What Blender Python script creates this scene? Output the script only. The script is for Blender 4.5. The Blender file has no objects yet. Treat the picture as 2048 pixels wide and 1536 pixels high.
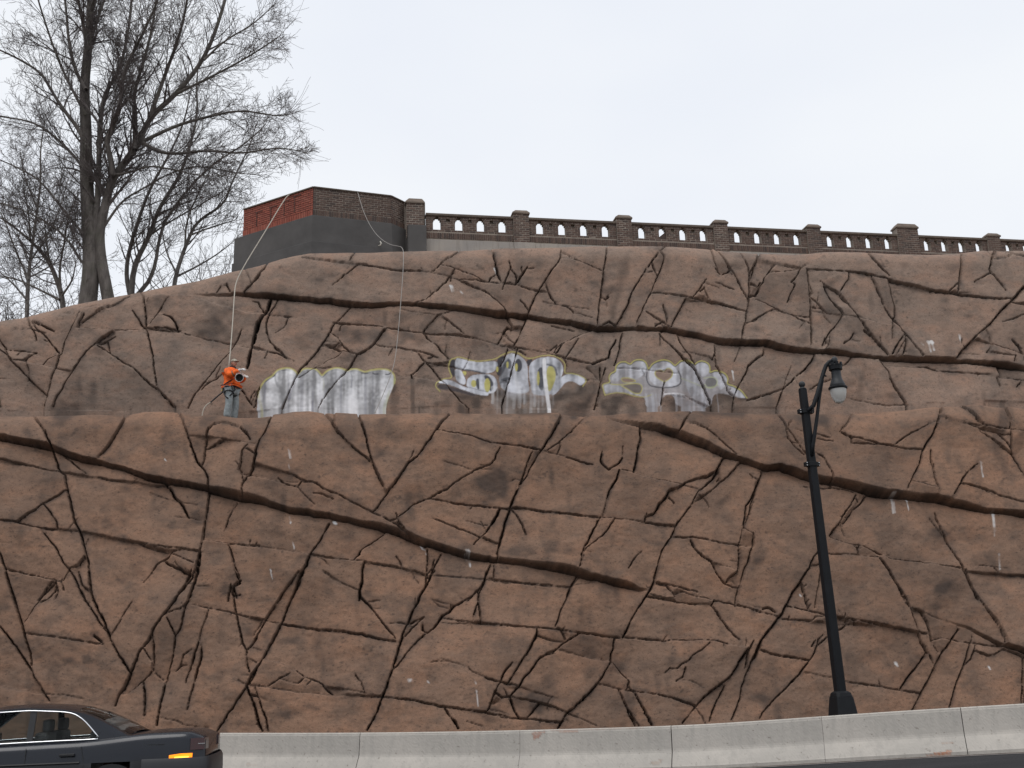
import bpy, math, random
import numpy as np
from mathutils import Vector, Matrix

# ------------------------------------------------------------------ camera, sky, sun, exposure
SC = bpy.context.scene
COL = SC.collection
F = 2100.0                                   # focal length in pixels of a 2048 x 1536 picture
TH = math.atan(584.0 / F)                    # camera tilts up
RO = math.radians(1.9)                       # and rolls a little
CAM = np.array([0.0, 0.0, 1.72])
FW = np.array([0, math.cos(TH), math.sin(TH)])
_r = np.array([1.0, 0, 0]); _u = np.array([0, -math.sin(TH), math.cos(TH)])
RT = math.cos(RO) * _r - math.sin(RO) * _u
UP = math.sin(RO) * _r + math.cos(RO) * _u
cd = bpy.data.cameras.new('camera'); cam = bpy.data.objects.new('camera', cd); COL.objects.link(cam)
cd.sensor_fit = 'HORIZONTAL'; cd.sensor_width = 36.0; cd.lens = 36.0 * F / 2048.0
cd.clip_start = 0.1; cd.clip_end = 3000
cam.matrix_world = Matrix(((RT[0], UP[0], -FW[0], CAM[0]), (RT[1], UP[1], -FW[1], CAM[1]), (RT[2], UP[2], -FW[2], CAM[2]), (0, 0, 0, 1)))
SC.camera = cam

SUN_EL, SUN_AZ = math.radians(70), math.radians(205)     # veiled sun, behind and above the viewer
W = bpy.data.worlds.new('World'); SC.world = W; W.use_nodes = True
nt = W.node_tree; nt.nodes.clear()
wo = nt.nodes.new('ShaderNodeOutputWorld'); bg = nt.nodes.new('ShaderNodeBackground'); bg.inputs['Strength'].default_value = 0.1
sky = nt.nodes.new('ShaderNodeTexSky'); sky.sky_type = 'NISHITA'; sky.sun_disc = False
sky.sun_elevation = SUN_EL; sky.sun_rotation = SUN_AZ; sky.air_density = 1.0; sky.dust_density = 3.0
tc = nt.nodes.new('ShaderNodeTexCoord'); mp = nt.nodes.new('ShaderNodeMapping'); mp.inputs['Scale'].default_value = (1.0, 1.0, 2.2)
nz = nt.nodes.new('ShaderNodeTexNoise'); nz.inputs['Scale'].default_value = 1.7; nz.inputs['Detail'].default_value = 4; nz.inputs['Roughness'].default_value = 0.45
rp = nt.nodes.new('ShaderNodeValToRGB'); rp.color_ramp.elements[0].position = 0.3; rp.color_ramp.elements[1].position = 0.7
rp.color_ramp.elements[0].color = (8.35, 8.8, 9.75, 1); rp.color_ramp.elements[1].color = (9.75, 10.0, 10.3, 1)
mx = nt.nodes.new('ShaderNodeMix'); mx.data_type = 'RGBA'; mx.inputs[0].default_value = 0.93
L = nt.links.new
L(tc.outputs['Generated'], mp.inputs['Vector']); L(mp.outputs['Vector'], nz.inputs['Vector']); L(nz.outputs['Fac'], rp.inputs['Fac'])
L(sky.outputs['Color'], mx.inputs[6]); L(rp.outputs['Color'], mx.inputs[7]); L(mx.outputs[2], bg.inputs['Color']); L(bg.outputs['Background'], wo.inputs['Surface'])
sl = bpy.data.lights.new('sun', 'SUN'); sl.energy = 1.45; sl.angle = math.radians(35); sl.color = (1.0, 0.965, 0.92)
so = bpy.data.objects.new('sun', sl); COL.objects.link(so)
so.rotation_euler = Vector((-math.sin(SUN_AZ) * math.cos(SUN_EL), -math.cos(SUN_AZ) * math.cos(SUN_EL), -math.sin(SUN_EL))).to_track_quat('-Z', 'Y').to_euler()
SC.view_settings.view_transform = 'Standard'; SC.view_settings.look = 'None'
SC.view_settings.exposure = 0.0; SC.view_settings.gamma = 1.0; SC.view_settings.use_curve_mapping = False

# ------------------------------------------------------------------ helpers
rnd = random.Random(7)
rng = np.random.default_rng(11)
V3 = lambda *a: np.array(a, float)

def ray(px, py):
    d = FW + (px - 1024) / F * RT + (768 - py) / F * UP
    return d
def at_y(px, py, y):            # point of the view line of a picture point that lies at ground distance y
    d = ray(px, py); return CAM + d * (y / d[1])
def at_z(px, py, z):
    d = ray(px, py); return CAM + d * ((z - CAM[2]) / d[2])
def at_depth(px, py, dep):
    return CAM + ray(px, py) * dep
def project(P):
    q = P - CAM; f = q @ FW
    return 1024 + F * (q @ RT) / f, 768 - F * (q @ UP) / f

def tag(o, label=None, cat=None, group=None, kind=None):
    if label: o['label'] = label
    if cat: o['category'] = cat
    if group: o['group'] = group
    if kind: o['kind'] = kind
    return o
def origin(o):
    p = V3(0, 0, 0)
    while o is not None:
        p = p + np.array(o.location); o = o.parent
    return p
def thing(name, label, cat, loc, group=None):
    o = bpy.data.objects.new(name, None); COL.objects.link(o); o.location = loc; o.empty_display_size = 0.3
    return tag(o, label, cat, group)
def mesh_from(name, verts, faces, smooth=False, uv=None):
    me = bpy.data.meshes.new(name); me.from_pydata([tuple(v) for v in verts], [], [tuple(f) for f in faces])
    me.update()
    if smooth: me.polygons.foreach_set('use_smooth', [True] * len(me.polygons))
    return me
def obj(name, verts, faces, mat, parent=None, smooth=False, loc=None, label=None, kind=None, bevel=0, autosmooth=False):
    """verts in world space; the object's own origin is its parent's, or loc"""
    o = bpy.data.objects.new(name, None)
    if parent is not None: org = origin(parent)
    else: org = V3(*loc) if loc is not None else V3(0, 0, 0)
    vs = np.asarray(verts, float) - org
    me = mesh_from(name, vs, faces, smooth)
    bpy.data.objects.remove(o)
    o = bpy.data.objects.new(name, me); COL.objects.link(o)
    if mat is not None:
        for m in (mat if isinstance(mat, (list, tuple)) else [mat]): me.materials.append(m)
    if parent is not None: o.parent = parent
    else: o.location = org
    if bevel:
        md = o.modifiers.new('b', 'BEVEL'); md.width = bevel; md.segments = 2; md.limit_method = 'ANGLE'; md.angle_limit = math.radians(35)
    if label: o['label'] = label
    if kind: o['kind'] = kind
    return o

class MB:
    def __init__(s): s.v = []; s.f = []
    def add(s, vs, fs):
        b = len(s.v); s.v.extend([np.asarray(v, float) for v in vs]); s.f.extend([tuple(i + b for i in f) for f in fs]); return s
    def box(s, c, half, ax=None):
        """c centre, half sizes, ax = 3 axis vectors"""
        if ax is None: ax = (V3(1, 0, 0), V3(0, 1, 0), V3(0, 0, 1))
        c = np.asarray(c, float); vs = []
        for k in range(8):
            sx, sy, sz = (1 if k & 1 else -1), (1 if k & 2 else -1), (1 if k & 4 else -1)
            vs.append(c + ax[0] * half[0] * sx + ax[1] * half[1] * sy + ax[2] * half[2] * sz)
        return s.add(vs, [(0, 2, 3, 1), (4, 5, 7, 6), (0, 1, 5, 4), (2, 6, 7, 3), (0, 4, 6, 2), (1, 3, 7, 5)])
    def tube(s, pts, radii, n=8, cap=True, sq=None):
        pts = [np.asarray(p, float) for p in pts]
        if np.isscalar(radii): radii = [radii] * len(pts)
        t0 = pts[1] - pts[0]; t0 /= np.linalg.norm(t0) + 1e-12
        a = np.cross(t0, V3(0, 1, 0.01)); 
        if np.linalg.norm(a) < 1e-3: a = np.cross(t0, V3(1, 0, 0))
        a /= np.linalg.norm(a); vs = []
        for i, p in enumerate(pts):
            t = pts[min(i + 1, len(pts) - 1)] - pts[max(i - 1, 0)]; t /= np.linalg.norm(t) + 1e-12
            a = a - t * (a @ t); a /= np.linalg.norm(a) + 1e-12; b = np.cross(t, a)
            for k in range(n):
                w = 2 * math.pi * (k + 0.5) / n
                vs.append(p + radii[i] * (math.cos(w) * a + math.sin(w) * b))
        fs = []
        for i in range(len(pts) - 1):
            for k in range(n):
                fs.append((i * n + k, i * n + (k + 1) % n, (i + 1) * n + (k + 1) % n, (i + 1) * n + k))
        if cap:
            fs.append(tuple(range(n - 1, -1, -1))); fs.append(tuple(range((len(pts) - 1) * n, len(pts) * n)))
        return s.add(vs, fs)
    def lathe(s, c, prof, n=20, ax=V3(0, 0, 1)):
        """prof = [(r, h)] along axis ax from c"""
        ax = ax / np.linalg.norm(ax); a = np.cross(ax, V3(0, 1, 0.02)); a /= np.linalg.norm(a); b = np.cross(ax, a)
        vs = []
        for r, h in prof:
            for k in range(n):
                w = 2 * math.pi * k / n; vs.append(np.asarray(c) + ax * h + max(r, 1e-4) * (math.cos(w) * a + math.sin(w) * b))
        fs = [(i * n + k, i * n + (k + 1) % n, (i + 1) * n + (k + 1) % n, (i + 1) * n + k) for i in range(len(prof) - 1) for k in range(n)]
        fs.append(tuple(range(n - 1, -1, -1))); fs.append(tuple(range((len(prof) - 1) * n, len(prof) * n)))
        return s.add(vs, fs)
    def prism(s, poly_bot, poly_top):
        n = len(poly_bot)
        return s.add(list(poly_bot) + list(poly_top), [tuple(range(n - 1, -1, -1)), tuple(range(n, 2 * n))] + [(i, (i + 1) % n, n + (i + 1) % n, n + i) for i in range(n)])
    def build(s, name, mat, parent=None, **kw): return obj(name, s.v, s.f, mat, parent, **kw)

# ------------------------------------------------------------------ materials
def new_mat(name):
    m = bpy.data.materials.new(name); m.use_nodes = True; t = m.node_tree
    return m, t, t.nodes['Principled BSDF']
def nd(t, typ, **kw):
    n = t.nodes.new(typ)
    for k, v in kw.items():
        if k in n.inputs.keys(): n.inputs[k].default_value = v
        else: setattr(n, k, v)
    return n
def mixc(t, fac, a, b, mode='MIX'):
    n = t.nodes.new('ShaderNodeMix'); n.data_type = 'RGBA'; n.blend_type = mode
    for i, x in ((0, fac), (6, a), (7, b)):
        if hasattr(x, 'is_output') or isinstance(x, bpy.types.NodeSocket): t.links.new(x, n.inputs[i])
        elif i == 0: n.inputs[0].default_value = x
        else: n.inputs[i].default_value = (*x, 1) if len(x) == 3 else x
    return n.outputs[2]
def noise(t, scale, detail=5, rough=0.55, stretch=None, w=0.0):
    tcn = t.nodes.new('ShaderNodeTexCoord'); m = t.nodes.new('ShaderNodeMapping'); m.inputs['Location'].default_value = (w, w * 0.7, w * 1.3)
    if stretch: m.inputs['Scale'].default_value = stretch
    n = t.nodes.new('ShaderNodeTexNoise'); n.inputs['Scale'].default_value = scale; n.inputs['Detail'].default_value = detail; n.inputs['Roughness'].default_value = rough
    t.links.new(tcn.outputs['Object'], m.inputs['Vector']); t.links.new(m.outputs['Vector'], n.inputs['Vector'])
    return n.outputs['Fac']
def ramp(t, src, *stops):
    r = t.nodes.new('ShaderNodeValToRGB'); e = r.color_ramp.elements
    while len(e) < len(stops): e.new(0.5)
    for x, (p, c) in zip(e, stops):
        x.position = p; x.color = (c, c, c, 1) if np.isscalar(c) else (*c, 1)
    t.links.new(src, r.inputs['Fac']); return r.outputs['Color']
def bump(t, b, src, strength=0.3, dist=0.02, prev=None):
    n = t.nodes.new('ShaderNodeBump'); n.inputs['Strength'].default_value = strength; n.inputs['Distance'].default_value = dist
    t.links.new(src, n.inputs['Height'])
    if prev is not None: t.links.new(prev, n.inputs['Normal'])
    t.links.new(n.outputs['Normal'], b.inputs['Normal']); return n.outputs['Normal']
def attr(t, name):
    a = t.nodes.new('ShaderNodeAttribute'); a.attribute_name = name; return a
def plain(name, col, rough=0.6, metal=0.0, var=0.15, scale=6, spec=0.5, bmp=0.0):
    m, t, b = new_mat(name)
    n = noise(t, scale, 6, 0.6)
    c = mixc(t, ramp(t, n, (0.3, 0.0), (0.7, 1.0)), tuple(x * (1 - var) for x in col), tuple(min(1, x * (1 + var)) for x in col))
    t.links.new(c, b.inputs['Base Color']); b.inputs['Roughness'].default_value = rough; b.inputs['Metallic'].default_value = metal
    b.inputs['Specular IOR Level'].default_value = spec
    if bmp: bump(t, b, noise(t, scale * 8, 4), bmp, 0.01)
    return m

def rock_mat(name, ca, cb, cc, dark):
    m, t, b = new_mat(name)
    n1 = noise(t, 0.32, 6, 0.6); n2 = noise(t, 0.9, 7, 0.65, (1, 1, 1.8), 5); n3 = noise(t, 1.9, 8, 0.68, (0.9, 0.9, 1.5), 9)
    n4 = noise(t, 14, 5, 0.7, (1, 1, 1.6), 3); n5 = noise(t, 60, 3, 0.6); n6 = noise(t, 0.55, 3, 0.5, (3.2, 3.2, 0.35), 17)
    n7 = noise(t, 4.2, 7, 0.72, (0.95, 0.95, 1.3), 31); n8 = noise(t, 1.4, 6, 0.7, (1.0, 1.0, 1.3), 41)
    c = mixc(t, ramp(t, n1, (0.38, 0.0), (0.62, 1.0)), ca, cb)
    c = mixc(t, ramp(t, n2, (0.46, 0.0), (0.66, 0.9)), c, cc)
    c = mixc(t, ramp(t, n8, (0.50, 0.0), (0.68, 0.70)), c, dark)
    c = mixc(t, ramp(t, n3, (0.50, 0.0), (0.70, 0.5)), c, dark)
    c = mixc(t, ramp(t, n6, (0.52, 0.0), (0.72, 0.5)), c, dark)
    c = mixc(t, ramp(t, n7, (0.56, 0.0), (0.74, 0.5)), c, tuple(x * 0.6 for x in dark))
    c = mixc(t, ramp(t, n7, (0.28, 0.28), (0.42, 0.0)), c, tuple(min(1, x * 1.18) for x in ca))
    c = mixc(t, ramp(t, n4, (0.55, 0.0), (0.68, 0.8)), c, tuple(x * 0.45 for x in dark))
    c = mixc(t, ramp(t, n5, (0.3, 0.55), (0.62, 0.0)), c, tuple(x * 0.4 for x in ca), 'MIX')
    st = attr(t, 'stain')                       # soot, run-off marks and the black tone along joints and steps
    c = mixc(t, st.outputs['Fac'], c, (0.032, 0.027, 0.025))
    p = attr(t, 'paint')                        # spray paint and droppings
    c = mixc(t, p.outputs['Alpha'], c, p.outputs['Color'])
    t.links.new(c, b.inputs['Base Color'])
    b.inputs['Roughness'].default_value = 0.88; b.inputs['Specular IOR Level'].default_value = 0.25
    nn = bump(t, b, n3, 0.16, 0.05); nn = bump(t, b, n4, 0.28, 0.02, nn); bump(t, b, n5, 0.35, 0.006, nn)
    return m
M = {}
M['rock_low'] = rock_mat('carved_rock_brown', (0.265, 0.157, 0.104), (0.223, 0.143, 0.102), (0.29, 0.16, 0.101), (0.113, 0.081, 0.064))
M['rock_up'] = rock_mat('carved_rock_greyer', (0.304, 0.204, 0.152), (0.264, 0.194, 0.153), (0.321, 0.2, 0.143), (0.145, 0.117, 0.1))
def brick_mat(name, cols, paint=None):
    m, t, b = new_mat(name)
    a = attr(t, 'tint'); n = noise(t, 9, 6, 0.65); n2 = noise(t, 40, 4, 0.6)
    c = ramp(t, a.outputs['Fac'], *[(i / (len(cols) - 1), k) for i, k in enumerate(cols)])
    c = mixc(t, ramp(t, n, (0.4, 0.0), (0.75, 0.55)), c, tuple(x * 0.5 for x in cols[0]))
    t.links.new(c, b.inputs['Base Color']); b.inputs['Roughness'].default_value = 0.85
    bump(t, b, n2, 0.5, 0.006); return m
M['brick'] = brick_mat('dark_brown_brick', [(0.075, 0.05, 0.041), (0.12, 0.076, 0.058), (0.095, 0.057, 0.044), (0.15, 0.097, 0.074), (0.068, 0.047, 0.04)])
M['red_brick'] = brick_mat('red_painted_brick', [(0.29, 0.078, 0.05), (0.35, 0.095, 0.06), (0.26, 0.068, 0.045), (0.33, 0.105, 0.07)])
M['mortar'] = plain('pale_mortar', (0.25, 0.21, 0.175), 0.95, var=0.25, scale=3)
M['red_mortar'] = plain('dark_mortar', (0.085, 0.04, 0.032), 0.95, var=0.3, scale=4)
M['coping'] = plain('coping_stone', (0.12, 0.095, 0.075), 0.9, var=0.25, scale=4, bmp=0.3)
M['pier_cap'] = plain('pier_cap_stone', (0.155, 0.12, 0.095), 0.9, var=0.25, scale=4, bmp=0.3)
M['grey_render'] = plain('grey_painted_render', (0.080, 0.075, 0.072), 0.8, var=0.25, scale=0.9, bmp=0.2)
M['grey_render2'] = plain('grey_painted_render_plinth', (0.074, 0.070, 0.068), 0.8, var=0.25, scale=1.3, bmp=0.2)
M['soil'] = plain('soil', (0.10, 0.075, 0.05), 0.95, var=0.4, scale=1.5, bmp=0.5)
M['lamp_black'] = plain('black_lamp_paint', (0.008, 0.009, 0.011), 0.5, var=0.2, scale=5, spec=0.2)
M['lamp_grey'] = plain('weathered_lamp_casting', (0.028, 0.030, 0.033), 0.5, var=0.35, scale=9, spec=0.3)
M['bolt'] = plain('zinc_bolt', (0.55, 0.55, 0.56), 0.35, 0.7)
# ------------------------------------------------------------------ the joints carved into the rock facing, surveyed in patches
CROPS = {'U1': (0, 480, 3.938), 'U2': (500, 480, 3.938), 'U3': (1000, 480, 3.938), 'U4': (1500, 480, 3.737),
         'L1': (0, 800, 3.8404), 'L2': (500, 800, 3.8404), 'L3': (1000, 800, 3.8404), 'L4': (1500, 800, 3.737),
         'B1': (0, 1140, 3.879), 'B2': (500, 1140, 3.879), 'B3': (1000, 1140, 3.879), 'B4': (1500, 1140, 3.737)}
JOINTS = {
'U1': """b 0,880 60,920 100,970 185,1050 240,1115 300,1165 362,1215
b 0,790 60,880
c 60,880 170,885 235,890 290,895
b 120,970 200,965 235,930 285,895
a 120,970 300,980 400,1000 560,1030
b 340,985 375,940 440,905
c 250,640 320,665 420,715
b 250,640 280,690 330,730 400,810 465,890
b 215,610 235,680 270,730 285,790
a 100,710 240,700
b 600,600 570,660 540,720 510,780 490,870 465,910 440,1000 410,1080 385,1180 350,1290 345,1330
c 615,560 600,600
b 615,560 655,575 620,640 610,685 700,685 880,690 1040,690 1150,695 1250,710 1400,725 1500,745
a 1500,745 1600,770 1740,800 1830,820 1960,850 2048,860
c 660,510 760,490 860,495 940,450 1020,400
b 640,640 700,590 800,520 860,495
c 880,715 800,760 740,810 690,860 630,930 580,1010 520,1100 490,1170 440,1240 415,1310
b 760,820 860,880 950,945 1050,1010 1130,1090 1200,1155 1250,1185 1300,1240 1370,1320 1400,1340
b 860,880 840,790 790,800
b 760,810 830,780 900,745
b 1090,350 1120,400 1130,500 1145,600 1150,690 1175,790 1195,870 1215,970 1225,1060 1240,1160
a 1130,415 1300,410 1400,415 1480,425
b 1700,405 1730,360 1780,340 1810,400
a 1520,435 1640,475 1740,510 1850,535 1960,565 2048,570
c 1180,650 1230,580 1265,520
a 1265,520 1320,440
c 1285,580 1340,600 1380,650 1400,720
b 1030,530 1070,590 1110,660 1140,690
c 1215,690 1300,690 1420,715
b 1900,710 1870,790 1830,850 1780,920 1710,1000 1640,1090 1580,1170 1530,1250 1490,1340
b 1760,1060 1700,1110 1640,1140 1590,1190
d 1950,1020 1975,880 1995,790 2020,680 2048,620
b 1910,1200 1960,1280 2005,1340
b 2015,1330 2030,1240 2048,1180
a 0,1110 60,1110
b 0,1260 15,1330
c 1920,410 1980,350 2048,270""",
'U2': """c 410,140 520,150 640,165 780,180 900,195 1020,215 1130,235 1250,245 1350,250
a 1350,250 1450,270 1570,300
b 1570,300 1700,320 1880,340 1960,350 2048,345
b 785,165 800,120 840,75
b 860,185 800,240 740,280 690,330
a 690,330 650,360
c 0,360 60,280 110,220 140,180
b 1440,255 1490,210 1560,150 1640,100 1700,60
b 1510,205 1620,235 1700,260 1780,300 1870,340
b 1880,340 1890,310 1940,280
c 1870,65 1920,120 1930,200 1950,280 1980,350
b 1570,300 1540,350 1480,400 1430,440 1390,480 1340,495 1280,515
b 1620,310 1700,350 1780,385
c 1780,385 1850,410 1900,450
b 1900,450 1950,490 2000,540 2030,590
d 160,450 140,540 100,590 70,660 50,740 30,820
b 30,820 10,870 0,930
b 220,455 190,520 150,580 125,650 130,720 160,800 200,850 240,880 280,935
a 0,570 100,575 200,585 330,595
b 270,595 330,597
b 20,470 60,480 100,555
a 30,860 150,880
c 150,885 220,895 290,940
a 290,940 350,965
b 790,510 750,560 700,620 660,650
c 650,640 760,650 850,655 960,665 1080,685 1200,705 1360,730 1500,745 1650,755 1760,775
a 1760,775 1860,795 1960,820 2048,835
c 660,650 630,720 590,790 560,830 510,900 450,970 410,1020 370,1080
b 370,1080 340,1160 310,1220 280,1290 250,1360
b 630,720 690,760 720,810 770,870 820,905
b 720,810 660,845 570,825
b 560,830 640,850 720,880 790,890 840,905
c 1080,690 1040,730 1010,780 970,830 920,870 870,900 840,915
b 840,915 820,960 790,1010 750,1060 700,1110 660,1160 620,1210 570,1280 540,1345
b 720,890 680,925 620,950 580,980 520,1010 450,1060 390,1100
b 990,825 1080,845 1200,865 1300,885 1400,910 1480,940
b 1310,890 1350,940 1390,985 1440,1030 1490,1100 1540,1140 1580,1200 1650,1280 1730,1345
c 1370,985 1330,1020 1310,1050 1270,1080 1275,1110
b 1390,985 1500,995 1600,1005 1680,1025
b 1400,950 1440,930
b 1480,990 1560,970
a 1160,1090 1300,1095 1400,1110 1490,1130
b 1580,560 1540,580 1480,595 1440,640 1390,690 1365,725
a 1180,545 1300,570 1400,580 1480,595
b 1365,735 1410,790 1450,820 1500,880 1560,940
b 1520,615 1580,660 1640,710 1690,755
b 2010,690 1980,760 1950,815
b 2048,680 2000,700 2030,760 2048,790
a 1930,730 2000,715""",
'U3': """c 810,670 860,640 900,670
c 1220,690 1270,660 1320,700
b 480,95 470,160 430,220 390,270 350,330 310,390 270,460 240,540 215,600 180,680 150,760 110,830
b 490,110 560,150 650,190 750,230 810,255
b 470,155 600,170
b 845,45 835,120 825,190 815,260 805,330 795,400 785,480 775,580 770,680
c 790,450 830,470 855,450
b 355,335 380,400 410,460 440,500
a 340,480 440,505 560,530 700,550
b 440,505 530,530 580,580 640,585
b 0,340 60,355 120,360 200,380 300,400 370,410
b 70,180 85,240 130,300 120,360
c 215,220 180,270 150,320 120,360
c 1320,60 1250,110 1200,170
b 1200,170 1160,230 1120,290 1080,350 1040,410 1010,500 970,570 930,640 910,670
b 1240,85 1290,150 1270,220 1240,290 1200,380 1170,450 1130,530 1100,600 1070,680
b 1190,180 1205,240 1230,300
b 1130,270 1200,265
b 1180,425 1260,430 1350,445 1460,465 1580,480
c 1580,480 1700,505 1800,535 1900,565 1940,580
b 1125,555 1200,610 1260,655
b 1460,475 1430,520 1410,570 1380,620 1350,680 1340,700
b 1620,325 1580,380 1540,430 1510,465
d 1570,420 1600,395
b 1600,390 1620,440 1640,480
b 1690,350 1760,375 1840,400
a 1620,360 1720,395
c 1680,85 1730,130 1780,190
b 1780,190 1820,250 1860,310 1890,370 1920,430 1945,490
c 1690,240 1740,285 1790,265 1815,240
b 1890,110 1930,170 1955,230 1965,300 1960,400 1960,480 1940,570 1930,640 1910,700 1895,770 1885,825
b 2040,100 2020,170 1980,240 1965,290
b 1970,350 2030,375 2048,340
c 1965,450 2010,440 2048,385
b 1930,670 1990,650 2048,610
b 20,720 50,760 90,800 115,815
c 30,720 60,670 90,690 140,680
b 720,700 640,735 560,780 510,800 450,840 430,880
b 510,800 470,850 440,890
b 450,820 400,860 370,865
b 410,660 500,680 590,705
b 0,830 100,845 200,860
a 200,860 360,880 440,905
b 440,905 520,930 620,950 730,975
d 730,975 800,940 860,920
c 860,920 870,860 900,810 920,770
b 970,720 950,800 940,870 920,940 900,990
a 680,1000 740,1050 800,1110
b 800,1110 790,1000
b 800,1110 830,1010
b 800,1110 780,1200 750,1320
b 1250,740 1290,800 1350,850
c 1350,850 1400,900 1440,950 1500,1000 1540,1040 1580,1120 1610,1180 1640,1260 1660,1320
b 1395,750 1420,820 1460,880 1500,930 1530,1000
a 1480,890 1560,910 1640,925 1670,950
b 1690,830 1690,900 1670,950
b 1690,910 1700,1000 1720,1030 1770,1130 1790,1200 1830,1230
b 1840,1240 1830,1330
a 1890,840 1870,900 1840,970
b 2048,920 1990,970 1950,1000 1930,1060 1890,1130 1850,1220 1840,1250
a 920,1010 1100,1025 1270,1045 1400,1060
b 1290,1130 1275,1230 1260,1320
c 1940,1275 2000,1260 2048,1235
a 1270,1210 1370,1225 1450,1235 1540,1280 1660,1325
b 140,850 115,950 80,1080 50,1180 20,1290 15,1345
b 60,860 20,960 0,1000""",
'U4': """b 70,90 50,150 20,240 0,300
b 190,180 150,230 110,280 90,330 60,370
c 0,340 60,365
a 100,155 190,175
b 190,175 260,180 360,200 430,210 560,220
c 560,220 700,235 830,250 920,265 1000,285 1060,310
b 1060,310 1150,330 1250,350 1350,380
c 1350,380 1480,400 1600,420 1700,440 1800,460 1920,465
b 150,240 250,230 330,215 380,205
b 430,210 440,300 450,400 455,500 450,600 450,700 445,800
b 380,210 350,270 310,310 340,330 310,390 280,460
b 60,375 40,420 0,435
b 40,445 120,475 200,515 300,560 440,580
b 300,560 360,600 440,635
b 0,620 60,580 130,545 200,515
b 455,420 500,460 540,510 580,550
c 470,505 540,510
a 455,530 580,550 690,565
b 530,300 580,345 640,380 680,430 720,480 770,540 810,590 850,650 900,710 940,760
c 940,760 990,810 1030,865
c 555,340 590,420 630,480 670,530 690,560
b 690,565 650,630 600,690 560,750 530,800
b 550,745 575,810
a 690,570 790,585 880,600 960,620 1080,635
c 690,790 740,755 775,700
b 740,240 735,300 700,350 670,400
b 910,270 940,350 970,420 1000,490 1050,560 1090,610 1150,690 1200,760 1250,830 1280,880
c 890,105 940,160 990,220 1040,270
b 1035,330 1060,420 1085,500 1090,560 1075,590
c 850,680 900,720
b 1150,710 1100,780 1060,860
b 1160,710 1160,780 1130,870
a 1090,860 1150,760
b 1580,110 1575,200 1560,300 1550,400
b 1550,330 1480,395
c 1830,85 1920,105 2000,130 2048,150
c 1830,90 1800,150 1780,230 1790,260
b 1790,260 1840,320 1870,360 1895,400
b 1790,260 1730,290 1670,325
b 1800,155 1890,150 1950,120
d 2048,360 2000,400 1940,470
c 1940,470 1880,530 1820,590 1760,660 1690,720 1620,790 1570,840 1525,900
c 1930,480 2000,500 2048,505
b 1870,630 1950,610 2010,580 2048,560
c 1940,765 1990,810 2020,870
b 1680,760 1770,790 1850,820 1960,850 2048,885
b 1790,810 1750,860 1830,880 1900,885 1960,890 1940,935
a 1570,855 1700,875
c 480,860 450,920 400,980 330,1040 270,1100
b 270,1100 240,1130 150,1160
c 150,1160 80,1180 0,1200
a 300,955 270,1030 240,1120
b 240,1120 210,1200 190,1270
b 100,820 90,870 0,930
b 770,860 730,910 690,945
b 970,880 1000,930 1040,980 1050,1030
c 1050,1030 1080,1090 1120,1150 1150,1200 1175,1250
a 720,1180 820,1200 920,1220
b 920,1220 1020,1235 1160,1230
a 1000,930 1120,940 1250,945
c 1250,945 1330,955 1400,985
b 1400,985 1500,995 1640,1010 1780,1020
c 1830,960 1850,1020
b 1840,1040 1940,1045 2048,1060
b 1830,1045 1850,1110
b 2020,1060 1980,1110
b 600,1050 500,1090 440,1130""",
'L1': """c 265,110 310,190 350,260 380,330 400,400 430,480 450,530
b 450,530 490,560 500,640 520,720
c 520,720 540,810 560,900 590,970 620,1040 640,1120
b 640,1120 660,1200 675,1290 690,1400 700,1480 715,1536
c 1000,70 960,120 920,190 880,260 840,320 790,390 750,440
b 1360,70 1385,130 1410,190 1440,260 1465,330
c 1465,330 1490,410 1520,490 1570,550 1600,610
b 1600,610 1605,690 1600,780 1590,850 1570,950 1560,1040 1545,1110 1530,1200
c 1590,300 1600,250 1650,210 1750,195 1850,230 1910,290 1925,325
b 1590,300 1580,380 1570,470 1550,520
a 1440,290 1550,300 1700,315 1850,340 1997,365
b 1590,385 1650,360 1720,325
b 1910,370 1870,410 1860,490 1840,570
b 1890,400 1950,440 1980,460
b 1980,440 1950,560 1900,640 1870,680 1865,770
b 1860,570 1880,660
b 0,455 120,475 260,495 380,520 450,535
a 450,535 550,550 700,575
b 740,575 850,600 950,610
a 950,610 1050,615 1180,640
b 1180,640 1260,640
b 460,390 530,440 600,510 650,545
c 505,670 440,720 370,760 320,790 270,840 210,880 140,945
c 0,940 140,950 280,975 430,985
a 430,985 590,995
b 325,790 380,850 430,930 440,985
b 320,1000 360,1050 400,1100 440,1160 480,1240 530,1300 570,1370 600,1440 640,1500
b 640,1190 600,1260 530,1290 510,1330 480,1385 440,1390
c 0,1180 40,1290 60,1370 90,1480 105,1536
b 45,1295 150,1320 280,1350 440,1385
b 430,1385 380,1440 330,1500 290,1536
c 1270,635 1310,680 1340,740 1400,800 1430,860 1450,900
a 1140,690 1250,735 1400,780 1510,800
a 1340,885 1450,900 1540,920
a 620,1000 800,1035 980,1075
b 980,1075 1060,1090 1150,1110 1300,1140 1420,1150 1530,1165
b 1060,1095 1150,1130 1290,1170
b 1420,1150 1330,1165 1290,1210 1200,1260 1160,1330
a 1160,1330 1100,1400
b 1310,1180 1400,1220 1490,1260
c 1270,1240 1350,1290 1450,1340
c 1530,1180 1510,1290 1480,1370 1430,1430 1380,1490 1350,1536
c 1540,1170 1530,1280 1500,1370 1490,1420 1450,1536
b 1560,1070 1700,1090 1850,1105 1997,1120
b 1750,1100 1780,1190 1810,1290 1840,1370
c 1850,1380 1800,1420 1780,1480 1820,1520
a 1820,790 1760,900 1720,1000""",
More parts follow.
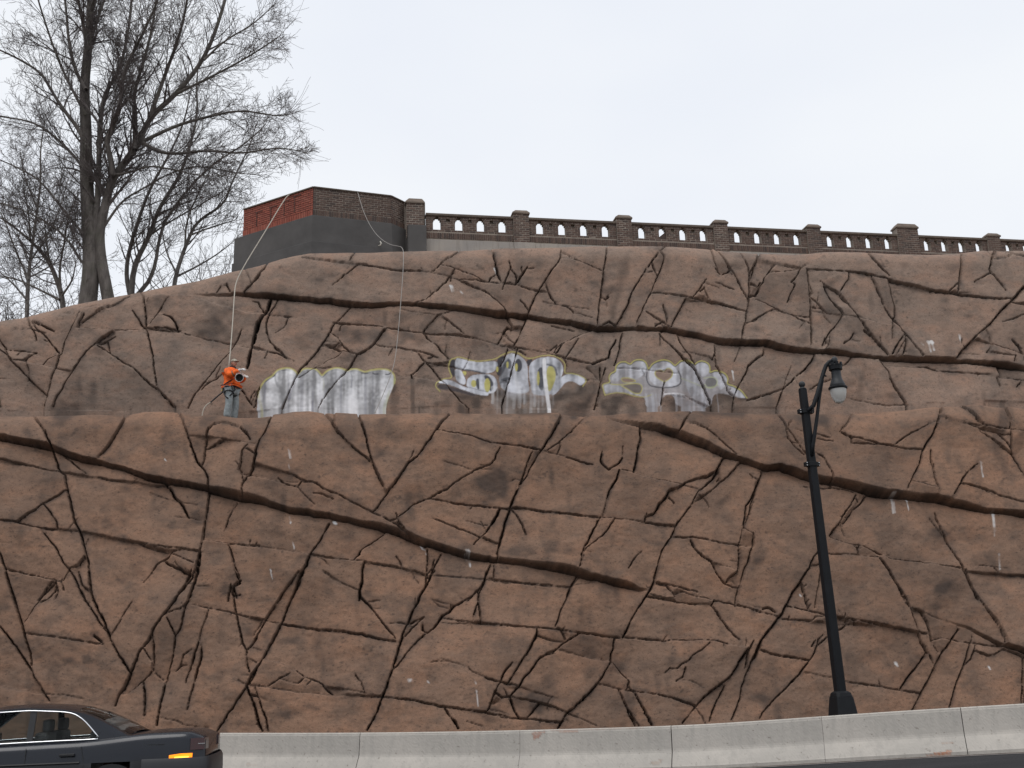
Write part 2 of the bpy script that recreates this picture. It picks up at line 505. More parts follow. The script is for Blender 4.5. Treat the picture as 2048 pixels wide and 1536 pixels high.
'L2': """c 175,130 150,200 120,270 80,330 60,400 40,480 20,570 0,620
b 570,120 620,190 680,270 740,330 820,400 920,480
c 820,110 860,200 890,290
b 890,290 910,380 940,480 960,540 990,620 1025,690
a 650,120 650,200
a 50,525 150,555 250,580 340,605
b 340,605 400,640 500,665 580,715 700,760 800,815 880,850 940,880
b 940,880 1050,930 1150,990 1240,1060
b 220,620 260,660 370,695
b 370,695 400,650 520,665
a 370,695 430,760 500,830
b 490,740 550,745 640,785
a 0,610 150,635 220,655
c 1580,80 1530,120 1470,180 1430,240 1390,310 1330,390 1280,450 1220,490 1180,550 1140,620 1090,690
b 1090,690 1040,760 990,830 940,880
a 1260,400 1225,470
c 1430,240 1550,255 1680,275 1830,320 1997,350
b 1920,370 1890,420 1880,460 1840,500 1720,545 1650,590 1570,640 1500,690
c 1500,690 1430,720 1370,760 1260,810 1200,870 1120,930 1080,940
a 1480,480 1600,510 1700,540
c 1370,760 1480,770 1650,795 1800,810 1950,825
d 1980,830 1920,830 1900,880 1850,960
c 1850,960 1800,1030 1760,1060
b 1760,1060 1720,1110
b 1997,830 1970,900 1950,980 1920,1080 1905,1160 1895,1240
b 1400,910 1550,960 1680,1010 1760,1050 1900,1100
a 1660,920 1830,960
c 610,960 570,1030 530,1100 470,1180 440,1250 410,1310 370,1380
b 440,1280 350,1360 280,1440 215,1536
c 390,1330 360,1420 310,1530
a 0,1115 200,1145 400,1185
b 450,1190 600,1210 780,1230 900,1245 1050,1270 1250,1305 1340,1335
c 1030,1020 960,1080 900,1120 850,1160 840,1190 800,1225
c 880,1240 860,1310 860,1390 840,1450 840,1536
a 560,1310 650,1370 740,1420 830,1460
b 1360,1140 1360,1230 1355,1330
c 1355,1330 1350,1420 1310,1490 1290,1536
b 1470,1170 1430,1250 1390,1330 1370,1380
a 1430,1340 1600,1355 1750,1360
b 1830,1365 1997,1390
b 1850,1250 1820,1330 1790,1420 1760,1500 1750,1536
b 1880,1250 1870,1360
b 1750,1460 1710,1500 1670,1536""",
'L3': """c 0,340 130,355 250,375 320,390
a 320,390 500,430
c 510,435 620,465 715,485
c 475,90 450,160 420,220 380,290 330,370 290,420
b 290,420 250,490 200,590 150,660
c 150,660 110,740 80,820
b 690,95 640,120 600,170 560,220 500,280 430,340 360,390
b 250,400 220,460 190,550 150,650
c 80,830 40,930 20,1040 0,1120
b 80,830 130,890 170,960 200,1040
c 80,830 180,835 260,845 400,865 600,885 750,900
b 750,900 880,905 1000,915 1100,930
c 1100,930 1220,945 1350,960
c 770,900 730,980 690,1050 650,1130
b 650,1130 620,1200 610,1290 595,1320
b 885,905 840,980 780,1050 720,1100 660,1150 640,1180
c 790,380 780,450 810,500 840,525 910,480 945,430
a 950,340 950,420
c 920,530 900,600 870,640 840,700 825,755
a 825,755 790,890
b 940,525 1030,545 1130,575 1250,610 1400,650
a 1400,650 1520,690
c 1080,190 1085,280 1065,350 1060,420 1045,490 1030,540
b 820,110 950,150 1080,185 1200,200
c 1200,200 1300,235 1370,250
c 1480,85 1430,150 1400,200 1375,245
b 1420,180 1500,190 1580,230 1640,280 1700,330 1770,390 1810,430
c 1730,430 1690,490 1660,550 1600,590 1500,610 1420,640 1370,680 1300,700 1270,750 1220,800 1180,870 1120,890 1115,920
c 1670,550 1620,620 1570,670 1520,710
b 1520,710 1490,760 1450,830 1400,900 1350,970
c 1350,970 1320,1050 1280,1100 1250,1150
b 1250,1150 1230,1220 1210,1310 1195,1380 1160,1440
b 1860,465 1800,530 1750,590 1680,640 1620,700 1560,740 1500,780
a 1690,570 1690,630
b 1300,745 1340,790
b 1090,1155 1030,1220 990,1290
c 1320,1050 1400,1055 1500,1060 1600,1080
b 1600,1080 1720,1110 1830,1120 1925,1140
c 1997,600 1960,690 1930,760 1890,810 1885,880 1870,960 1870,990
a 1950,780 1910,880 1880,970
b 1870,990 1900,1010 1940,1030 1940,1120 1910,1180 1900,1260 1870,1320 1850,1400 1835,1440
a 1860,990 1840,1100
b 1830,1110 1835,1200 1830,1290 1815,1330
c 1460,1080 1500,1150 1540,1190 1620,1250 1650,1310 1680,1360 1720,1410 1790,1440 1840,1445
a 1640,1260 1810,1310
b 1815,1330 1760,1370 1740,1400
b 1190,1390 1300,1415 1400,1440 1520,1475
b 0,1385 150,1400 300,1415 450,1425 550,1430
a 550,1430 650,1410 730,1385
b 610,1350 560,1410 540,1450 510,1536""",
'L4': """c 215,115 250,160 270,200
b 270,200 310,260 350,320 390,390 430,435
b 270,200 280,290 330,360 400,420
a 280,205 400,240
b 490,255 600,280
b 500,295 620,310
b 760,95 740,150 700,200 670,240
c 680,245 740,280 790,295 880,320 960,345 1050,355
b 1050,355 1150,370 1280,380
b 755,290 755,330 850,340 1000,350
b 1055,355 1130,300 1200,250 1280,215 1370,175
c 1420,90 1400,150 1380,200 1350,270 1310,330 1280,390
b 1280,390 1260,470 1230,540 1200,600 1170,650 1160,680
b 1340,390 1340,470 1350,540 1365,620 1380,700
c 1560,65 1620,110 1670,160 1720,215
b 1400,155 1500,180 1600,200 1720,215
c 1720,215 1850,230 2048,245
b 1700,250 1800,310 1860,370 1930,420
b 1600,200 1720,240 1850,265 1930,290
b 1910,80 1940,160 1930,250 1930,330 1930,400
c 1840,270 1890,330 1930,390 1960,460 2000,530 2048,600
b 1680,500 1620,550 1560,620 1550,650 1500,730
b 1550,650 1650,670 1750,700 1850,740 1950,770 2048,800
b 1190,625 1280,650 1370,680
b 100,510 80,580 50,650 30,720 10,770 0,860
b 410,635 520,650 620,650 700,660 780,680
b 490,400 550,440 580,500 610,570 610,650
b 800,700 750,790 700,860 650,940 590,1020
b 880,705 820,780 770,820 720,900 700,920
b 590,1025 680,1050 760,1075 830,1080 900,1110
c 900,1110 960,1140 1050,1180 1200,1200 1350,1220
b 1350,1220 1450,1240 1570,1260
b 770,1080 800,1110 820,1085
b 800,1110 810,1155
b 580,1155 700,1155 850,1165 960,1170
c 960,1170 1010,1230 1050,1300 1100,1380 1130,1450 1150,1495
a 1340,885 1400,970 1440,1020
b 1380,850 1420,940 1450,1010 1480,1080 1530,1160
c 1530,1160 1580,1240 1620,1320 1660,1400 1710,1495
a 1680,1240 1800,1250 1920,1265
b 1610,1285 1750,1300 1850,1305 2048,1325
b 1820,1255 1860,1300
b 520,1110 470,1180 440,1250 380,1350 310,1450 285,1495
b 440,1250 500,1240 530,1215
a 520,1290 510,1390 490,1495
a 390,1390 415,1495""",
'B1': """c 45,0 80,130 110,240 150,370 180,460 210,560 240,650 245,740
c 0,440 70,530 130,610 190,700 240,770
b 240,770 280,850 320,910 350,970 380,1010
b 70,10 200,35 330,60 480,85
b 410,90 360,150 310,230 260,300 220,370 180,415
b 435,90 420,170 370,230 310,255
b 540,0 590,90 620,160 680,260 740,350 790,430 850,510 880,580
c 880,580 920,650 960,720 1005,790
c 680,0 690,90 710,190 760,310 810,400 855,515
b 600,0 640,120 680,150
b 190,495 300,510 450,530 600,550 800,575
c 730,510 790,560
a 1030,240 970,330 930,410 865,515
c 1490,10 1440,110 1380,210 1320,300 1270,370 1200,460 1150,560 1080,650 1040,740 1000,820 960,900 920,970 890,1050
c 1545,0 1520,90 1480,200 1440,290 1420,380 1400,460 1360,520
b 1360,520 1350,600 1330,700 1310,780
c 1310,780 1280,880 1250,1000 1230,1090 1215,1200
b 1310,340 1400,310 1470,250
b 1490,270 1560,285 1640,300 1720,315 1810,330 1900,355 2017,375
b 1300,380 1330,450 1360,515
b 1185,500 1195,600 1190,700 1180,780 1100,860 1050,900 980,950
b 1120,620 1150,670 1170,700
c 1110,870 1120,960 1115,1120
b 1200,790 1260,845
a 1620,310 1590,400 1560,480 1540,560
c 1540,560 1510,640 1490,720
b 1490,720 1460,800 1440,870
c 1560,580 1560,680 1530,760 1510,850
b 1510,850 1480,960 1450,1080
b 1360,780 1400,740 1450,735
c 1820,0 1860,100 1810,130 1830,200 1860,190
b 1790,110 1770,240
b 1810,200 1830,320 1850,420 1880,560 1915,640 1920,740 1940,800
b 1915,620 1960,570 1990,500 2017,450
c 2017,730 1950,830 1900,940 1830,1040 1750,1150 1680,1250
b 1920,905 2017,900
c 1920,910 1940,980 2000,990
c 1950,990 1980,1080 2000,1180 2017,1220
a 0,905 150,925 350,960 500,970 650,1000
a 1250,1145 1350,1165 1430,1200 1620,1220""",
'B2': """c 420,10 380,100 330,190 280,290 240,390 190,500 140,600 90,700 60,760 20,850 0,890
b 380,20 310,100 240,190 180,280 120,370 70,460 40,540 0,600
b 0,370 120,375 240,400
c 240,400 380,425 560,455 720,470 850,500 1000,540 1130,565
c 870,0 870,90 850,160 860,210 920,270 960,320
b 960,320 1010,390 1060,460 1130,545
a 560,10 650,70 740,110 840,155
b 920,245 1010,240
c 1430,0 1380,90 1340,160 1310,230 1260,320 1230,400 1200,470 1170,560 1150,620 1130,700 1110,770
c 1370,10 1380,50
c 1220,430 1280,390 1350,360
b 1350,360 1300,410 1220,500 1180,540
b 1770,150 1720,200 1650,240
c 1650,240 1580,275 1540,320 1490,350 1460,400 1420,450 1370,490 1310,540
b 1310,540 1260,600 1200,670 1150,740 1110,780
c 1340,430 1340,470 1380,480
b 1840,0 1820,80 1770,160 1770,250 1750,310 1730,400
b 1770,250 1785,330 1790,420
a 1210,0 1370,40
a 1430,40 1600,45 1820,65
b 1820,65 2017,95
b 1500,360 1600,385 1720,410
c 1720,410 1850,425 2017,440
a 1460,400 1600,415 1700,410
a 1400,215 1500,250 1600,270
c 1110,780 1080,850 1060,920 1030,990 1010,1050 980,1120 940,1190 910,1250
b 0,690 50,720
a 120,690 220,710 300,745
b 320,770 360,775 420,820 500,850 560,880
c 560,880 600,930 640,960
b 310,800 260,830 200,870 120,910
a 220,850 370,875
b 370,875 420,830
b 0,900 130,910
a 130,915 350,940 500,950 640,965 750,970 860,980
b 860,980 1030,995 1140,1010
c 1140,1010 1320,1035 1450,1065 1600,1085 1830,1120 2017,1150
a 600,900 850,950 1000,990
b 40,910 60,980 90,1060 120,1140 140,1250
c 20,1020 50,1100 70,1190 95,1250
c 0,975 50,985
c 1510,1085 1550,1150
d 1560,1160 1590,1200 1610,1240
a 1680,1190 1800,1225
a 1480,700 1600,735 1690,765 1720,800 1820,845
c 1820,845 1900,875 2017,900
b 2017,760 1960,820 1940,880 1920,910 1890,980 1860,1050 1840,1110
c 1890,960 1950,1000 2010,990
b 1850,1050 1920,1030""",
'B3': """c 0,440 150,450 280,455 420,465 600,485 800,505 940,515
b 0,80 180,95 350,110 550,125
b 600,40 570,90 545,130 520,220 490,280 460,360 430,440
c 970,510 1100,520 1280,545
b 1280,545 1350,535 1480,545 1600,550
c 1600,550 1700,565 1760,585
a 1760,585 1900,605
c 1215,0 1200,80 1160,160 1120,220 1080,280
b 1080,280 1040,350 1010,410
c 1010,410 970,490 960,510
b 1170,175 1280,210 1350,215
b 1360,200 1300,120 1220,95
b 1350,180 1420,165 1500,195 1640,230
c 1150,195 1300,225 1500,260 1640,275
c 1640,275 1660,240 1800,270 1940,310 2017,335
b 1640,280 1700,360 1750,440 1800,510 1850,550
b 1845,150 1830,230 1820,290
c 285,460 280,510 240,600 200,670
b 200,670 150,740 100,830 60,890
b 90,740 40,790 10,850
b 280,520 380,550 490,560
b 470,480 510,540
c 610,490 560,530 490,570 430,620 370,650 310,690 270,740 230,800 180,850 140,920 100,960 70,1000
b 430,620 410,650 350,670
a 430,615 550,640 680,670 840,690
b 0,885 120,905
a 120,910 260,950 450,1000
b 0,1000 60,995 150,1005 260,1025 400,1060 520,1100 600,1130
a 600,1130 760,1195
c 80,1010 110,1090 145,1150
c 300,1040 260,1090 210,1150
c 0,1145 150,1155 300,1165 470,1180
c 895,520 890,590 870,640 870,690
b 870,690 840,750 800,820 750,880
c 750,880 700,940 650,1000 580,1060 520,1110 490,1160 450,1220
b 870,690 920,740 970,800 1010,850 1020,900 1060,950
c 1060,950 1100,1020 1140,1100 1185,1190
b 1010,850 1000,910
b 780,870 860,880 930,905
c 930,905 1050,925 1180,945 1280,970 1380,1000 1520,1055
b 930,910 960,970 990,1040 1040,1120 1090,1195
c 990,1040 1030,1130 1060,1190
b 1620,575 1570,620 1490,670 1460,710 1410,730 1380,760 1320,755 1280,790
b 1440,760 1420,830 1370,860
c 1920,620 1870,690 1820,770 1780,830 1720,880 1640,940 1570,1000
b 1570,1000 1530,1050 1480,1110 1420,1180
b 1960,560 1920,640 1900,760
b 2010,560 1960,680 1910,800 1880,890 1860,1000 1830,1090 1795,1165
b 1740,900 1700,990 1660,1080 1630,1170""",
'B4': """c 420,10 370,90 310,180 270,260 230,340 190,390 130,460 80,530 60,590 30,660 0,700
b 0,310 90,330 200,360
d 90,300 130,290 180,325
c 265,270 350,290 470,320 580,350
c 640,350 760,370 880,390 960,405
b 960,405 1040,420 1150,440 1250,460
b 210,370 350,380 460,385
b 490,395 600,400 750,400
b 460,385 480,360 580,350
b 760,370 790,405 900,410
a 525,0 520,80 500,180 480,290
b 375,95 400,170 435,300
c 720,410 660,450
b 580,500 500,570 470,640 430,700
c 430,700 360,790 290,860
b 290,860 210,940 150,1010 100,1060 70,1110
b 500,570 510,520 550,480
b 490,530 460,575
c 75,605 140,630 240,650 340,660 440,675
a 410,765 500,780 620,800
b 700,820 820,840
c 820,840 900,850 1000,860
b 1000,860 1100,880 1200,895 1290,910
c 1040,0 1080,80 1130,160 1170,220 1200,290
b 1200,290 1220,350 1250,420 1270,470 1290,520
c 1290,520 1330,590 1360,650 1390,710
b 1130,170 1160,250 1190,280
a 1210,285 1320,330 1440,370
b 1280,310 1330,400 1350,470 1370,540 1400,590 1420,610
c 1270,460 1330,470
b 1370,520 1440,500 1520,515 1640,540 1780,555 1890,565
c 1565,440 1520,510 1480,560 1430,630
b 1430,630 1400,690 1380,740 1340,820 1310,880 1290,930 1260,990 1230,1045
c 1330,610 1290,680 1240,740 1200,790 1160,850 1145,875
b 1670,490 1655,545
b 1650,550 1630,640 1600,730 1560,820 1540,890 1520,970 1505,1030
b 1690,560 1680,610 1660,660 1620,700
b 1690,600 1780,640 1830,630 1900,590
b 1610,0 1640,80 1680,160 1730,230
b 1730,230 1780,310 1830,370 1870,440 1900,510 1900,550
b 1900,590 1980,620 2040,650
b 2048,620 2040,800 2030,1000"""}
# overhanging steps: crop, ledge line, amount in metres, width of the sloping underside in picture points, decay upwards
STEPS = [
 ([(375, 584), (420, 585), (500, 589), (540, 592), (607, 597), (678, 604), (754, 611), (830, 611), (896, 619), (970, 627), (1000, 628), (1060, 633), (1142, 643), (1190, 655), (1228, 654), (1300, 661), (1355, 666), (1420, 681), (1482, 689), (1525, 688), (1553, 697), (1588, 703), (1618, 706), (1687, 709), (1740, 713), (1795, 717), (1875, 721), (1928, 724), (1980, 733), (2048, 742)], 0.13, 3.0, 70),
 ([(0, 876), (39, 881), (73, 886), (97, 889), (115, 897), (135, 905), (161, 913), (198, 920), (229, 930), (260, 938), (286, 950), (312, 957), (351, 966), (385, 972), (417, 979), (448, 990), (484, 1000), (526, 1006), (573, 1021), (609, 1028), (656, 1036), (695, 1044), (724, 1051), (760, 1058), (786, 1064), (812, 1075), (838, 1083), (878, 1094), (917, 1102), (956, 1112), (995, 1120), (1026, 1124), (1052, 1127), (1089, 1134), (1125, 1141), (1154, 1147), (1182, 1154), (1221, 1163), (1260, 1172), (1281, 1177), (1300, 1176)], 0.20, 5.0, 120),
 ([(1214, 829), (1247, 839), (1281, 848), (1312, 853), (1339, 862), (1357, 868), (1378, 876), (1401, 887), (1422, 898), (1443, 908), (1463, 914), (1480, 920), (1500, 926), (1527, 936), (1562, 934), (1620, 954), (1666, 966), (1714, 978), (1741, 987), (1781, 991), (1810, 994), (1875, 1003), (1928, 1017), (1968, 1026), (2008, 1031), (2048, 1035)], 0.22, 5.5, 120),
 ([(1885, 1240), (1917, 1250), (1942, 1258), (1960, 1268), (1982, 1279), (2008, 1291), (2030, 1298), (2048, 1307)], 0.10, 3, 60),
]
LEDGE = [(-700, 824), (0, 828), (60, 824), (130, 823), (200, 822), (245, 824), (262, 818), (290, 815), (330, 817), (355, 819), (368, 824), (400, 829), (440, 829), (475, 832), (520, 830), (545, 827), (590, 822), (620, 822), (650, 826), (700, 826), (800, 825), (880, 821), (905, 819), (940, 822), (1000, 822), (1060, 821), (1130, 819), (1180, 821), (1250, 817), (1330, 818), (1380, 816), (1450, 819), (1500, 820), (1600, 822), (1700, 820), (1800, 815), (1870, 812), (1885, 816), (1960, 811), (2048, 810), (2750, 806)]
SKYLINE = [(-700, 700), (-200, 668), (0, 637), (50, 628), (100, 612), (150, 597), (200, 586), (260, 573), (330, 559), (400, 548), (460, 535), (520, 523), (560, 513), (620, 500), (700, 497), (780, 495), (850, 497), (940, 497), (1000, 494), (1100, 491), (1200, 489), (1300, 490), (1400, 497), (1500, 502), (1560, 500), (1600, 500), (1640, 497), (1700, 498), (1800, 502), (1850, 503), (1900, 502), (1960, 498), (2048, 500), (2750, 512)]
# ------------------------------------------------------------------ relief of the rock facing, worked out as maps over the face
Y0, RH, RW = 430, 1130, 2048
YY, XX = np.mgrid[0:RH, 0:RW].astype(np.float32); YY += Y0

def bspline(n, cell, jit):
    t = np.arange(n) / cell + jit; i = np.floor(t).astype(int); f = t - i; m = i.max() + 4
    Wm = np.zeros((n, m), np.float32); r = np.arange(n)
    for k, w in enumerate(((1 - f) ** 3 / 6, (3 * f ** 3 - 6 * f ** 2 + 4) / 6, (-3 * f ** 3 + 3 * f ** 2 + 3 * f + 1) / 6, f ** 3 / 6)):
        Wm[r, i + k] += w
    return Wm
def vnoise(cx, cy, h=RH, w=RW):
    A = bspline(h, cy, rng.random()); B = bspline(w, cx, rng.random())
    g = rng.standard_normal((A.shape[1], B.shape[1])).astype(np.float32)
    return (A @ g @ B.T) * 1.45
def blur(a, r):
    for ax in (0, 1):
        p = np.concatenate([np.repeat(np.take(a, [0], ax), r + 1, ax), a, np.repeat(np.take(a, [-1], ax), r, ax)], ax)
        c = np.cumsum(p, ax, dtype=np.float64); n = a.shape[ax]
        a = ((np.take(c, np.arange(2 * r + 1, 2 * r + 1 + n), ax) - np.take(c, np.arange(0, n), ax)) / (2 * r + 1)).astype(np.float32)
    return a
def sstep(a, b, x): t = np.clip((x - a) / (b - a), 0, 1); return t * t * (3 - 2 * t)

carve = np.zeros((RH, RW), np.float32); shoulder = np.zeros((RH, RW), np.float32); wall_mask = np.zeros((RH, RW), bool); ink = np.zeros((RH, RW), np.float32)
HWID = {'a': (0.38, 0.09), 'b': (0.52, 0.20), 'c': (0.88, 0.30), 'd': (2.0, 0.40)}
CH1 = vnoise(2.4, 2.4) * 0.40 + vnoise(6, 6) * 0.32; CH2 = np.clip(vnoise(9, 9) * 0.9 - 0.9, 0, 2.2)
def stamp(pts, hw, dep, jag=1.0, maskonly=False):
    P = np.array(pts, float); out = [P[0]]; w = 0.0; first = True
    for a, b in zip(P[:-1], P[1:]):
        ln = np.hypot(*(b - a)); n = max(1, int(ln / 4)); nn = np.array([-(b - a)[1], (b - a)[0]]) / (ln + 1e-6)
        for k in range(1, n + 1):
            w = 0.62 * w + rnd.gauss(0, 0.46) * jag
            q = a + (b - a) * k / n + nn * w * (0.35 if k == n else 1.0); out.append(q)
    m = len(out); wid = []; v = 1.0
    for k in range(m):
        v = 0.75 * v + 0.25 * rnd.uniform(0.35, 1.75); wid.append(v)
    for k in range(min(2, m)): wid[k] *= 0.7; wid[-1 - k] *= 0.7
    for k in range(m - 1):
        a, b = out[k], out[k + 1]; pad = 14
        x0, x1 = int(min(a[0], b[0]) - pad), int(max(a[0], b[0]) + pad + 1); y0, y1 = int(min(a[1], b[1]) - pad) - Y0, int(max(a[1], b[1]) + pad + 1) - Y0
        x0, y0 = max(0, x0), max(0, y0); x1, y1 = min(RW, x1), min(RH, y1)
        if x1 <= x0 or y1 <= y0: continue
        xs, ys = XX[y0:y1, x0:x1], YY[y0:y1, x0:x1]; d = b - a; L2 = d @ d + 1e-6
        t = np.clip(((xs - a[0]) * d[0] + (ys - a[1]) * d[1]) / L2, 0, 1)
        ds = np.hypot(xs - a[0] - t * d[0], ys - a[1] - t * d[1])
        halo = ds; ds = ds + CH1[y0:y1, x0:x1] * min(1, 0.4 + hw * 0.5) - CH2[y0:y1, x0:x1] * min(1, hw * 0.7)
        hz_ = abs(d[0]) / (math.sqrt(L2) + 1e-6); h = hw * (1 - 0.42 * hz_ ** 2) * (wid[k] + (wid[k + 1] - wid[k]) * t)
        np.maximum(carve[y0:y1, x0:x1], dep * (1 - 0.5 * hz_ ** 2) * np.clip(0.35 + 0.65 * h / hw, 0.3, 1.25) * (1 - sstep(h * 0.35, h + 0.75, ds)), out=carve[y0:y1, x0:x1])
        np.maximum(ink[y0:y1, x0:x1], (1 - sstep(np.maximum(h, 0.62 if hw >= 0.5 else 0.2) * 0.7, np.maximum(h, 0.62 if hw >= 0.5 else 0.2) + 0.85 + 0.3 * hz_, ds)) * min(1.0, 0.6 + hw * 0.3), out=ink[y0:y1, x0:x1])
        np.maximum(shoulder[y0:y1, x0:x1], (0.62 * np.exp(-halo / 2.2) + 0.38 * np.exp(-halo / 6.5)) * min(1.0, 0.25 + hw / 1.25), out=shoulder[y0:y1, x0:x1])
        wall_mask[y0:y1, x0:x1] |= ds < 1.6
for crop, txt in JOINTS.items():
    cx, cy, s = CROPS[crop]
    for ln in txt.split('\n'):
        c, *pp = ln.split(); pts = [(cx + float(p.split(',')[0]) / s, cy + float(p.split(',')[1]) / s) for p in pp]
        hw, dep = HWID[c]; stamp(pts, hw, dep, 0.8 if c == 'a' else 1.0)
        if c != 'a':                                   # let joints meet when slabs are told apart
            (ax, ay), (bx, by) = pts[0], pts[-1]
        for (ex, ey), (fx, fy) in ((pts[0], pts[1]), (pts[-1], pts[-2])):
            l = math.hypot(ex - fx, ey - fy) + 1e-6
            for q in range(1, 11):
                xi, yi = int(ex + (ex - fx) / l * q), int(ey + (ey - fy) / l * q) - Y0
                if 1 <= xi < RW - 1 and 1 <= yi < RH - 1: wall_mask[yi - 1:yi + 2, xi - 1:xi + 2] = True

# secondary hairlines that split off the main joints
_all = [(CROPS[c], ln.split()[1:]) for c, t in JOINTS.items() for ln in t.split('\n')]
for k in range(260):
    (cx, cy, s_), pp = rnd.choice(_all); i = rnd.randrange(len(pp) - 1); a, b = [np.array([cx, cy]) + np.array([float(v) for v in q.split(',')]) / s_ for q in pp[i:i + 2]]
    p0 = a + (b - a) * rnd.random(); an = math.radians(rnd.choice((8, 8, 14, 62, 70, -58, -66, 120)) + rnd.gauss(0, 9)) + (math.pi if rnd.random() < .5 else 0); L_ = rnd.choice((6, 9, 14, 22, 34)) * rnd.uniform(.7, 1.4)
    p1 = p0 + np.array([math.cos(an), math.sin(an)]) * L_ * .55; an += rnd.gauss(0, .3); p2 = p1 + np.array([math.cos(an), math.sin(an)]) * L_ * .45
    stamp([p0, p1, p2], rnd.choice((.3, .4, .4, .55)), rnd.choice((.06, .09, .15)), 1.0)
relief = 0.085 * vnoise(170, 120) + 0.05 * vnoise(75, 60) + 0.016 * vnoise(34, 24) + 0.006 * vnoise(15, 10) + 0.004 * vnoise(6, 4)
step_sum = np.zeros((RH, RW), np.float32)
for pts, hgt, wid, dec in STEPS:
    P = np.array(pts, float); xs = np.arange(RW); ly = np.interp(xs, P[:, 0], P[:, 1])
    jag = np.zeros(RW); 
    for cell, am in ((60, 1.2), (18, 0.8), (5, 0.55)): jag += am * (bspline(RW, cell, 0.3) @ rng.standard_normal(bspline(RW, cell, 0.3).shape[1]))
    ly = ly + jag
    env = sstep(P[0, 0] - 5, P[0, 0] + 170, xs) if P[0, 0] > 5 else np.ones(RW)
    env = env * ((1 - sstep(P[-1, 0] - 60, P[-1, 0] + 5, xs)) if P[-1, 0] < 2040 else 1)
    env = env * (0.85 + 0.25 * np.sin(xs / 83.0 + hgt * 40) * np.cos(xs / 37.0))
    wv = wid * (0.85 + 0.5 * (bspline(RW, 55, 0.1) @ rng.standard_normal(bspline(RW, 55, 0.1).shape[1])))
    wv = np.clip(wv, wid * 0.35, wid * 1.5) * (0.3 + 0.7 * env)
    dy = ly[None, :] - YY
    up = np.clip(dy / wv[None, :], 0, 1); step_sum += hgt * env[None, :] * np.where(dy > 0, up * np.exp(-np.maximum(dy - wv[None, :], 0) / dec), 0)
    step_sum -= (0.12 * hgt / 0.4 + 0.06) * env[None, :] * np.where(dy <= 0, np.exp(dy / 14.0), np.exp(-dy / 1.2))
    carve = np.maximum(carve, (0.22 * env[None, :] * (1 - sstep(0.9, 2.4, np.abs(dy + 0.5)))).astype(np.float32))
    ink = np.maximum(ink, (env[None, :] * (1 - sstep(0.7, 2.2, np.abs(dy + 1.0 + 0.5 * CH1)))).astype(np.float32)); shoulder = np.maximum(shoulder, (0.8 * env[None, :] * np.where(dy < 0, np.exp(dy / 5.0), np.exp(-dy / 9.0))).astype(np.float32))
    yi = np.clip(ly.astype(int) - Y0, 1, RH - 2)
    for k in xs:
        if env[k] > 0.3: wall_mask[yi[k] - 1:yi[k] + 2, k] = True
lp = np.array(LEDGE, float); ly_all = np.interp(np.arange(RW), lp[:, 0], lp[:, 1]); yi = ly_all.astype(int) - Y0
for k in range(RW): wall_mask[yi[k] - 1:yi[k] + 2, k] = True

# slabs: the areas the joints close off
h2, w2 = RH // 2, RW // 2
blk = wall_mask[:h2 * 2, :w2 * 2].reshape(h2, 2, w2, 2).any((1, 3))
sk = np.interp(np.arange(w2) * 2, *np.array(SKYLINE, float).T); 
out_sky = (np.arange(h2)[:, None] * 2 + Y0) < sk[None, :] - 30
state = np.where(blk | out_sky, -1, 0).astype(int).ravel().tolist()
lab = 0; sizes = {}
for s0 in range(h2 * w2):
    if state[s0] != 0: continue
    lab += 1; st = [s0]; state[s0] = lab; n = 0
    while st:
        c = st.pop(); n += 1; x = c % w2
        if x > 0 and state[c - 1] == 0: state[c - 1] = lab; st.append(c - 1)
        if x < w2 - 1 and state[c + 1] == 0: state[c + 1] = lab; st.append(c + 1)
        if c >= w2 and state[c - w2] == 0: state[c - w2] = lab; st.append(c - w2)
        if c < h2 * w2 - w2 and state[c + w2] == 0: state[c + w2] = lab; st.append(c + w2)
    sizes[lab] = n
lb = np.array(state).reshape(h2, w2)
small = np.array([k for k, n in sizes.items() if n < 60]); lb[np.isin(lb, small)] = -1
for it in range(200):
    hole = lb <= 0
    if not hole.any(): break
    for dy_, dx_ in ((0, 1), (0, -1), (1, 0), (-1, 0)):
        sh = np.roll(lb, (dy_, dx_), (0, 1))
        if dy_ == 1: sh[0] = -1
        if dy_ == -1: sh[-1] = -1
        if dx_ == 1: sh[:, 0] = -1
        if dx_ == -1: sh[:, -1] = -1
        lb = np.where((lb <= 0) & (sh > 0), sh, lb)
ids = np.unique(lb); slab_off = np.zeros_like(lb, dtype=np.float32)
gy, gx = np.mgrid[0:h2, 0:w2].astype(np.float32)
idx = np.searchsorted(ids, lb); cnt = np.bincount(idx.ravel()); mx_, my_ = np.bincount(idx.ravel(), gx.ravel()) / cnt, np.bincount(idx.ravel(), gy.ravel()) / cnt
siz = np.sqrt(cnt); o = rng.normal(0, 0.018, len(ids)); ta, tb = rng.normal(0, 1, len(ids)) * 0.08 / siz, rng.normal(0, 1, len(ids)) * 0.08 / siz
slab_off = np.clip(o[idx] + ta[idx] * (gx - mx_[idx]) + tb[idx] * (gy - my_[idx]), -0.07, 0.07).astype(np.float32)
tone_ = np.clip(rng.normal(0.0, 0.16, len(ids)) + np.where(siz < 22, 0.07, 0.0), 0, 0.36)[idx]; tone = blur(np.repeat(np.repeat(tone_, 2, 0), 2, 1).astype(np.float32), 2)
slab_off = blur(np.repeat(np.repeat(slab_off, 2, 0), 2, 1), 2)
relief[:slab_off.shape[0], :slab_off.shape[1]] += slab_off
relief += step_sum - carve - 0.025 * shoulder
lb_full = np.repeat(np.repeat(lb, 2, 0), 2, 1)

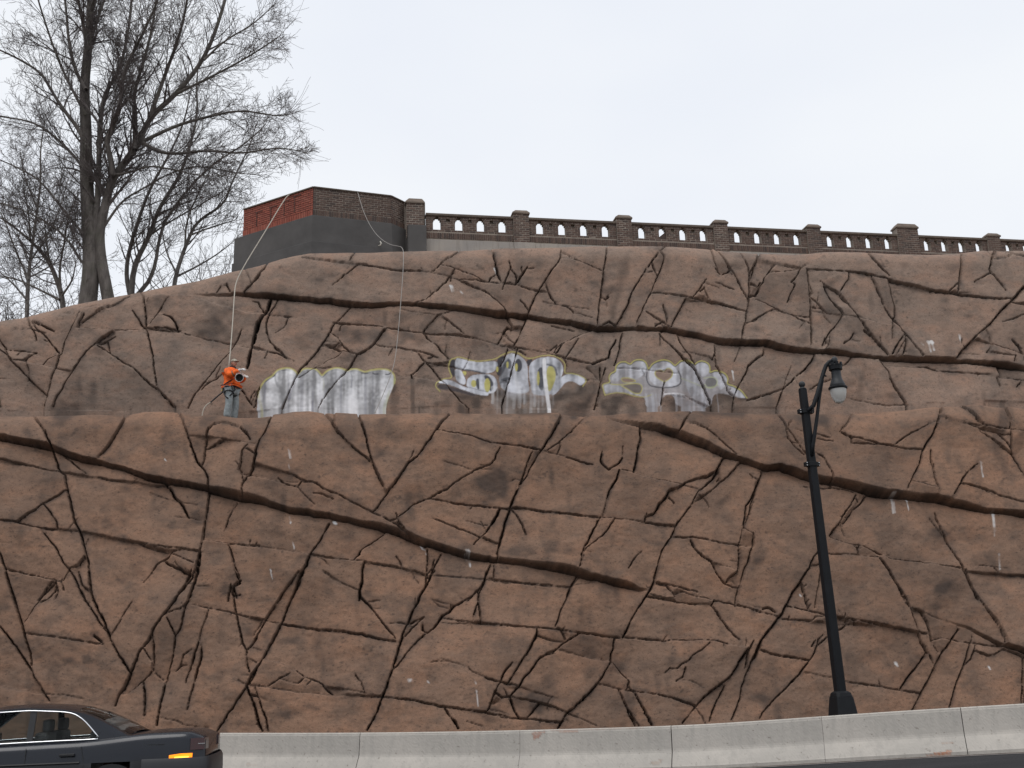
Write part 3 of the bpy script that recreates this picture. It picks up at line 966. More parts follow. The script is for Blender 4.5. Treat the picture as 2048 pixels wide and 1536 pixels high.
# ------------------------------------------------------------------ paint on the rock: three sprayed pieces, buffed patches, droppings
paint = np.zeros((RH, RW, 4), np.float32); stain = np.zeros((RH, RW), np.float32); gid = np.zeros((RH, RW), np.int8)
class Pen:
    def __init__(s, ox, oy, sc, g): s.o = (ox, oy, sc); s.g = g
    def T(s, pts): return np.array([(s.o[0] + x / s.o[2], s.o[1] + y / s.o[2]) for x, y in pts])
    def put(s, y0, x0, a, col, tex=None):
        h, w = a.shape; sl_ = (slice(y0, y0 + h), slice(x0, x0 + w)); c = np.array(col, np.float32)[None, None, :] * np.ones((h, w, 1), np.float32)
        if tex is not None: c = c * tex[sl_][..., None]
        old = paint[sl_]; na = a + old[..., 3] * (1 - a)
        old[..., :3] = np.where(na[..., None] > 1e-4, (c * a[..., None] + old[..., :3] * (old[..., 3] * (1 - a))[..., None]) / np.maximum(na, 1e-4)[..., None], old[..., :3]); old[..., 3] = na
        if s.g: gid[sl_] = np.where(blur(a.astype(np.float32), 2) > 0.12, s.g, gid[sl_])
    def box(s, P, pad): 
        x0, y0 = int(P[:, 0].min() - pad), int(P[:, 1].min() - pad) - Y0; x1, y1 = int(P[:, 0].max() + pad + 1), int(P[:, 1].max() + pad + 1) - Y0
        return max(0, y0), min(RH, y1), max(0, x0), min(RW, x1)
    def area(s, pts, soft):
        P = s.T(pts); y0, y1, x0, x1 = s.box(P, soft + 2); acc = np.zeros((y1 - y0, x1 - x0), np.float32)
        for sx in (-.25, .25):
            for sy in (-.25, .25):
                xs, ys = XX[y0:y1, x0:x1] + sx, YY[y0:y1, x0:x1] + sy; ins = np.zeros(xs.shape, bool)
                for (ax, ay), (bx, by) in zip(P, np.roll(P, -1, 0)):
                    if ay == by: continue
                    ins ^= ((ay > ys) != (by > ys)) & (xs < (bx - ax) * (ys - ay) / (by - ay) + ax)
                acc += ins * 0.25
        return y0, x0, (blur(acc, int(soft)) if soft >= 1 else acc)
    def fill(s, pts, col, al=1.0, soft=0, tex=None, cov=None):
        y0, x0, a = s.area(smooth(pts), soft); a = a * al
        if cov is not None: a = a * cov[y0:y0 + a.shape[0], x0:x0 + a.shape[1]]
        s.put(y0, x0, a, col, tex)
    def line(s, pts, wd, col, al=1.0, cov=None):
        P = s.T(smooth(pts, False)); hw = wd / s.o[2] / 2; y0, y1, x0, x1 = s.box(P, hw + 3); xs, ys = XX[y0:y1, x0:x1], YY[y0:y1, x0:x1]; ds = np.full(xs.shape, 99, np.float32)
        for a, b in zip(P[:-1], P[1:]):
            d = b - a; t = np.clip(((xs - a[0]) * d[0] + (ys - a[1]) * d[1]) / (d @ d + 1e-6), 0, 1); ds = np.minimum(ds, np.hypot(xs - a[0] - t * d[0], ys - a[1] - t * d[1]))
        a = al * (1 - sstep(hw - 0.5, hw + 0.8, ds))
        if cov is not None: a = a * cov[y0:y1, x0:x1]
        s.put(y0, x0, a.astype(np.float32), col)
    def oval(s, cx, cy, rx, ry, col, al=1.0, rot=0, tex=None, cov=None):
        s.fill([(cx + rx * math.cos(k) * math.cos(rot) - ry * math.sin(k) * math.sin(rot), cy + rx * math.cos(k) * math.sin(rot) + ry * math.sin(k) * math.cos(rot)) for k in np.linspace(0, 6.283, 16, endpoint=False)], col, al, 0, tex, cov)
def smooth(pts, closed=True):
    P = np.array(pts, float); n = len(P)
    for _ in range(2):
        Q = []
        for i in range(n if closed else n - 1):
            a, b = P[i], P[(i + 1) % n]; Q += [a * .75 + b * .25, a * .25 + b * .75]
        if not closed: Q = [P[0]] + Q + [P[-1]]
        P = np.array(Q); n = len(P)
    return P
run = np.clip(0.5 + 0.24 * vnoise(3.2, 40) + 0.26 * vnoise(10, 50) + 0.22 * vnoise(16, 14) + 0.10 * vnoise(3, 3), 0, 1); run2 = np.clip(0.5 + 0.5 * vnoise(5, 60), 0, 1); dust = np.clip(0.5 + 0.5 * vnoise(9, 7), 0, 1)
SIL, YEL, BLK, WHT, TAN = (0.46, 0.47, 0.51), (0.44, 0.40, 0.13), (0.035, 0.036, 0.045), (0.74, 0.73, 0.74), (0.24, 0.17, 0.13)
silt = 0.42 + 0.92 * run
# first piece: five rounded letters behind a wash of runs
g = Pen(500, 680, 5.851, 1)
body = [(80, 990), (100, 640), (150, 540), (200, 480), (270, 445), (300, 405), (330, 370), (430, 345), (500, 360), (540, 395), (560, 425), (600, 370), (650, 345), (730, 345), (790, 375), (830, 430), (850, 450), (900, 385), (980, 348), (1060, 348), (1140, 375), (1175, 355), (1250, 348), (1330, 390), (1355, 395), (1430, 372), (1560, 368), (1650, 392), (1695, 450), (1690, 540), (1655, 640), (1610, 740), (1590, 850), (1600, 990)]
top = body[1:-4]
g.fill(body, (0.54, 0.54, 0.555), 0.96, 0, silt)
g.fill([(330, 460), (390, 390), (480, 390), (530, 450), (470, 600), (440, 860), (300, 870), (340, 600)], WHT, 0.55, 1, silt, run2)
g.fill([(1180, 640), (1260, 600), (1280, 700), (1290, 860), (1130, 860)], WHT, 0.7, 2, None, run)
g.fill([(1420, 560), (1600, 540), (1560, 860), (1400, 860)], WHT, 0.55, 2, None, run)
for x in (180, 455, 600, 620, 735, 745, 1065, 1190, 1345, 1360, 1440): g.line([(x, 430 + (x * 7) % 120), (x + 4, 640), (x - 3, 850)], 12 + x % 13, (0.15, 0.15, 0.19), 0.5, run2)
g.line([(560, 440), (520, 540), (480, 640), (470, 700)], 40, (0.10, 0.10, 0.14), 0.6, run2)
g.line([(190, 500), (250, 450), (285, 440)], 30, BLK, 0.75); g.line([(305, 420), (300, 480), (330, 570)], 22, BLK, 0.6, run2)
g.line([(850, 450), (870, 540), (855, 640)], 14, YEL, 0.5, run2); g.line([(1180, 390), (1200, 470), (1185, 580)], 9, (0.2, 0.2, 0.23), 0.7)
g.line([(1440, 415), (1470, 430), (1500, 425)], 12, BLK, 0.9); g.line([(1590, 435), (1620, 438), (1645, 420)], 12, BLK, 0.9); g.line([(1310, 405), (1380, 410)], 13, BLK, 0.8)
g.line([(600, 440), (680, 390), (760, 350)], 50, BLK, 0.45, run2); g.line([(560, 460), (620, 455), (680, 400)], 18, BLK, 0.8)
g.line(top, 21, YEL, 0.7); g.line([(x, y + 24) for x, y in top], 13, BLK, 0.55, dust)
g.line([(1690, 500), (1640, 640), (1590, 760), (1570, 860)], 34, (0.42, 0.44, 0.2), 0.6, run2); g.line([(105, 640), (125, 760), (150, 870)], 30, (0.45, 0.42, 0.16), 0.65, run2)
# second piece
g = Pen(850, 680, 5.851, 2)
yl = [(175, 635), (112, 575), (150, 500), (230, 465), (320, 458), (290, 390), (270, 310), (300, 222), (350, 215), (385, 195), (450, 208), (560, 242), (640, 246), (760, 232), (838, 216), (880, 185), (960, 147), (1020, 135), (1090, 150), (1150, 190), (1200, 217), (1280, 207), (1340, 187), (1400, 177), (1490, 170), (1560, 195), (1620, 240), (1645, 280), (1638, 340), (1640, 385), (1700, 377), (1790, 395), (1860, 430), (1903, 455), (1850, 530)]
g.fill([(280, 320), (305, 232), (360, 222), (350, 330), (345, 470), (300, 400)], BLK, 0.92); g.fill([(840, 225), (890, 190), (950, 190), (900, 330), (870, 430), (830, 400)], BLK, 0.92)
g.fill([(1180, 240), (1250, 215), (1260, 235), (1215, 320), (1200, 300)], BLK, 0.9); g.fill([(130, 575), (180, 540), (330, 560), (450, 600), (600, 650), (580, 680), (340, 610), (180, 620)], BLK, 0.8, 1)
g.fill([(355, 225), (390, 208), (560, 252), (650, 258), (838, 238), (860, 300), (790, 400), (600, 380), (400, 340), (345, 335)], SIL, 0.97, 0, silt)
g.fill([(345, 330), (425, 350), (440, 400), (480, 470), (470, 545), (400, 520), (350, 470)], SIL, 0.95, 0, silt)
g.fill([(148, 510), (230, 472), (330, 490), (450, 560), (600, 600), (745, 625), (740, 668), (600, 650), (450, 600), (330, 555), (240, 530), (170, 545)], SIL, 0.97, 0, silt)
g.fill([(480, 520), (500, 450), (560, 410), (680, 398), (790, 410), (845, 470), (850, 560), (810, 625), (700, 640), (580, 600), (490, 570)], SIL, 0.97, 0, silt)
g.fill([(425, 365), (495, 365), (470, 440)], YEL, 0.95); g.line([(440, 345), (560, 360), (700, 395)], 16, BLK, 0.85)
g.oval(570, 520, 32, 45, YEL, 0.95); g.fill([(590, 470), (630, 440), (640, 600), (600, 570)], BLK, 0.9); g.fill([(680, 410), (750, 420), (800, 500), (800, 580), (760, 620), (720, 500)], BLK, 0.92); g.oval(728, 535, 36, 85, YEL, 0.95); g.line([(655, 410), (665, 520), (690, 640)], 40, WHT, 0.9, run2)
g.fill([(895, 240), (960, 165), (1030, 150), (1110, 180), (1180, 240), (1205, 330), (1205, 480), (1230, 610), (1120, 640), (900, 600), (850, 450), (900, 400)], SIL, 0.93, 0, silt)
g.fill([(900, 300), (990, 190), (980, 250), (900, 420), (850, 440)], BLK, 0.75, 1); g.line([(905, 470), (985, 450)], 32, BLK, 0.75); g.line([(890, 500), (960, 495)], 20, BLK, 0.6)
g.oval(1092, 300, 45, 78, BLK, 0.92); g.oval(1068, 322, 17, 48, YEL, 0.95); g.oval(985, 285, 28, 60, BLK, 0.8); g.oval(965, 292, 14, 40, YEL, 0.9); g.oval(845, 345, 15, 35, YEL, 0.9)
g.line([(1020, 170), (1035, 360), (1070, 480), (1100, 640)], 42, WHT, 0.7, run2)
g.fill([(1218, 300), (1262, 240), (1340, 202), (1480, 190), (1560, 217), (1622, 290), (1622, 370), (1580, 460), (1540, 560), (1480, 640), (1260, 650), (1240, 560), (1213, 420)], SIL, 0.95, 0, silt)
g.fill([(1310, 370), (1350, 310), (1385, 330), (1390, 560), (1370, 600), (1330, 560)], BLK, 0.88, 0); g.oval(1325, 450, 17, 85, YEL, 0.85); g.fill([(1425, 300), (1500, 300), (1540, 390), (1510, 520), (1450, 620), (1420, 500)], YEL, 0.9, 0, 0.8 + 0.35 * dust); g.line([(1430, 285), (1520, 300), (1545, 400)], 20, BLK, 0.7)
g.line([(1395, 230), (1400, 420), (1425, 600), (1455, 810)], 42, WHT, 0.92, None)
g.fill([(1470, 640), (1530, 500), (1620, 400), (1720, 382), (1810, 400), (1897, 455), (1830, 535), (1740, 470), (1650, 480), (1590, 560), (1520, 635)], SIL, 0.96, 0, silt)
g.fill([(1600, 560), (1660, 490), (1750, 480), (1810, 540), (1780, 600), (1600, 640)], (0.16, 0.14, 0.13), 0.5, 2, None, run2)
for x, w_, a_ in ((790, 28, .6), (845, 16, .45), (905, 34, .45), (960, 18, .4), (1040, 30, .55), (1105, 34, .6), (1160, 18, .45), (1240, 26, .5), (1285, 30, .6), (1330, 22, .5), (1375, 18, .4), (1500, 16, .4)): g.line([(x, 560), (x + 4, 700), (x - 2, 720 + (x * 37) % 115)], w_ * 1.25, (0.55, 0.55, 0.56), a_ * 0.8, run2)
g.fill([(880, 560), (1480, 570), (1480, 700), (1300, 760), (880, 650)], SIL, 0.5, 4, silt, run); g.fill([(770, 640), (1520, 640), (1500, 850), (780, 850)], (0.30, 0.29, 0.28), 0.42, 4, None, run)
g.line(yl, 11, YEL, 0.8); g.line([(330, 480), (480, 560), (620, 590), (740, 620)], 8, BLK, 0.5)
# third piece
g = Pen(1180, 690, 5.851, 3)
up3 = [(180, 580), (145, 470), (160, 448), (240, 437), (218, 385), (240, 330), (302, 310), (300, 250), (340, 205), (410, 195), (470, 240), (500, 195), (570, 177), (640, 200), (672, 280), (680, 300), (720, 235), (780, 205), (860, 187), (930, 205), (985, 262), (1010, 240), (1050, 200), (1110, 190), (1170, 220), (1212, 245), (1270, 197), (1330, 197), (1390, 230), (1402, 300), (1392, 335), (1450, 307), (1520, 315), (1590, 360), (1612, 420), (1590, 468), (1680, 490), (1760, 550), (1828, 635)]
g.fill(up3 + [(1740, 645), (1640, 595), (1500, 575), (1430, 600), (1420, 745), (1000, 745), (970, 610), (850, 605), (815, 745), (640, 745), (640, 622), (540, 605), (430, 562), (300, 547)], SIL, 0.52, 0, 0.6 + 0.5 * run)
for p in ([(160, 465), (260, 455), (420, 500), (560, 590), (640, 610), (520, 600), (400, 560), (250, 535), (185, 560)], [(240, 400), (300, 320), (320, 250), (390, 210), (470, 260), (560, 190), (640, 215), (660, 290), (610, 380), (520, 420), (380, 400), (300, 440)], [(680, 420), (690, 300), (760, 220), (860, 200), (950, 230), (1020, 320), (1050, 400), (1040, 470), (940, 510), (760, 495)], [(1020, 280), (1060, 215), (1120, 205), (1200, 260), (1330, 600), (1380, 740), (1250, 740), (1150, 560)], [(1230, 230), (1320, 205), (1385, 250), (1390, 330), (1320, 400), (1250, 320)], [(1400, 340), (1500, 325), (1590, 380), (1600, 440), (1560, 520), (1500, 540), (1480, 420)], [(1600, 480), (1690, 500), (1800, 610), (1820, 640), (1730, 630), (1650, 560)]): g.fill(p, SIL, 0.72, 0, silt * 1.15, 0.45 + 0.5 * run2)
ol = dict(al=0.75)
g.line([(660, 330), (655, 420), (690, 490), (760, 505), (900, 515), (1000, 500), (1055, 470), (1060, 390), (1030, 320)], 13, BLK, 0.85); g.line([(x, y + 12) for x, y in up3[3:]], 12, BLK, 0.85)
g.fill([(360, 400), (400, 385), (480, 400), (545, 435), (480, 445), (390, 440)], TAN, 0.9); g.line([(360, 400), (400, 385), (480, 400), (545, 435), (480, 447), (390, 442), (360, 400)], 8, YEL, 0.8)
g.fill([(370, 478), (480, 460), (585, 465), (610, 520), (580, 588), (500, 570), (430, 520)], (0.15, 0.125, 0.11), 0.9); g.line([(240, 455), (370, 470), (480, 458), (585, 463), (612, 520), (580, 588), (500, 570), (430, 520), (370, 480)], 10, YEL, 0.85)
ht = [(862, 445), (775, 395), (745, 345), (775, 300), (825, 298), (855, 325), (890, 285), (935, 290), (970, 335), (940, 405)]
g.fill(ht, TAN, 0.97); g.line(ht + ht[:1], 9, YEL, 0.9); g.line([(770, 300), (830, 290), (855, 312), (890, 270), (940, 275)], 16, SIL, 0.8)
g.oval(1412, 452, 70, 62, (0.13, 0.125, 0.12), 0.85); g.line([(1330, 400), (1400, 382), (1470, 395), (1490, 450), (1450, 512), (1370, 520), (1335, 470)], 9, (0.40, 0.43, 0.25), 0.8)
g.line([(1150, 480), (1240, 500), (1230, 600), (1160, 605), (1140, 520)], 8, (0.3, 0.3, 0.33), 0.6); g.line([(1060, 400), (1200, 450), (1350, 520), (1500, 480)], 9, (0.36, 0.38, 0.22), 0.6)
g.line(up3, 12, YEL, 0.9); g.line([(180, 578), (300, 550), (420, 570), (520, 612), (640, 622), (720, 590)], 10, YEL, 0.75)
g.line([(840, 600), (900, 585), (1000, 575), (1100, 600)], 12, WHT, 0.7); g.fill([(900, 600), (1000, 592), (1090, 602), (1130, 640), (960, 620)], BLK, 0.6)
for x, w_, a_ in ((650, 22, .5), (720, 34, .6), (765, 22, .5), (800, 20, .5), (990, 30, .45), (1060, 20, .4), (1200, 20, .4), (1300, 22, .45), (1480, 16, .3)): g.line([(x, 590), (x + 14, 680), (x + 20, 745)], w_, SIL, a_, run)
# droppings and lime runs
g = Pen(0, 0, 1, 0)
for x, y, l, w_ in ((580, 908, 22, 4), (579, 935, 16, 2), (578, 1032, 18, 4), (586, 1085, 16, 3), (541, 1140, 20, 2), (843, 1088, 8, 6), (850, 1096, 12, 3), (936, 1102, 28, 7), (930, 1108, 10, 3), (668, 1046, 4, 7), (1786, 990, 34, 5), (1815, 999, 24, 4), (1957, 930, 34, 4), (1981, 1028, 50, 8), (1996, 1110, 30, 4), (1796, 1322, 7, 5), (1978, 1332, 8, 3), (1857, 688, 20, 9), (1914, 672, 22, 6), (1840, 690, 6, 5), (1464, 745, 24, 3), (902, 575, 12, 5), (922, 586, 6, 3), (990, 540, 10, 4), (948, 1362, 10, 4), (952, 1385, 30, 2), (855, 1366, 4, 3), (820, 1364, 2, 8), (331, 921, 4, 2), (1600, 1190, 4, 2)):
    for k in range(3):
        dx = rnd.uniform(-w_, w_) * 0.5; g.line([(x + dx, y + rnd.uniform(0, 3)), (x + dx + 1.5, y + l * 0.5), (x + dx + 3, y + l * rnd.uniform(0.7, 1.1))], w_ * rnd.uniform(0.25, 0.6), (0.58, 0.57, 0.56), 0.45, np.clip(dust * 1.5, 0.1, 1)); g.line([(x + dx - 1, y - 1), (x + dx + 1, y + 2)], w_ * 0.7, (0.6, 0.59, 0.58), 0.6, dust)
# buffed and sooty patches on the coating
def patch(pts, al, soft, cov): 
    y0, x0, a = Pen(0, 0, 1, 0).area(pts, soft); sl_ = (slice(y0, y0 + a.shape[0]), slice(x0, x0 + a.shape[1])); stain[sl_] = np.maximum(stain[sl_], a * al * cov[sl_])
cov1 = np.clip(0.55 + 0.5 * vnoise(12, 9), 0, 1)
patch([(868, 795), (900, 770), (1100, 790), (1180, 760), (1195, 770), (1170, 835), (868, 835)], 0.75, 5, cov1)
patch([(1200, 800), (1240, 785), (1300, 790), (1480, 780), (1495, 800), (1490, 835), (1200, 835)], 0.7, 5, cov1)
patch([(785, 770), (800, 768), (800, 835), (778, 835)], 0.75, 2, cov1); patch([(820, 760), (829, 755), (830, 832), (822, 832)], 0.5, 1, np.ones_like(cov1))
patch([(765, 620), (775, 620), (772, 660), (766, 660)], 0.4, 2, cov1); patch([(783, 620), (796, 620), (792, 690), (786, 690)], 0.35, 3, cov1)
patch([(1880, 560), (1896, 560), (1900, 720), (1890, 800), (1880, 700)], 0.25, 4, cov1)
for x, y, w_, h_, al in ((1360, 1230, 40, 40, .3), (690, 890, 20, 90, .35), (175, 1330, 10, 60, .6), (190, 1275, 12, 20, .6), (1180, 1330, 14, 60, .3), (640, 1180, 40, 30, .3), (1030, 1110, 60, 20, .5), (1290, 1150, 30, 16, .45), (350, 900, 60, 22, .3), (250, 1010, 20, 50, .35), (1525, 1225, 28, 14, .6), (1915, 545, 40, 20, .25), (1560, 990, 40, 60, .22), (1460, 530, 30, 40, .35), (1050, 540, 40, 30, .35), (1330, 500, 25, 12, .5), (1610, 560, 40, 40, .3), (720, 780, 60, 30, .2), (300, 640, 40, 20, .35), (60, 700, 40, 30, .3), (1700, 760, 50, 40, .25), (870, 1150, 60, 20, .22), (960, 1050, 30, 20, .3), (1440, 880, 30, 14, .25)):
    patch([(x + w_ * math.cos(k) * rnd.uniform(.7, 1.2), y + h_ * math.sin(k) * rnd.uniform(.7, 1.2)) for k in np.linspace(0, 6.28, 12, endpoint=False)], al, max(3, int(min(w_, h_) * 0.4)), np.clip(0.4 + 0.7 * vnoise(14, 8), 0, 1))
sm = np.clip(vnoise(46, 34) * 0.8 + vnoise(20, 14) * 0.55 + vnoise(9, 6) * 0.3 - 0.75, 0, 1.4); sm2 = np.clip(vnoise(30, 60) * 0.7 + vnoise(8, 30) * 0.6 - 0.95, 0, 1.2)
stain = np.maximum(stain, np.maximum(0.50 * sm, 0.46 * sm2))
fl = np.clip(vnoise(3.2, 2.2) * 0.8 + vnoise(14, 10) * 0.7 - 1.25, 0, 1); stain = np.maximum(stain, 0.55 * fl)
tf = np.zeros((RH, RW), np.float32); tf[:tone.shape[0], :tone.shape[1]] = tone; stain = 1 - (1 - stain) * (1 - tf * np.clip(0.75 + 0.4 * vnoise(30, 30), 0.2, 1.2))
# black tone laid along the joints and step lines, broken up and one-sided
sh2 = np.roll(blur(shoulder, 2), (1, 2), (0, 1)); wash = sh2 * np.clip(0.45 + 0.6 * vnoise(24, 22) + 0.35 * vnoise(5, 5), 0, 1) * 1.1
wash = np.maximum(wash, ink * np.clip(0.8 + 0.35 * vnoise(18, 18), 0.2, 1))
stain = np.clip(np.maximum(stain, wash), 0, 0.93); stain *= 1 - 0.75 * np.clip(paint[..., 3], 0, 1)
below = (YY > ly_all[None, :] - 1) & (gid > 0); paint[..., 3] = np.where(below, 0, paint[..., 3]); gid = np.where(below, 0, gid)
paint[..., 3] *= np.clip(1 - carve / 0.10, 0.06, 1)                       # spray does not reach down into the joints

def sample(a, px, py, edge=None):
    px = np.abs(px); px = np.where(px > RW - 1, 2 * (RW - 1) - px, px); px = np.clip(np.abs(px), 0, RW - 1.001); py = np.clip(py - Y0, 0, RH - 1.001)
    x0, y0 = px.astype(int), py.astype(int); fx, fy = px - x0, py - y0; x1, y1 = np.minimum(x0 + 1, RW - 1), np.minimum(y0 + 1, RH - 1)
    if a.ndim == 3: fx, fy = fx[..., None], fy[..., None]
    return (a[y0, x0] * (1 - fx) + a[y0, x1] * fx) * (1 - fy) + (a[y1, x0] * (1 - fx) + a[y1, x1] * fx) * fy
def pick(a, px, py):
    px = np.abs(px); px = np.where(px > RW - 1, 2 * (RW - 1) - px, px); px = np.clip(np.abs(px), 0, RW - 1).astype(int); return a[np.clip(py - Y0, 0, RH - 1).astype(int), px]

# ------------------------------------------------------------------ the two tiers of the wall
PSI = math.radians(6.3); DW = V3(math.cos(PSI), math.sin(PSI), 0); KW = V3(-math.sin(PSI), math.cos(PSI), 0); ZV = V3(0, 0, 1)
LOW_W0, LOW_B = 26.3, 0.29                       # foot of the lower face and its batter (metres back per metre up)
def wall_hit(px, py, w0, bat):                   # view line against the plane KW.P = w0 + bat*z
    d = ray(px, py); t = (w0 + bat * CAM[2] - KW @ CAM) / (KW @ d - bat * d[2]); return CAM + d * t
lowtop = np.array([wall_hit(x, y, LOW_W0 + 0.3, LOW_B) for x, y in LEDGE]); lt_u = lowtop @ DW; lt_z = lowtop[:, 2] + 0.33
ZL = float(np.interp(0, lt_u, lt_z)); WL = LOW_W0 + LOW_B * ZL
UP_B = 0.20; UP_W0 = WL + 1.55 - UP_B * ZL
uptop = np.array([wall_hit(x, y, UP_W0 + 0.45, UP_B) for x, y in SKYLINE]); ut_u = uptop @ DW; ut_z = uptop[:, 2] + 0.15
print('ledge z', ZL, 'w', WL, 'up top z', ut_z.min(), ut_z.max())

PX = 1.6
def u_stations():
    us = []; px = -620.0
    while px < 2680: 
        us.append(wall_hit(px, 900, LOW_W0, LOW_B) @ DW); px += PX if -120 < px < 2180 else (3.2 if -420 < px < 2560 else 12.0)
    return np.array(us)
US = u_stations()
def build_tier(name, label, cat, w0, bat, zt, zbot, rad, floor_w, nface, mat, pymin, pymax, empty_loc, floor_rise=0.0):
    n = len(US); beta = math.atan(bat); rows = []
    # profile rows: (weight of relief, function giving w,z, normal)
    P = []; N = []; Wt = []
    zf = zt - rad * (1 + math.sin(beta)) * 0.9
    for k in range(nface):
        t = k / (nface - 1); z = zbot + (zf - zbot) * t; P.append((w0 + bat * z, z)); N.append((-math.cos(beta), math.sin(beta))); Wt.append(1.0)
    cw, cz = w0 + bat * zf + rad * math.cos(beta), zf - rad * math.sin(beta)
    na = 22
    for k in range(1, na + 1):
        a = beta + (math.pi / 2 - beta) * k / na; P.append((cw - rad * math.cos(a), cz + rad * math.sin(a))); N.append((-math.cos(a), math.sin(a))); Wt.append(1.0 - 0.6 * k / na)
    tw, tz = P[-1]
    nf = 16
    for k in range(1, nf + 1):
        q = (k / nf) ** 1.5; P.append((tw + floor_w * q, tz + floor_rise * q)); N.append((0.0, 1.0)); Wt.append(0.28 * (1 - q))
    R = len(P); ww = np.array([np.broadcast_to(p[0], n) for p in P]); zz = np.array([np.broadcast_to(p[1], n) for p in P])
    base = US[None, :, None] * DW + ww[..., None] * KW + zz[..., None] * ZV
    px, py = project(base.reshape(-1, 3)); px = px.reshape(R, n); py = py.reshape(R, n)
    lo = np.interp(px, lp[:, 0], lp[:, 1]); skl = np.interp(px, *np.array(SKYLINE, float).T)
    pys = np.clip(py, (lo if pymin == 'ledge' else skl) + 1.0, (lo - 2.0) if pymax == 'ledge' else 1555)
    a_, b_ = (lo if pymin == 'ledge' else skl) + 1.0, (lo - 2.0) if pymax == 'ledge' else np.full_like(px, 1480.0)
    ov = np.where(px > 2047, -(px - 2047), np.where(px < 0, -px, 0)) * 0.5          # past the frame the courses go on at their slope
    fo = np.mod(pys + ov - a_, 2 * (b_ - a_)); fo = np.where(fo > b_ - a_, 2 * (b_ - a_) - fo, fo); pys = np.where(ov != 0, a_ + fo, pys)
    dsp = sample(relief, px, pys) * np.array(Wt)[:, None]
    Nn = np.array([a * KW + b * ZV for a, b in N])[:, None, :]
    V = base + dsp[..., None] * Nn
    ptr = sample(paint, px, pys); ptr[nface + na:, :, 3] = 0; stn = sample(stain, px, pys); stn[nface + na:] = 0
    fc = (slice(0, -1), slice(0, -1)); lbl = pick(lb_full, px, pys)[fc].astype(int); gg = pick(gid, px, pys)[fc].astype(int)
    far = (px[fc] < -40) | (px[fc] > 2090)                    # past the frame the carving carries on as broader slabs
    lbl = np.where(far, 90000 + (px[fc] > 1000), lbl); gg = np.where(far, 0, gg); gg[nface:] = 0
    lbl = np.where(gg > 0, 80000 + gg, lbl)
    hh_, wd_ = lbl.shape; src = lbl.ravel().tolist(); isl = [0] * len(src); ni = 0; keep_ = {}
    for s0 in range(len(src)):                                # one connected slab each; specks join their neighbour
        if isl[s0]: continue
        L0 = src[s0]; ni += 1; st = [s0]; isl[s0] = ni; mem = [s0] if L0 <= 80000 or L0 >= 90000 else None; n_ = 0
        while st:
            c = st.pop(); n_ += 1; x = c % wd_
            for q in ((c - 1) if x else -1, (c + 1) if x < wd_ - 1 else -1, c - wd_, c + wd_):
                if 0 <= q < len(src) and not isl[q] and src[q] == L0:
                    isl[q] = ni; st.append(q)
                    if mem is not None and len(mem) < 60: mem.append(q)
        keep_[ni] = L0 if 80000 < L0 < 90000 else ni
        if mem is not None and n_ < 60:
            nb_ = isl[mem[0] - 1] if mem[0] % wd_ and isl[mem[0] - 1] != ni else (isl[mem[0] - wd_] if mem[0] >= wd_ else 0)
            if nb_ and keep_.get(nb_, 0) < 80000: keep_[ni] = keep_[nb_]
    km = np.zeros(ni + 1, int); km[list(keep_)] = list(keep_.values()); lbl = km[np.array(isl)].reshape(hh_, wd_)
    root = thing(name, label, cat, empty_loc); root['kind'] = 'thing'; org = V3(*empty_loc)
    ii = (np.arange(R - 1)[:, None] * n + np.arange(n - 1)[None, :])
    quads = np.stack([ii, ii + 1, ii + 1 + n, ii + n], -1).reshape(-1, 4); fl = lbl.reshape(-1)
    order = np.argsort(fl, kind='stable'); fl_s = fl[order]; cuts = np.flatnonzero(np.diff(fl_s)) + 1
    Vf = (V - org).reshape(-1, 3).astype(np.float32); Pf = ptr.reshape(-1, 4).astype(np.float32); Sf = stn.reshape(-1).astype(np.float32)
    e1 = np.zeros_like(V); e2 = np.zeros_like(V); e1[:, 1:-1] = V[:, 2:] - V[:, :-2]; e1[:, 0] = V[:, 1] - V[:, 0]; e1[:, -1] = V[:, -1] - V[:, -2]
    e2[1:-1] = V[2:] - V[:-2]; e2[0] = V[1] - V[0]; e2[-1] = V[-1] - V[-2]
    NR = np.cross(e1, e2).reshape(-1, 3); NR /= np.linalg.norm(NR, axis=1, keepdims=True) + 1e-9
    GL = {1: 'faded silver bubble letters with a mustard outline and long runs', 2: 'silver wildstyle letters with yellow and black counters and an arrow tail', 3: 'grey silver letters with a heart-shaped counter'}
    for grp in np.split(order, cuts):
        L_ = fl[grp[0]]; q = quads[grp]; vi, inv = np.unique(q, return_inverse=True); inv = inv.reshape(-1)
        nm = 'graffiti' if 80000 < L_ < 90000 else 'rock_slab'
        me = bpy.data.meshes.new(nm); me.vertices.add(len(vi)); me.vertices.foreach_set('co', Vf[vi].ravel()); nq = len(q)
        me.loops.add(nq * 4); me.loops.foreach_set('vertex_index', inv.astype(np.int32)); me.polygons.add(nq)
        me.polygons.foreach_set('loop_start', np.arange(0, nq * 4, 4, dtype=np.int32)); me.polygons.foreach_set('loop_total', np.full(nq, 4, np.int32)); me.polygons.foreach_set('use_smooth', np.ones(nq, bool))
        me.update(calc_edges=True)
        ca = me.color_attributes.new('paint', 'FLOAT_COLOR', 'POINT'); ca.data.foreach_set('color', Pf[vi].ravel())
        fa = me.attributes.new('stain', 'FLOAT', 'POINT'); fa.data.foreach_set('value', Sf[vi])
        me.normals_split_custom_set_from_vertices(NR[vi].tolist())
        me.materials.append(mat); ob = bpy.data.objects.new(nm, me); COL.objects.link(ob); ob.parent = root
        if nm == 'graffiti': ob['label'] = GL[L_ - 80000]
    return root, V
_b = lambda u, w, z: tuple(float(v) for v in (u * DW + w * KW + V3(0, 0, z)))
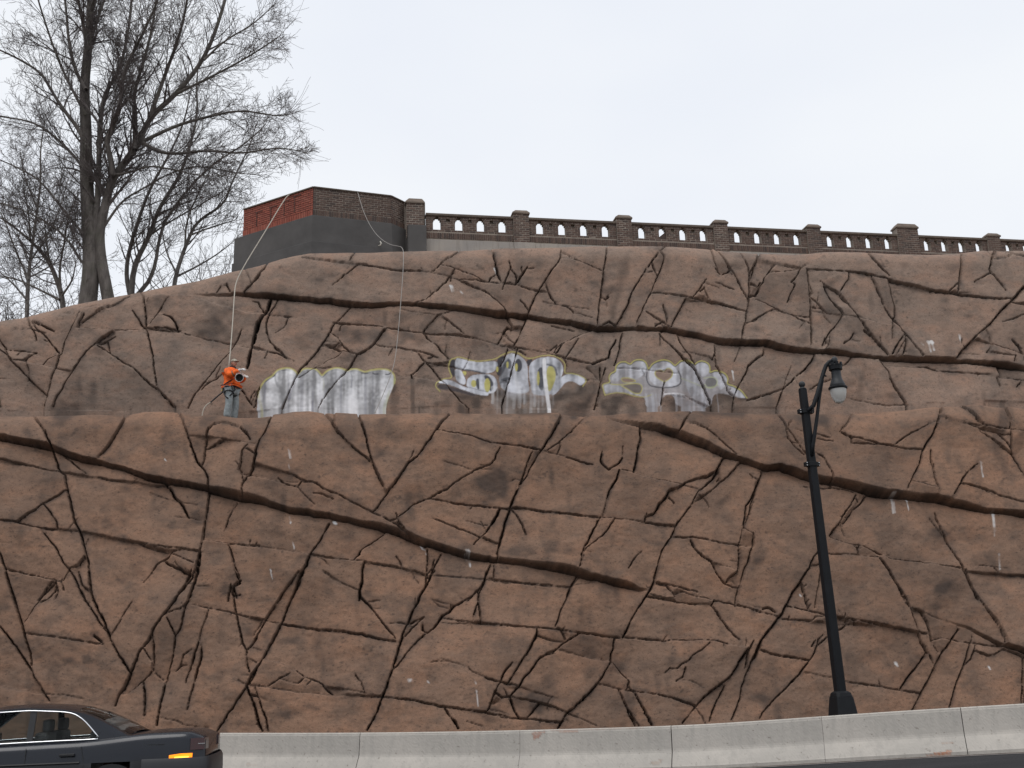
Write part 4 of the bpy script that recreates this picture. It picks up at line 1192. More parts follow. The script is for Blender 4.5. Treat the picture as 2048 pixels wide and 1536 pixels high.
low, LOWV = build_tier('rock_wall', 'lower tier of the carved brown rock wall, from the roadside barrier up to the ledge', 'rock wall', LOW_W0, LOW_B, np.interp(US, lt_u, lt_z), -0.8, 0.9, 1.5, int(700 / PX), M['rock_low'], 'ledge', None, _b(0, LOW_W0, -0.8))
upr, UPV = build_tier('rock_wall', 'upper tier of the carved rock wall with graffiti, from the ledge up to the parapet', 'rock wall', UP_W0, UP_B, np.interp(US, ut_u, ut_z), ZL - 1.1, 0.9, 3.0, int(365 / PX), M['rock_up'], 'sky', 'ledge', _b(0, UP_W0 + UP_B * ZL, ZL - 1.1), 0.25)
# ------------------------------------------------------------------ brickwork on top: bastion and pierced parapet
tints = [0.04, 0.2, 0.35, 0.5, 0.62, 0.78, 0.9, 1.0]
def brick_mesh(name, mat, L_, D_, H_, tint, seed):
    r = random.Random(seed); e = 0.006
    j = lambda: r.uniform(-0.0025, 0.0025)
    vs = []; hx, hy, hz = L_ / 2, D_ / 2, H_ / 2
    # front face inset a little for worn arrises: 8 body + 4 front verts
    for y in (hy, -hy + e):
        for x, z in ((-hx, -hz), (hx, -hz), (hx, hz), (-hx, hz)): vs.append((x + j(), y, z + j()))
    for x, z in ((-hx + e, -hz + e), (hx - e, -hz + e), (hx - e, hz - e), (-hx + e, hz - e)): vs.append((x, -hy + j(), z))
    fs = [(0, 3, 2, 1)] + [(i, (i + 1) % 4, 4 + (i + 1) % 4, 4 + i) for i in range(4)] + [(4 + i, 4 + (i + 1) % 4, 8 + (i + 1) % 4, 8 + i) for i in range(4)] + [(8, 9, 10, 11)]
    me = mesh_from(name, vs, fs); me.materials.append(mat)
    a = me.attributes.new('tint', 'FLOAT', 'POINT'); a.data.foreach_set('value', [tint] * len(me.vertices))
    return me, vs, fs
BL, BH, MJ = 0.200, 0.060, 0.016
class Masonry:
    """collects bricks, then makes the ones that show largest objects of their own and joins the rest"""
    def __init__(s, root): s.root = root; s.items = []
    def brick(s, parent, c, ax, L_, D_, key, upright=False): s.items.append((parent, np.asarray(c, float), ax, L_, D_, key, upright))
    def course(s, parent, O, ax, nrm, z, x0, x1, D_, key, odd, upright=False):
        """bricks from x0 to x1 along ax at height z; O lies on the wall face"""
        step = (BH if upright else BL) + MJ; x = x0
        if odd and not upright and x1 - x0 > step * 0.8: 
            w = step / 2; s.brick(parent, O + ax * (x + w / 2) + ZV * (z - O[2]) - nrm * D_ / 2, ax, w - MJ, D_, key); x += w
        while x < x1 - 0.03:
            w = min(step, x1 - x)
            if x1 - x - w < 0.05: w = x1 - x
            s.brick(parent, O + ax * (x + w / 2) + ZV * (z - O[2]) - nrm * (D_ / 2 - rnd.uniform(-0.004, 0.003)), ax, w - MJ, D_, key, upright); x += w
    def finish(s, mats, limit=300):
        s.items.sort(key=lambda t: -(t[3] * (2.6 if t[6] else 1)) / np.linalg.norm(t[1] - CAM))
        var = {}; org = origin(s.root); rest = {}
        for k, (par, c, ax, L_, D_, key, upr_) in enumerate(s.items):
            H_ = BL if upr_ else BH; ang = math.atan2(ax[1], ax[0])
            if k < limit:
                vk = (key, round(D_, 2), k % 8, upr_)
                if vk not in var: var[vk] = brick_mesh('brick', mats[key], BH if upr_ else BL, D_, H_, tints[k % 8], k)[0]
                o = bpy.data.objects.new('brick', var[vk]); COL.objects.link(o); o.parent = par; o.location = c - origin(par)
                o.rotation_euler = (0, 0, ang); o.scale = (L_ / (BH if upr_ else BL), 1, 1)
            else:
                _, vs, fs = None, *box_brick(L_, D_, H_); ca, sa = math.cos(ang), math.sin(ang); V_, F_, T_ = rest.setdefault(key, ([], [], []))
                b = len(V_); V_.extend([(c[0] + x * ca - y * sa - org[0], c[1] + x * sa + y * ca - org[1], c[2] + z - org[2]) for x, y, z in vs]); F_.extend([tuple(i + b for i in f) for f in fs]); T_.extend([rnd.choice(tints)] * len(vs))
        for key, (V_, F_, T_) in rest.items():
            me = mesh_from('brick', V_, F_); me.materials.append(mats[key]); me.attributes.new('tint', 'FLOAT', 'POINT').data.foreach_set('value', T_)
            o = bpy.data.objects.new('brick', me); COL.objects.link(o); o.parent = s.root; o['kind'] = 'stuff'
def box_brick(L_, D_, H_):
    hx, hy, hz = L_ / 2, D_ / 2, H_ / 2
    return [(x, y, z) for z in (-hz, hz) for y in (-hy, hy) for x in (-hx, hx)], [(0, 2, 3, 1), (4, 5, 7, 6), (0, 1, 5, 4), (2, 6, 7, 3), (0, 4, 6, 2), (1, 3, 7, 5)]

# --- parapet line
PA = at_y(850, 428, 33.2); PB = at_z(2048, 482, PA[2]); pd = PB - PA; pd[2] = 0; PLEN = np.linalg.norm(pd); pd /= PLEN
pn = V3(pd[1], -pd[0], 0)                     # towards the road
def par_hit(px, py):
    d = ray(px, py); t = (pn @ (PA - CAM)) / (pn @ d); return CAM + d * t
def par_s(px, py): return float((par_hit(px, py) - PA) @ pd)
zc = {k: par_hit(1100, y)[2] for k, y in (('top', 436.5), ('cop', 442.5), ('otop', 446.5), ('obot', 469.5), ('sol', 472.5), ('conc', 488.5))}
print('parapet yaw', math.degrees(math.atan2(pd[1], pd[0])), 'len', PLEN, {k: round(v - zc['conc'], 2) for k, v in zc.items()})
conc_m, t_, b_ = new_mat('stained_concrete')
nA = noise(t_, 1.2, 6, 0.6); nB = noise(t_, 3.5, 5, 0.6, (3.0, 3.0, 0.25), 4); nC = noise(t_, 22, 5, 0.65)
c_ = mixc(t_, ramp(t_, nA, (0.35, 0.0), (0.7, 1.0)), (0.36, 0.325, 0.285), (0.29, 0.27, 0.25)); c_ = mixc(t_, ramp(t_, nB, (0.5, 0.0), (0.75, 0.6)), c_, (0.20, 0.175, 0.155)); c_ = mixc(t_, ramp(t_, nC, (0.62, 0.0), (0.75, 0.5)), c_, (0.16, 0.15, 0.14))
t_.links.new(c_, b_.inputs['Base Color']); b_.inputs['Roughness'].default_value = 0.9; bump(t_, b_, nC, 0.4, 0.01); M['concrete'] = conc_m

para = thing('brick_parapet', 'dark brown brick parapet pierced by rows of small openings along the wall top', 'parapet', tuple(PA + ZV * (zc['conc'] - PA[2] - 0.6)))
para['kind'] = 'thing'
mas = Masonry(para); TH_ = 0.22
piers = [(1041.5, 421, 0.56, 0), (1247, 430.5, 0.56, 0), (1440, 440, 0.54, 0), (1626, 449, 0.54, 0), (1813, 448, 0.86, 1), (1986, 467, 0.54, 0), (2150, 477, 0.54, 0), (2310, 487, 0.54, 0)]
ps = [(par_s(px, py + 15), w, big) for px, py, w, big in piers]
zcop = zc['cop']; ncs = int(round((zc['cop'] - zc['sol']) / (BH + MJ))); chh = (zc['cop'] - zc['sol']) / ncs
def span(s0, s1, nop=4):
    """one bay of pierced brickwork from s0 to s1"""
    ln = s1 - s0; O = PA + pd * s0; O = V3(O[0], O[1], zc['sol']); core = MB(); pitch = ln / nop; ow = 0.265
    part = None
    holes = [(pitch * (k + 0.5)) for k in range(nop)]; recs = [pitch * k for k in range(1, nop)]
    rows_cut = []
    o0 = 1; o1 = ncs
    for r in range(ncs):
        cuts = []
        if o0 <= r < o1:
            shrink = 0.0 if r < o1 - 2 else (0.03 if r == o1 - 2 else 0.08)
            cuts += [(h - ow / 2 + shrink, h + ow / 2 - shrink) for h in holes]
        rc = [(h - 0.065, h + 0.065) for h in recs] if r in (o1 - 3, o1 - 2) else []
        edges = [0.0]
        for a, b in sorted(cuts): edges += [a, b]
        edges.append(ln); rows_cut.append((edges, rc))
    for r, (edges, rc) in enumerate(rows_cut):
        for a, b in zip(edges[::2], edges[1::2]):
            core.box(O + pd * (a + b) / 2 + ZV * (r + 0.5) * chh - pn * (TH_ / 2 + 0.0), ((b - a) / 2 - 0.006, TH_ / 2 - 0.005, chh / 2), (pd, pn, ZV)) if not rc else None
            if rc:
                ee = [a] + [v for p in rc if a <= p[0] and p[1] <= b for v in p] + [b]
                for c, d in zip(ee[::2], ee[1::2]): core.box(O + pd * (c + d) / 2 + ZV * (r + 0.5) * chh - pn * (TH_ / 2), ((d - c) / 2 - 0.004, TH_ / 2 - 0.005, chh / 2), (pd, pn, ZV))
                for c, d in zip(ee[1:-1:2], ee[2:-1:2]): core.box(O + pd * (c + d) / 2 + ZV * (r + 0.5) * chh - pn * (TH_ - 0.06), ((d - c) / 2 + 0.003, 0.04, chh / 2), (pd, pn, ZV))
    core.box(O + pd * ln / 2 - ZV * (zc['sol'] - zc['conc']) / 2 - pn * TH_ / 2, (ln / 2 - 0.002, TH_ / 2 - 0.005, (zc['sol'] - zc['conc']) / 2), (pd, pn, ZV))
    part = core.build('parapet_panel', M['mortar'], para)
    for r, (edges, rc) in enumerate(rows_cut):
        for a, b in zip(edges[::2], edges[1::2]):
            ee = [a] + [v for p in rc if a <= p[0] and p[1] <= b for v in p] + [b]
            for c, d in zip(ee[::2], ee[1::2]): mas.course(part, O, pd, pn, zc['sol'] + (r + 0.5) * chh, c, d, TH_, 'brick', r % 2)
    hs = zc['sol'] - zc['conc']
    mas.course(part, O + pn * 0.012, pd, pn, zc['conc'] + hs / 2 + 0.0, 0.0, ln, TH_, 'brick', False, True)
    cp = MB(); prof = [(0.03, 0), (0.05, 0.02), (0.05, zc['top'] - zcop - 0.03), (0.0, zc['top'] - zcop), (-TH_, zc['top'] - zcop), (-TH_ - 0.05, zc['top'] - zcop - 0.03), (-TH_ - 0.05, 0.0)]
    Oc = V3(O[0], O[1], zcop)
    cp.prism([Oc + pn * a + ZV * h for a, h in prof], [Oc + pd * ln + pn * a + ZV * h for a, h in prof]); cp.build('coping', M['coping'], para)
def pier(sc_, w, ztop, big):
    O = PA + pd * (sc_ - w / 2) + pn * 0.07; O = V3(O[0], O[1], zc['conc']); D_ = TH_ + 0.14; core = MB(); capz = ztop - (0.16 if not big else 0.2)
    core.box(O + pd * w / 2 + ZV * (capz - zc['conc']) / 2 - pn * D_ / 2, (w / 2 - 0.005, D_ / 2 - 0.005, (capz - zc['conc']) / 2), (pd, pn, ZV)); part = core.build('pier', M['mortar'], para)
    n = int((capz - zc['conc'] - 0.0) / (BH + MJ)); h = (capz - zc['conc']) / n
    for r in range(n): mas.course(part, O, pd, pn, zc['conc'] + (r + 0.5) * h, 0, w, D_, 'brick', r % 2)
    cap = MB(); B = V3(O[0], O[1], capz); e = 0.03
    ring = lambda x0, x1, y0, y1, z: [B + pd * x0 + pn * y0 + ZV * z, B + pd * x1 + pn * y0 + ZV * z, B + pd * x1 + pn * y1 + ZV * z, B + pd * x0 + pn * y1 + ZV * z][::-1]
    hh = ztop - capz
    cap.prism(ring(-e, w + e, e, -D_ - e, 0), ring(-e, w + e, e, -D_ - e, 0.05)); cap.prism(ring(-e, w + e, e, -D_ - e, 0.0501), ring(0.10, w - 0.06, -0.05, -D_ + 0.05, hh)); cap.build('pier_cap', M['pier_cap'], para)
s_prev = 0.03
for k, (sc_, w, big) in enumerate(ps):
    span(s_prev, sc_ - w / 2); px, py = piers[k][:2]; zt_ = par_hit(px, py)[2]; pier(sc_, w, zt_, big); s_prev = sc_ + w / 2
lo_ = par_hit(1326, 470); lsb = MB(); lsb.prism([lo_ + pd * a - pn * .12 + ZV * b for a, b in ((-.13, -.16), (.13, -.16), (.13, .16), (.02, .06), (-.13, -.06))], [lo_ + pd * a - pn * .06 + ZV * b for a, b in ((-.13, -.16), (.13, -.16), (.13, .16), (.02, .06), (-.13, -.06))]); lsb.build('broken_slab', M['brick'], para)
# end pier beside the bastion, in two heights
s0a, s1a = par_s(812, 415), par_s(851, 415); w_ = s1a - s0a
pier((s0a + s1a) / 2 - 0.03, w_ - 0.06, par_hit(830, 397.5)[2], 1)
# concrete footing strip
cb = MB(); zl = zc['conc'] - 0.75; Lf = s_prev
for a, b, pr in ((0.0, ps[0][0] - ps[0][1] / 2 - 0.0, 0.02), (ps[0][0] - ps[0][1] / 2, ps[0][0] + ps[0][1] / 2 + 0.18, 0.07), (ps[0][0] + ps[0][1] / 2 + 0.18, Lf, 0.02)):
    cb = MB(); cb.box(PA + pd * (a + b) / 2 + ZV * ((zc['conc'] + zl) / 2 - PA[2] - 0.002) - pn * (TH_ / 2 - pr / 2), ((b - a) / 2 - 0.002, TH_ / 2 + pr / 2 + 0.02, (zc['conc'] - zl) / 2), (pd, pn, ZV)); cb.build('concrete_base', M['concrete'], para, bevel=0.01)
mas.finish({'brick': M['brick']})

# --- bastion
BC = at_y(627, 373, 31.9); BLf = at_z(487.5, 418, BC[2]); BR = at_z(782, 391, BC[2]); BR2 = at_z(813, 406, BC[2])
zb_sol = at_y(624, 418, BC[1])[2]; zb_bot = at_y(622, 431, BC[1])[2]; zb_pl = at_y(612, 484, BC[1])[2]
print('bastion', BC, np.linalg.norm(BLf - BC), np.linalg.norm(BR - BC), np.linalg.norm(BR2 - BR), BC[2] - zb_sol, zb_sol - zb_bot)
bas = thing('brick_bastion', 'corner bastion with red painted and bare brown brick faces on a grey rendered base', 'bastion', (float(BC[0]), float(BC[1]), float(zb_bot - 2.2)))
bas['kind'] = 'thing'
mb_ = Masonry(bas)
def norm(v): return v / np.linalg.norm(v)
faces_ = [(BLf, BC, 'red'), (BC, BR, 'brick'), (BR, BR2, 'brick')]
BD = 0.105
back = BC + V3(-1.2, 4.5, 0)
for a, b, key in faces_:
    ax = norm((b - a) * V3(1, 1, 0)); nm = V3(ax[1], -ax[0], 0); ln = np.linalg.norm((b - a)[:2]); core = MB()
    cz0, cz1 = zb_bot, BC[2] - 0.045
    core.box((a + b) / 2 * V3(1, 1, 0) + ZV * (cz0 + cz1) / 2 - nm * (0.158 if key != 'red' else 0.161), (ln / 2 - 0.01, 0.15, (cz1 - cz0) / 2), (ax, nm, ZV)); part = core.build('bastion_face', M['red_mortar'] if key == 'red' else M['mortar'], bas, label='red painted brick face' if key == 'red' else None)
    n = int(round((cz1 - zb_sol) / (BH + MJ))); h = (cz1 - zb_sol) / n; O = V3(a[0], a[1], 0)
    for r in range(n): mb_.course(part, O, ax, nm, zb_sol + (r + 0.5) * h, 0.0, ln - (0.0 if key != 'red' else 0.012), BD, key, r % 2)
    mb_.course(part, O + nm * 0.012, ax, nm, (zb_sol + zb_bot) / 2, 0.0, ln - 0.01, BD, key, False, True)
    cp = MB(); cp.box((a + b) / 2 * V3(1, 1, 0) + ZV * (BC[2] - 0.021) - nm * 0.14, (ln / 2 + 0.0, 0.175, 0.0205), (ax, nm, ZV)); cp.build('coping', M['coping'], bas)
    if key == 'red':                               # outlines of blocked-up openings, chased into the brickwork
        for px, y0, y1, w_, sd in ((514, 425, 453, .30, 1), (542, 415, 445, .36, 1), (569, 403, 432, .30, 1), (590, 393, 424, .34, 1)):
            d = ray(px, y0); P_ = CAM + d * ((nm @ (a - CAM)) / (nm @ d)); d = ray(px, y1); Q_ = CAM + d * ((nm @ (a - CAM)) / (nm @ d)); hgt = P_[2] - Q_[2]
            jt = MB(); jt.box(V3(P_[0], P_[1], (P_[2] + Q_[2]) / 2) + nm * 0.001, (0.014, 0.012, hgt / 2), (ax, nm, ZV)); jt.box(P_ + ax * w_ * 0.3 + nm * 0.0012, (w_ / 2, 0.012, 0.016), (ax, nm, ZV)); jt.build('blocked_opening_joint', M['red_mortar'], part)
mb_.finish({'brick': M['brick'], 'red': M['red_brick']})
def ring_off(off, z, ext=0.0):
    aL = norm((BC - BLf) * V3(1, 1, 0)); nL = V3(aL[1], -aL[0], 0); aR = norm((BR - BC) * V3(1, 1, 0)); nR = V3(aR[1], -aR[0], 0); aT = norm((BR2 - BR) * V3(1, 1, 0)); nT = V3(aT[1], -aT[0], 0)
    def cross2(p, a, q, b):
        A_ = np.array([[a[0], -b[0]], [a[1], -b[1]]]); k = np.linalg.solve(A_, (q - p)[:2]); return p + a * k[0]
    pL = BLf + nL * off - aL * ext; pC = cross2(BC + nL * off, aL, BC + nR * off, aR); pR = cross2(BR + nR * off, aR, BR + nT * off, aT)
    pR2 = BR2 + nT * off; pE = PA + pn * (0.19 + off) + pd * 0.02; pts = [pL, pC, pR, pR2 - aT * 0.12, pE - pd * 0.62, pE, pE - pn * 1.5, pL + V3(1.5, 4.0, 0)]
    return [V3(p[0], p[1], z) for p in pts]
rb = MB(); rb.prism(ring_off(0.06, zb_pl), ring_off(0.06, zb_bot - 0.002)); 
for v in rb.v: pass
aL_ = norm((BC - BLf) * V3(1, 1, 0))
rb = MB(); rb.prism(ring_off(0.06, zb_pl, 0.33), ring_off(0.06, zb_bot - 0.002, 0.33)); rb.build('rendered_base', M['grey_render'], bas, bevel=0.012)
rb = MB(); rb.prism(ring_off(0.10, zb_pl - 2.0, 0.36), ring_off(0.10, zb_pl - 0.004, 0.36)); rb.build('base_plinth', M['grey_render2'], bas, bevel=0.012)
# bare brickwork of the core behind the two faces closes the top
tp = MB(); tp.prism(ring_off(-0.32, zb_bot), ring_off(-0.32, BC[2] - 0.05)); tp.build('bastion_core', M['mortar'], bas)
# pale hook fixed to the render
aR_ = norm((BR - BC) * V3(1, 1, 0)); nR_ = V3(aR_[1], -aR_[0], 0); d = ray(760, 489); HK = CAM + d * ((nR_ @ (BC + nR_ * 0.13 - CAM)) / (nR_ @ d))
hk = MB(); hk.tube([HK + ZV * 0.08 - nR_ * 0.03, HK + ZV * 0.09 + nR_ * 0.03, HK + ZV * 0.02 + nR_ * 0.07 + aR_ * 0.03, HK - ZV * 0.05 + nR_ * 0.05 + aR_ * 0.0, HK - ZV * 0.06 + nR_ * 0.02 - aR_ * 0.06], [0.018, 0.022, 0.024, 0.024, 0.016], 8)
hk.build('wall_hook', plain('pale_hook', (0.5, 0.48, 0.42), 0.5), bas, smooth=True)

# hill behind the wall top
hx = np.linspace(-60, 60, 61); hv, hf = [], []
zu = np.interp(US, ut_u, ut_z)
for i, u in enumerate(hx):
    zt = float(np.interp(u, US, zu)); w1 = UP_W0 + UP_B * zt + 2.3
    for j, (w, dz) in enumerate(((w1, -0.12), (w1 + 3, -0.1), (w1 + 7, 0.1), (w1 + 20, 0.2), (w1 + 60, -1.0), (w1 + 160, -6))):
        hv.append(u * DW * (1 + 0.02 * j * j) + w * KW + ZV * (zt + dz - (0.7 if u > -7 else 0)))
for i in range(60):
    for j in range(5): hf.append((i * 6 + j, i * 6 + 6 + j, i * 6 + 7 + j, i * 6 + 1 + j))
hill = obj('hill', hv, hf, plain('leaf_litter_soil', (0.13, 0.10, 0.065), 0.95, var=0.4, scale=0.8, bmp=0.6), None, smooth=True, kind='structure')
# ------------------------------------------------------------------ bare trees behind the wall
def bark(name, ca, cb):
    m, t, b = new_mat(name); n = noise(t, 5, 6, 0.65, (1, 1, 0.25)); n2 = noise(t, 1.1, 4, 0.6)
    c = mixc(t, ramp(t, n, (0.35, 0), (0.65, 1)), ca, cb); c = mixc(t, ramp(t, n2, (0.5, 0), (0.72, 0.5)), c, (0.10, 0.105, 0.07))
    t.links.new(c, b.inputs['Base Color']); b.inputs['Roughness'].default_value = 0.9; bump(t, b, n, 0.6, 0.02); return m
M['bark'] = bark('grey_brown_bark', (0.07, 0.06, 0.053), (0.17, 0.15, 0.135)); M['twig'] = plain('twig_bark', (0.115, 0.097, 0.093), 0.85, var=0.2, scale=2)
M['bark2'] = bark('pale_grey_bark', (0.10, 0.09, 0.085), (0.21, 0.19, 0.175))
class Limbs:
    def __init__(s): s.v = []; s.f = []; s.nt = 0
    def tube(s, pts, rad, n):
        b = len(s.v); m = len(pts); t = pts[1] - pts[0]; t = t / (np.linalg.norm(t) + 1e-9); a = np.cross(t, V3(0.3, 1, 0.1)); a /= np.linalg.norm(a)
        cs = [(math.cos(6.2832 * k / n), math.sin(6.2832 * k / n)) for k in range(n)]
        for i in range(m):
            t = pts[min(i + 1, m - 1)] - pts[max(i - 1, 0)]; t = t / (math.sqrt(t @ t) + 1e-9); a = a - t * (a @ t); a = a / (math.sqrt(a @ a) + 1e-9)
            bb = (t[1] * a[2] - t[2] * a[1], t[2] * a[0] - t[0] * a[2], t[0] * a[1] - t[1] * a[0]); p = pts[i]; r = rad[i]
            for c, d in cs: s.v.append((p[0] + r * (c * a[0] + d * bb[0]), p[1] + r * (c * a[1] + d * bb[1]), p[2] + r * (c * a[2] + d * bb[2])))
        for i in range(m - 1):
            for k in range(n): k2 = (k + 1) % n; s.f.append((b + i * n + k, b + i * n + k2, b + i * n + n + k2, b + i * n + n + k))
tr = random.Random(23)
def rdir():
    while True:
        v = V3(tr.gauss(0, 1), tr.gauss(0, 1), tr.gauss(0, 1)); l = math.sqrt(v @ v)
        if l > 0.1: return v / l
def sprout(lim, p, d, ln, r, lev, up, keep=None, dens=1.0):
    """a branch from p in direction d; twigs leave it alternately and curve up"""
    n = max(3, min(7, int(ln / 0.35) + 2)); pts = [p]; rad = [r]; dd = d
    wob = rdir() * 0.10
    for k in range(1, n + 1):
        dd = dd + rdir() * 0.13 + wob + V3(0, 0, up) * (0.09 if lev > 0 else 0.05); dd = dd / math.sqrt(dd @ dd)
        p = p + dd * (ln / n); pts.append(p); rad.append(max(0.0052, r * (1 - 0.80 * k / n)))
    lim.tube(pts, rad, 5 if r > 0.03 else (4 if r > 0.014 else 3))
    if lev <= 0 or ln < 0.25: return
    nb = max(3, int((ln / (0.24 if lev > 1 else 0.15)) * dens * tr.uniform(0.8, 1.2)))
    for k in range(nb):
        f = 0.18 + 0.8 * (k + tr.random()) / nb; x = min(f * n, n - 0.01); i = int(x); q = pts[i] + (pts[i + 1] - pts[i]) * (x - i)
        if keep is not None and not keep(q): continue
        t = pts[i + 1] - pts[i]; t = t / math.sqrt(t @ t); s = np.cross(t, rdir()); s = s / (math.sqrt(s @ s) + 1e-9); an = math.radians(tr.uniform(26, 58))
        rr = max(0.0055, (rad[i] * tr.uniform(0.42, 0.62))); L2 = ln * tr.uniform(0.28, 0.55) * (1.15 - 0.65 * f)
        sprout(lim, q, t * math.cos(an) + s * math.sin(an), max(L2, 0.22), rr, lev - 1, up, keep, dens)
def limb3(pts_px, yy, r0, r1, spread):
    """a limb surveyed along its length: (px,py) points at distance yy, wandering in depth by spread"""
    P = smooth(pts_px, False); n = len(P); out = []; dz = tr.uniform(-1, 1) * spread
    for k, (x, y) in enumerate(P):
        f = k / (n - 1); out.append(at_y(x, y, yy + dz * f * f + 0.15 * math.sin(3 * f + dz)))
    return out, [r0 + (r1 - r0) * (k / (n - 1)) ** 0.8 for k in range(n)]
def tree(name, label, group, base, trunks, limbs, yy, matb, dens=1.0, keep=None, lev=3, up=0.45):
    root = thing(name, label, 'tree', tuple(float(v) for v in base), group); tk = Limbs(); cr = Limbs(); allp = []
    for pts, r0, r1 in trunks:
        P, R_ = limb3(pts, yy, r0, r1, 0.3); tk.tube(P, R_, 12); allp.append((P, R_))
    for pts, r0, r1 in limbs:
        P, R_ = limb3(pts, yy, r0, r1, 3.2); tk.tube(P, R_, 8); allp.append((P, R_))
    for P, R_ in allp:
        n = len(P); tot = sum(np.linalg.norm(P[i + 1] - P[i]) for i in range(n - 1)); nb = int(tot / 0.25 * dens)
        for k in range(nb):
            f = 0.22 + 0.78 * (k + tr.random()) / nb; x = min(f * (n - 1), n - 1.01); i = int(x); q = P[i] + (P[i + 1] - P[i]) * (x - i)
            if R_[i] > 0.17 and tr.random() < 0.85: continue
            if keep is not None and not keep(q): continue
            t = P[i + 1] - P[i]; t = t / np.linalg.norm(t); s = np.cross(t, rdir()); s /= np.linalg.norm(s) + 1e-9; an = math.radians(tr.uniform(24, 55))
            L2 = tr.uniform(1.0, 3.0) * (1.15 - 0.5 * f); sprout(cr, q, t * math.cos(an) + s * math.sin(an), L2, max(0.010, min(0.045, R_[i] * tr.uniform(0.25, 0.5))), lev - 1, up, keep, dens)
        sprout(cr, P[-1], norm(P[-1] - P[-2]), tr.uniform(0.35, 0.7), R_[-1], lev - 1, up, keep, dens)
    obj('trunk', tk.v, tk.f, matb, root, smooth=True); obj('crown', cr.v, cr.f, M['twig'], root, smooth=True)
    print(name, len(tk.f), len(cr.f)); return root
YT = 36.0
def inframe(q):
    x, y = project(q[None, :]); lim = np.interp(y[0], [-100, 0, 100, 200, 300, 380, 480], [545, 590, 580, 592, 628, 565, 475]); return -110 < x[0] < lim and -150 < y[0]
trunks = [([(172, 660), (175, 610), (183, 540), (180, 470), (175, 400), (172, 330), (172, 250), (168, 180), (176, 100), (181, 20), (184, -80), (180, -220)], 0.38, 0.10),
          ([(226, 650), (213, 580), (201, 515), (198, 468), (206, 430), (214, 395), (226, 355), (252, 322), (276, 288), (300, 233), (354, 187), (408, 120), (442, 33), (470, -80)], 0.25, 0.05)]
limbs = [([(180, 520), (188, 460), (196, 400), (198, 312), (200, 250), (208, 187), (237, 146), (252, 90), (262, 20), (268, -90)], 0.15, 0.03),
 ([(226, 350), (221, 317), (212, 283), (225, 258), (242, 200), (246, 146), (267, 104), (292, 54), (317, 0), (340, -90)], 0.13, 0.025),
 ([(270, 300), (271, 233), (267, 187), (287, 125), (308, 42), (318, -60)], 0.11, 0.025),
 ([(284, 285), (320, 305), (354, 308), (417, 300), (479, 308), (540, 297), (575, 297), (600, 303)], 0.085, 0.012),
 ([(285, 283), (354, 250), (417, 233), (479, 220), (530, 228), (555, 232), (578, 229)], 0.08, 0.012),
 ([(300, 233), (330, 150), (360, 70), (375, 0), (385, -80)], 0.09, 0.025), ([(354, 187), (430, 150), (500, 112), (560, 72)], 0.065, 0.015), ([(408, 120), (450, 80), (505, 50), (548, 10)], 0.05, 0.015),
 ([(176, 300), (158, 258), (125, 217), (104, 183), (83, 146), (42, 120), (0, 100), (-70, 70)], 0.10, 0.02), ([(172, 180), (150, 141), (137, 83), (133, 25), (122, -70)], 0.09, 0.03), ([(174, 100), (165, 40), (150, -30), (140, -120)], 0.08, 0.03), ([(172, 230), (150, 190), (120, 130), (95, 60), (70, -20), (60, -90)], 0.07, 0.02),
 ([(174, 350), (154, 317), (104, 267), (62, 242), (0, 233), (-70, 222)], 0.075, 0.015), ([(176, 480), (158, 458), (125, 417), (83, 362), (33, 333), (-50, 300)], 0.07, 0.015), ([(180, 540), (160, 520), (137, 480), (104, 450), (42, 417), (-40, 395)], 0.07, 0.015),
 ([(203, 462), (218, 438), (245, 400), (290, 375), (340, 345), (400, 330), (460, 345), (520, 350)], 0.06, 0.012), ([(226, 350), (262, 345), (300, 330), (350, 340), (400, 352), (450, 352)], 0.05, 0.012), ([(182, 20), (200, -40), (225, -110)], 0.07, 0.03), ([(178, 90), (195, 40), (215, -20), (240, -90)], 0.07, 0.03)]
tree('bare_tree', 'tallest bare tree, two thick dark trunks rising from the wall top', 'bare trees behind the wall', at_y(190, 640, YT), trunks, limbs, YT, M['bark'], 1.2, inframe)
t2 = [([(262, 640), (262, 590), (268, 530), (300, 470), (317, 417), (354, 362), (375, 312), (396, 230), (392, 167), (400, 110)], 0.15, 0.02)]
l2 = [([(262, 600), (250, 541), (267, 467), (300, 375), (333, 320), (367, 250), (380, 190)], 0.11, 0.02), ([(275, 590), (308, 550), (321, 458), (354, 404), (417, 333), (492, 287), (530, 250)], 0.10, 0.015), ([(300, 470), (345, 440), (400, 410), (450, 380)], 0.05, 0.012)]
tree('bare_tree', 'slimmer pale multi-stemmed tree fanning out between the big trunks and the bastion', 'bare trees behind the wall', at_y(265, 640, 39.5), t2, l2, 39.5, M['bark2'], 0.95, inframe)
t3 = [([(345, 600), (352, 545), (379, 471), (396, 441), (450, 408), (462, 367), (500, 292), (512, 250)], 0.10, 0.015)]
l3 = [([(350, 555), (400, 530), (440, 505), (470, 480)], 0.05, 0.012), ([(379, 471), (420, 455), (470, 440)], 0.045, 0.012), ([(370, 500), (372, 440), (400, 380), (430, 320)], 0.05, 0.012), ([(352, 545), (330, 500), (322, 440)], 0.05, 0.012)]
tree('bare_tree', 'small bare tree leaning towards the grey base of the bastion', 'bare trees behind the wall', at_y(345, 610, 38.0), t3, l3, 38.0, M['bark2'], 0.95, inframe)
t4 = [([(54, 680), (54, 600), (58, 540), (66, 480), (75, 417), (82, 360), (80, 300), (90, 240)], 0.11, 0.02)]
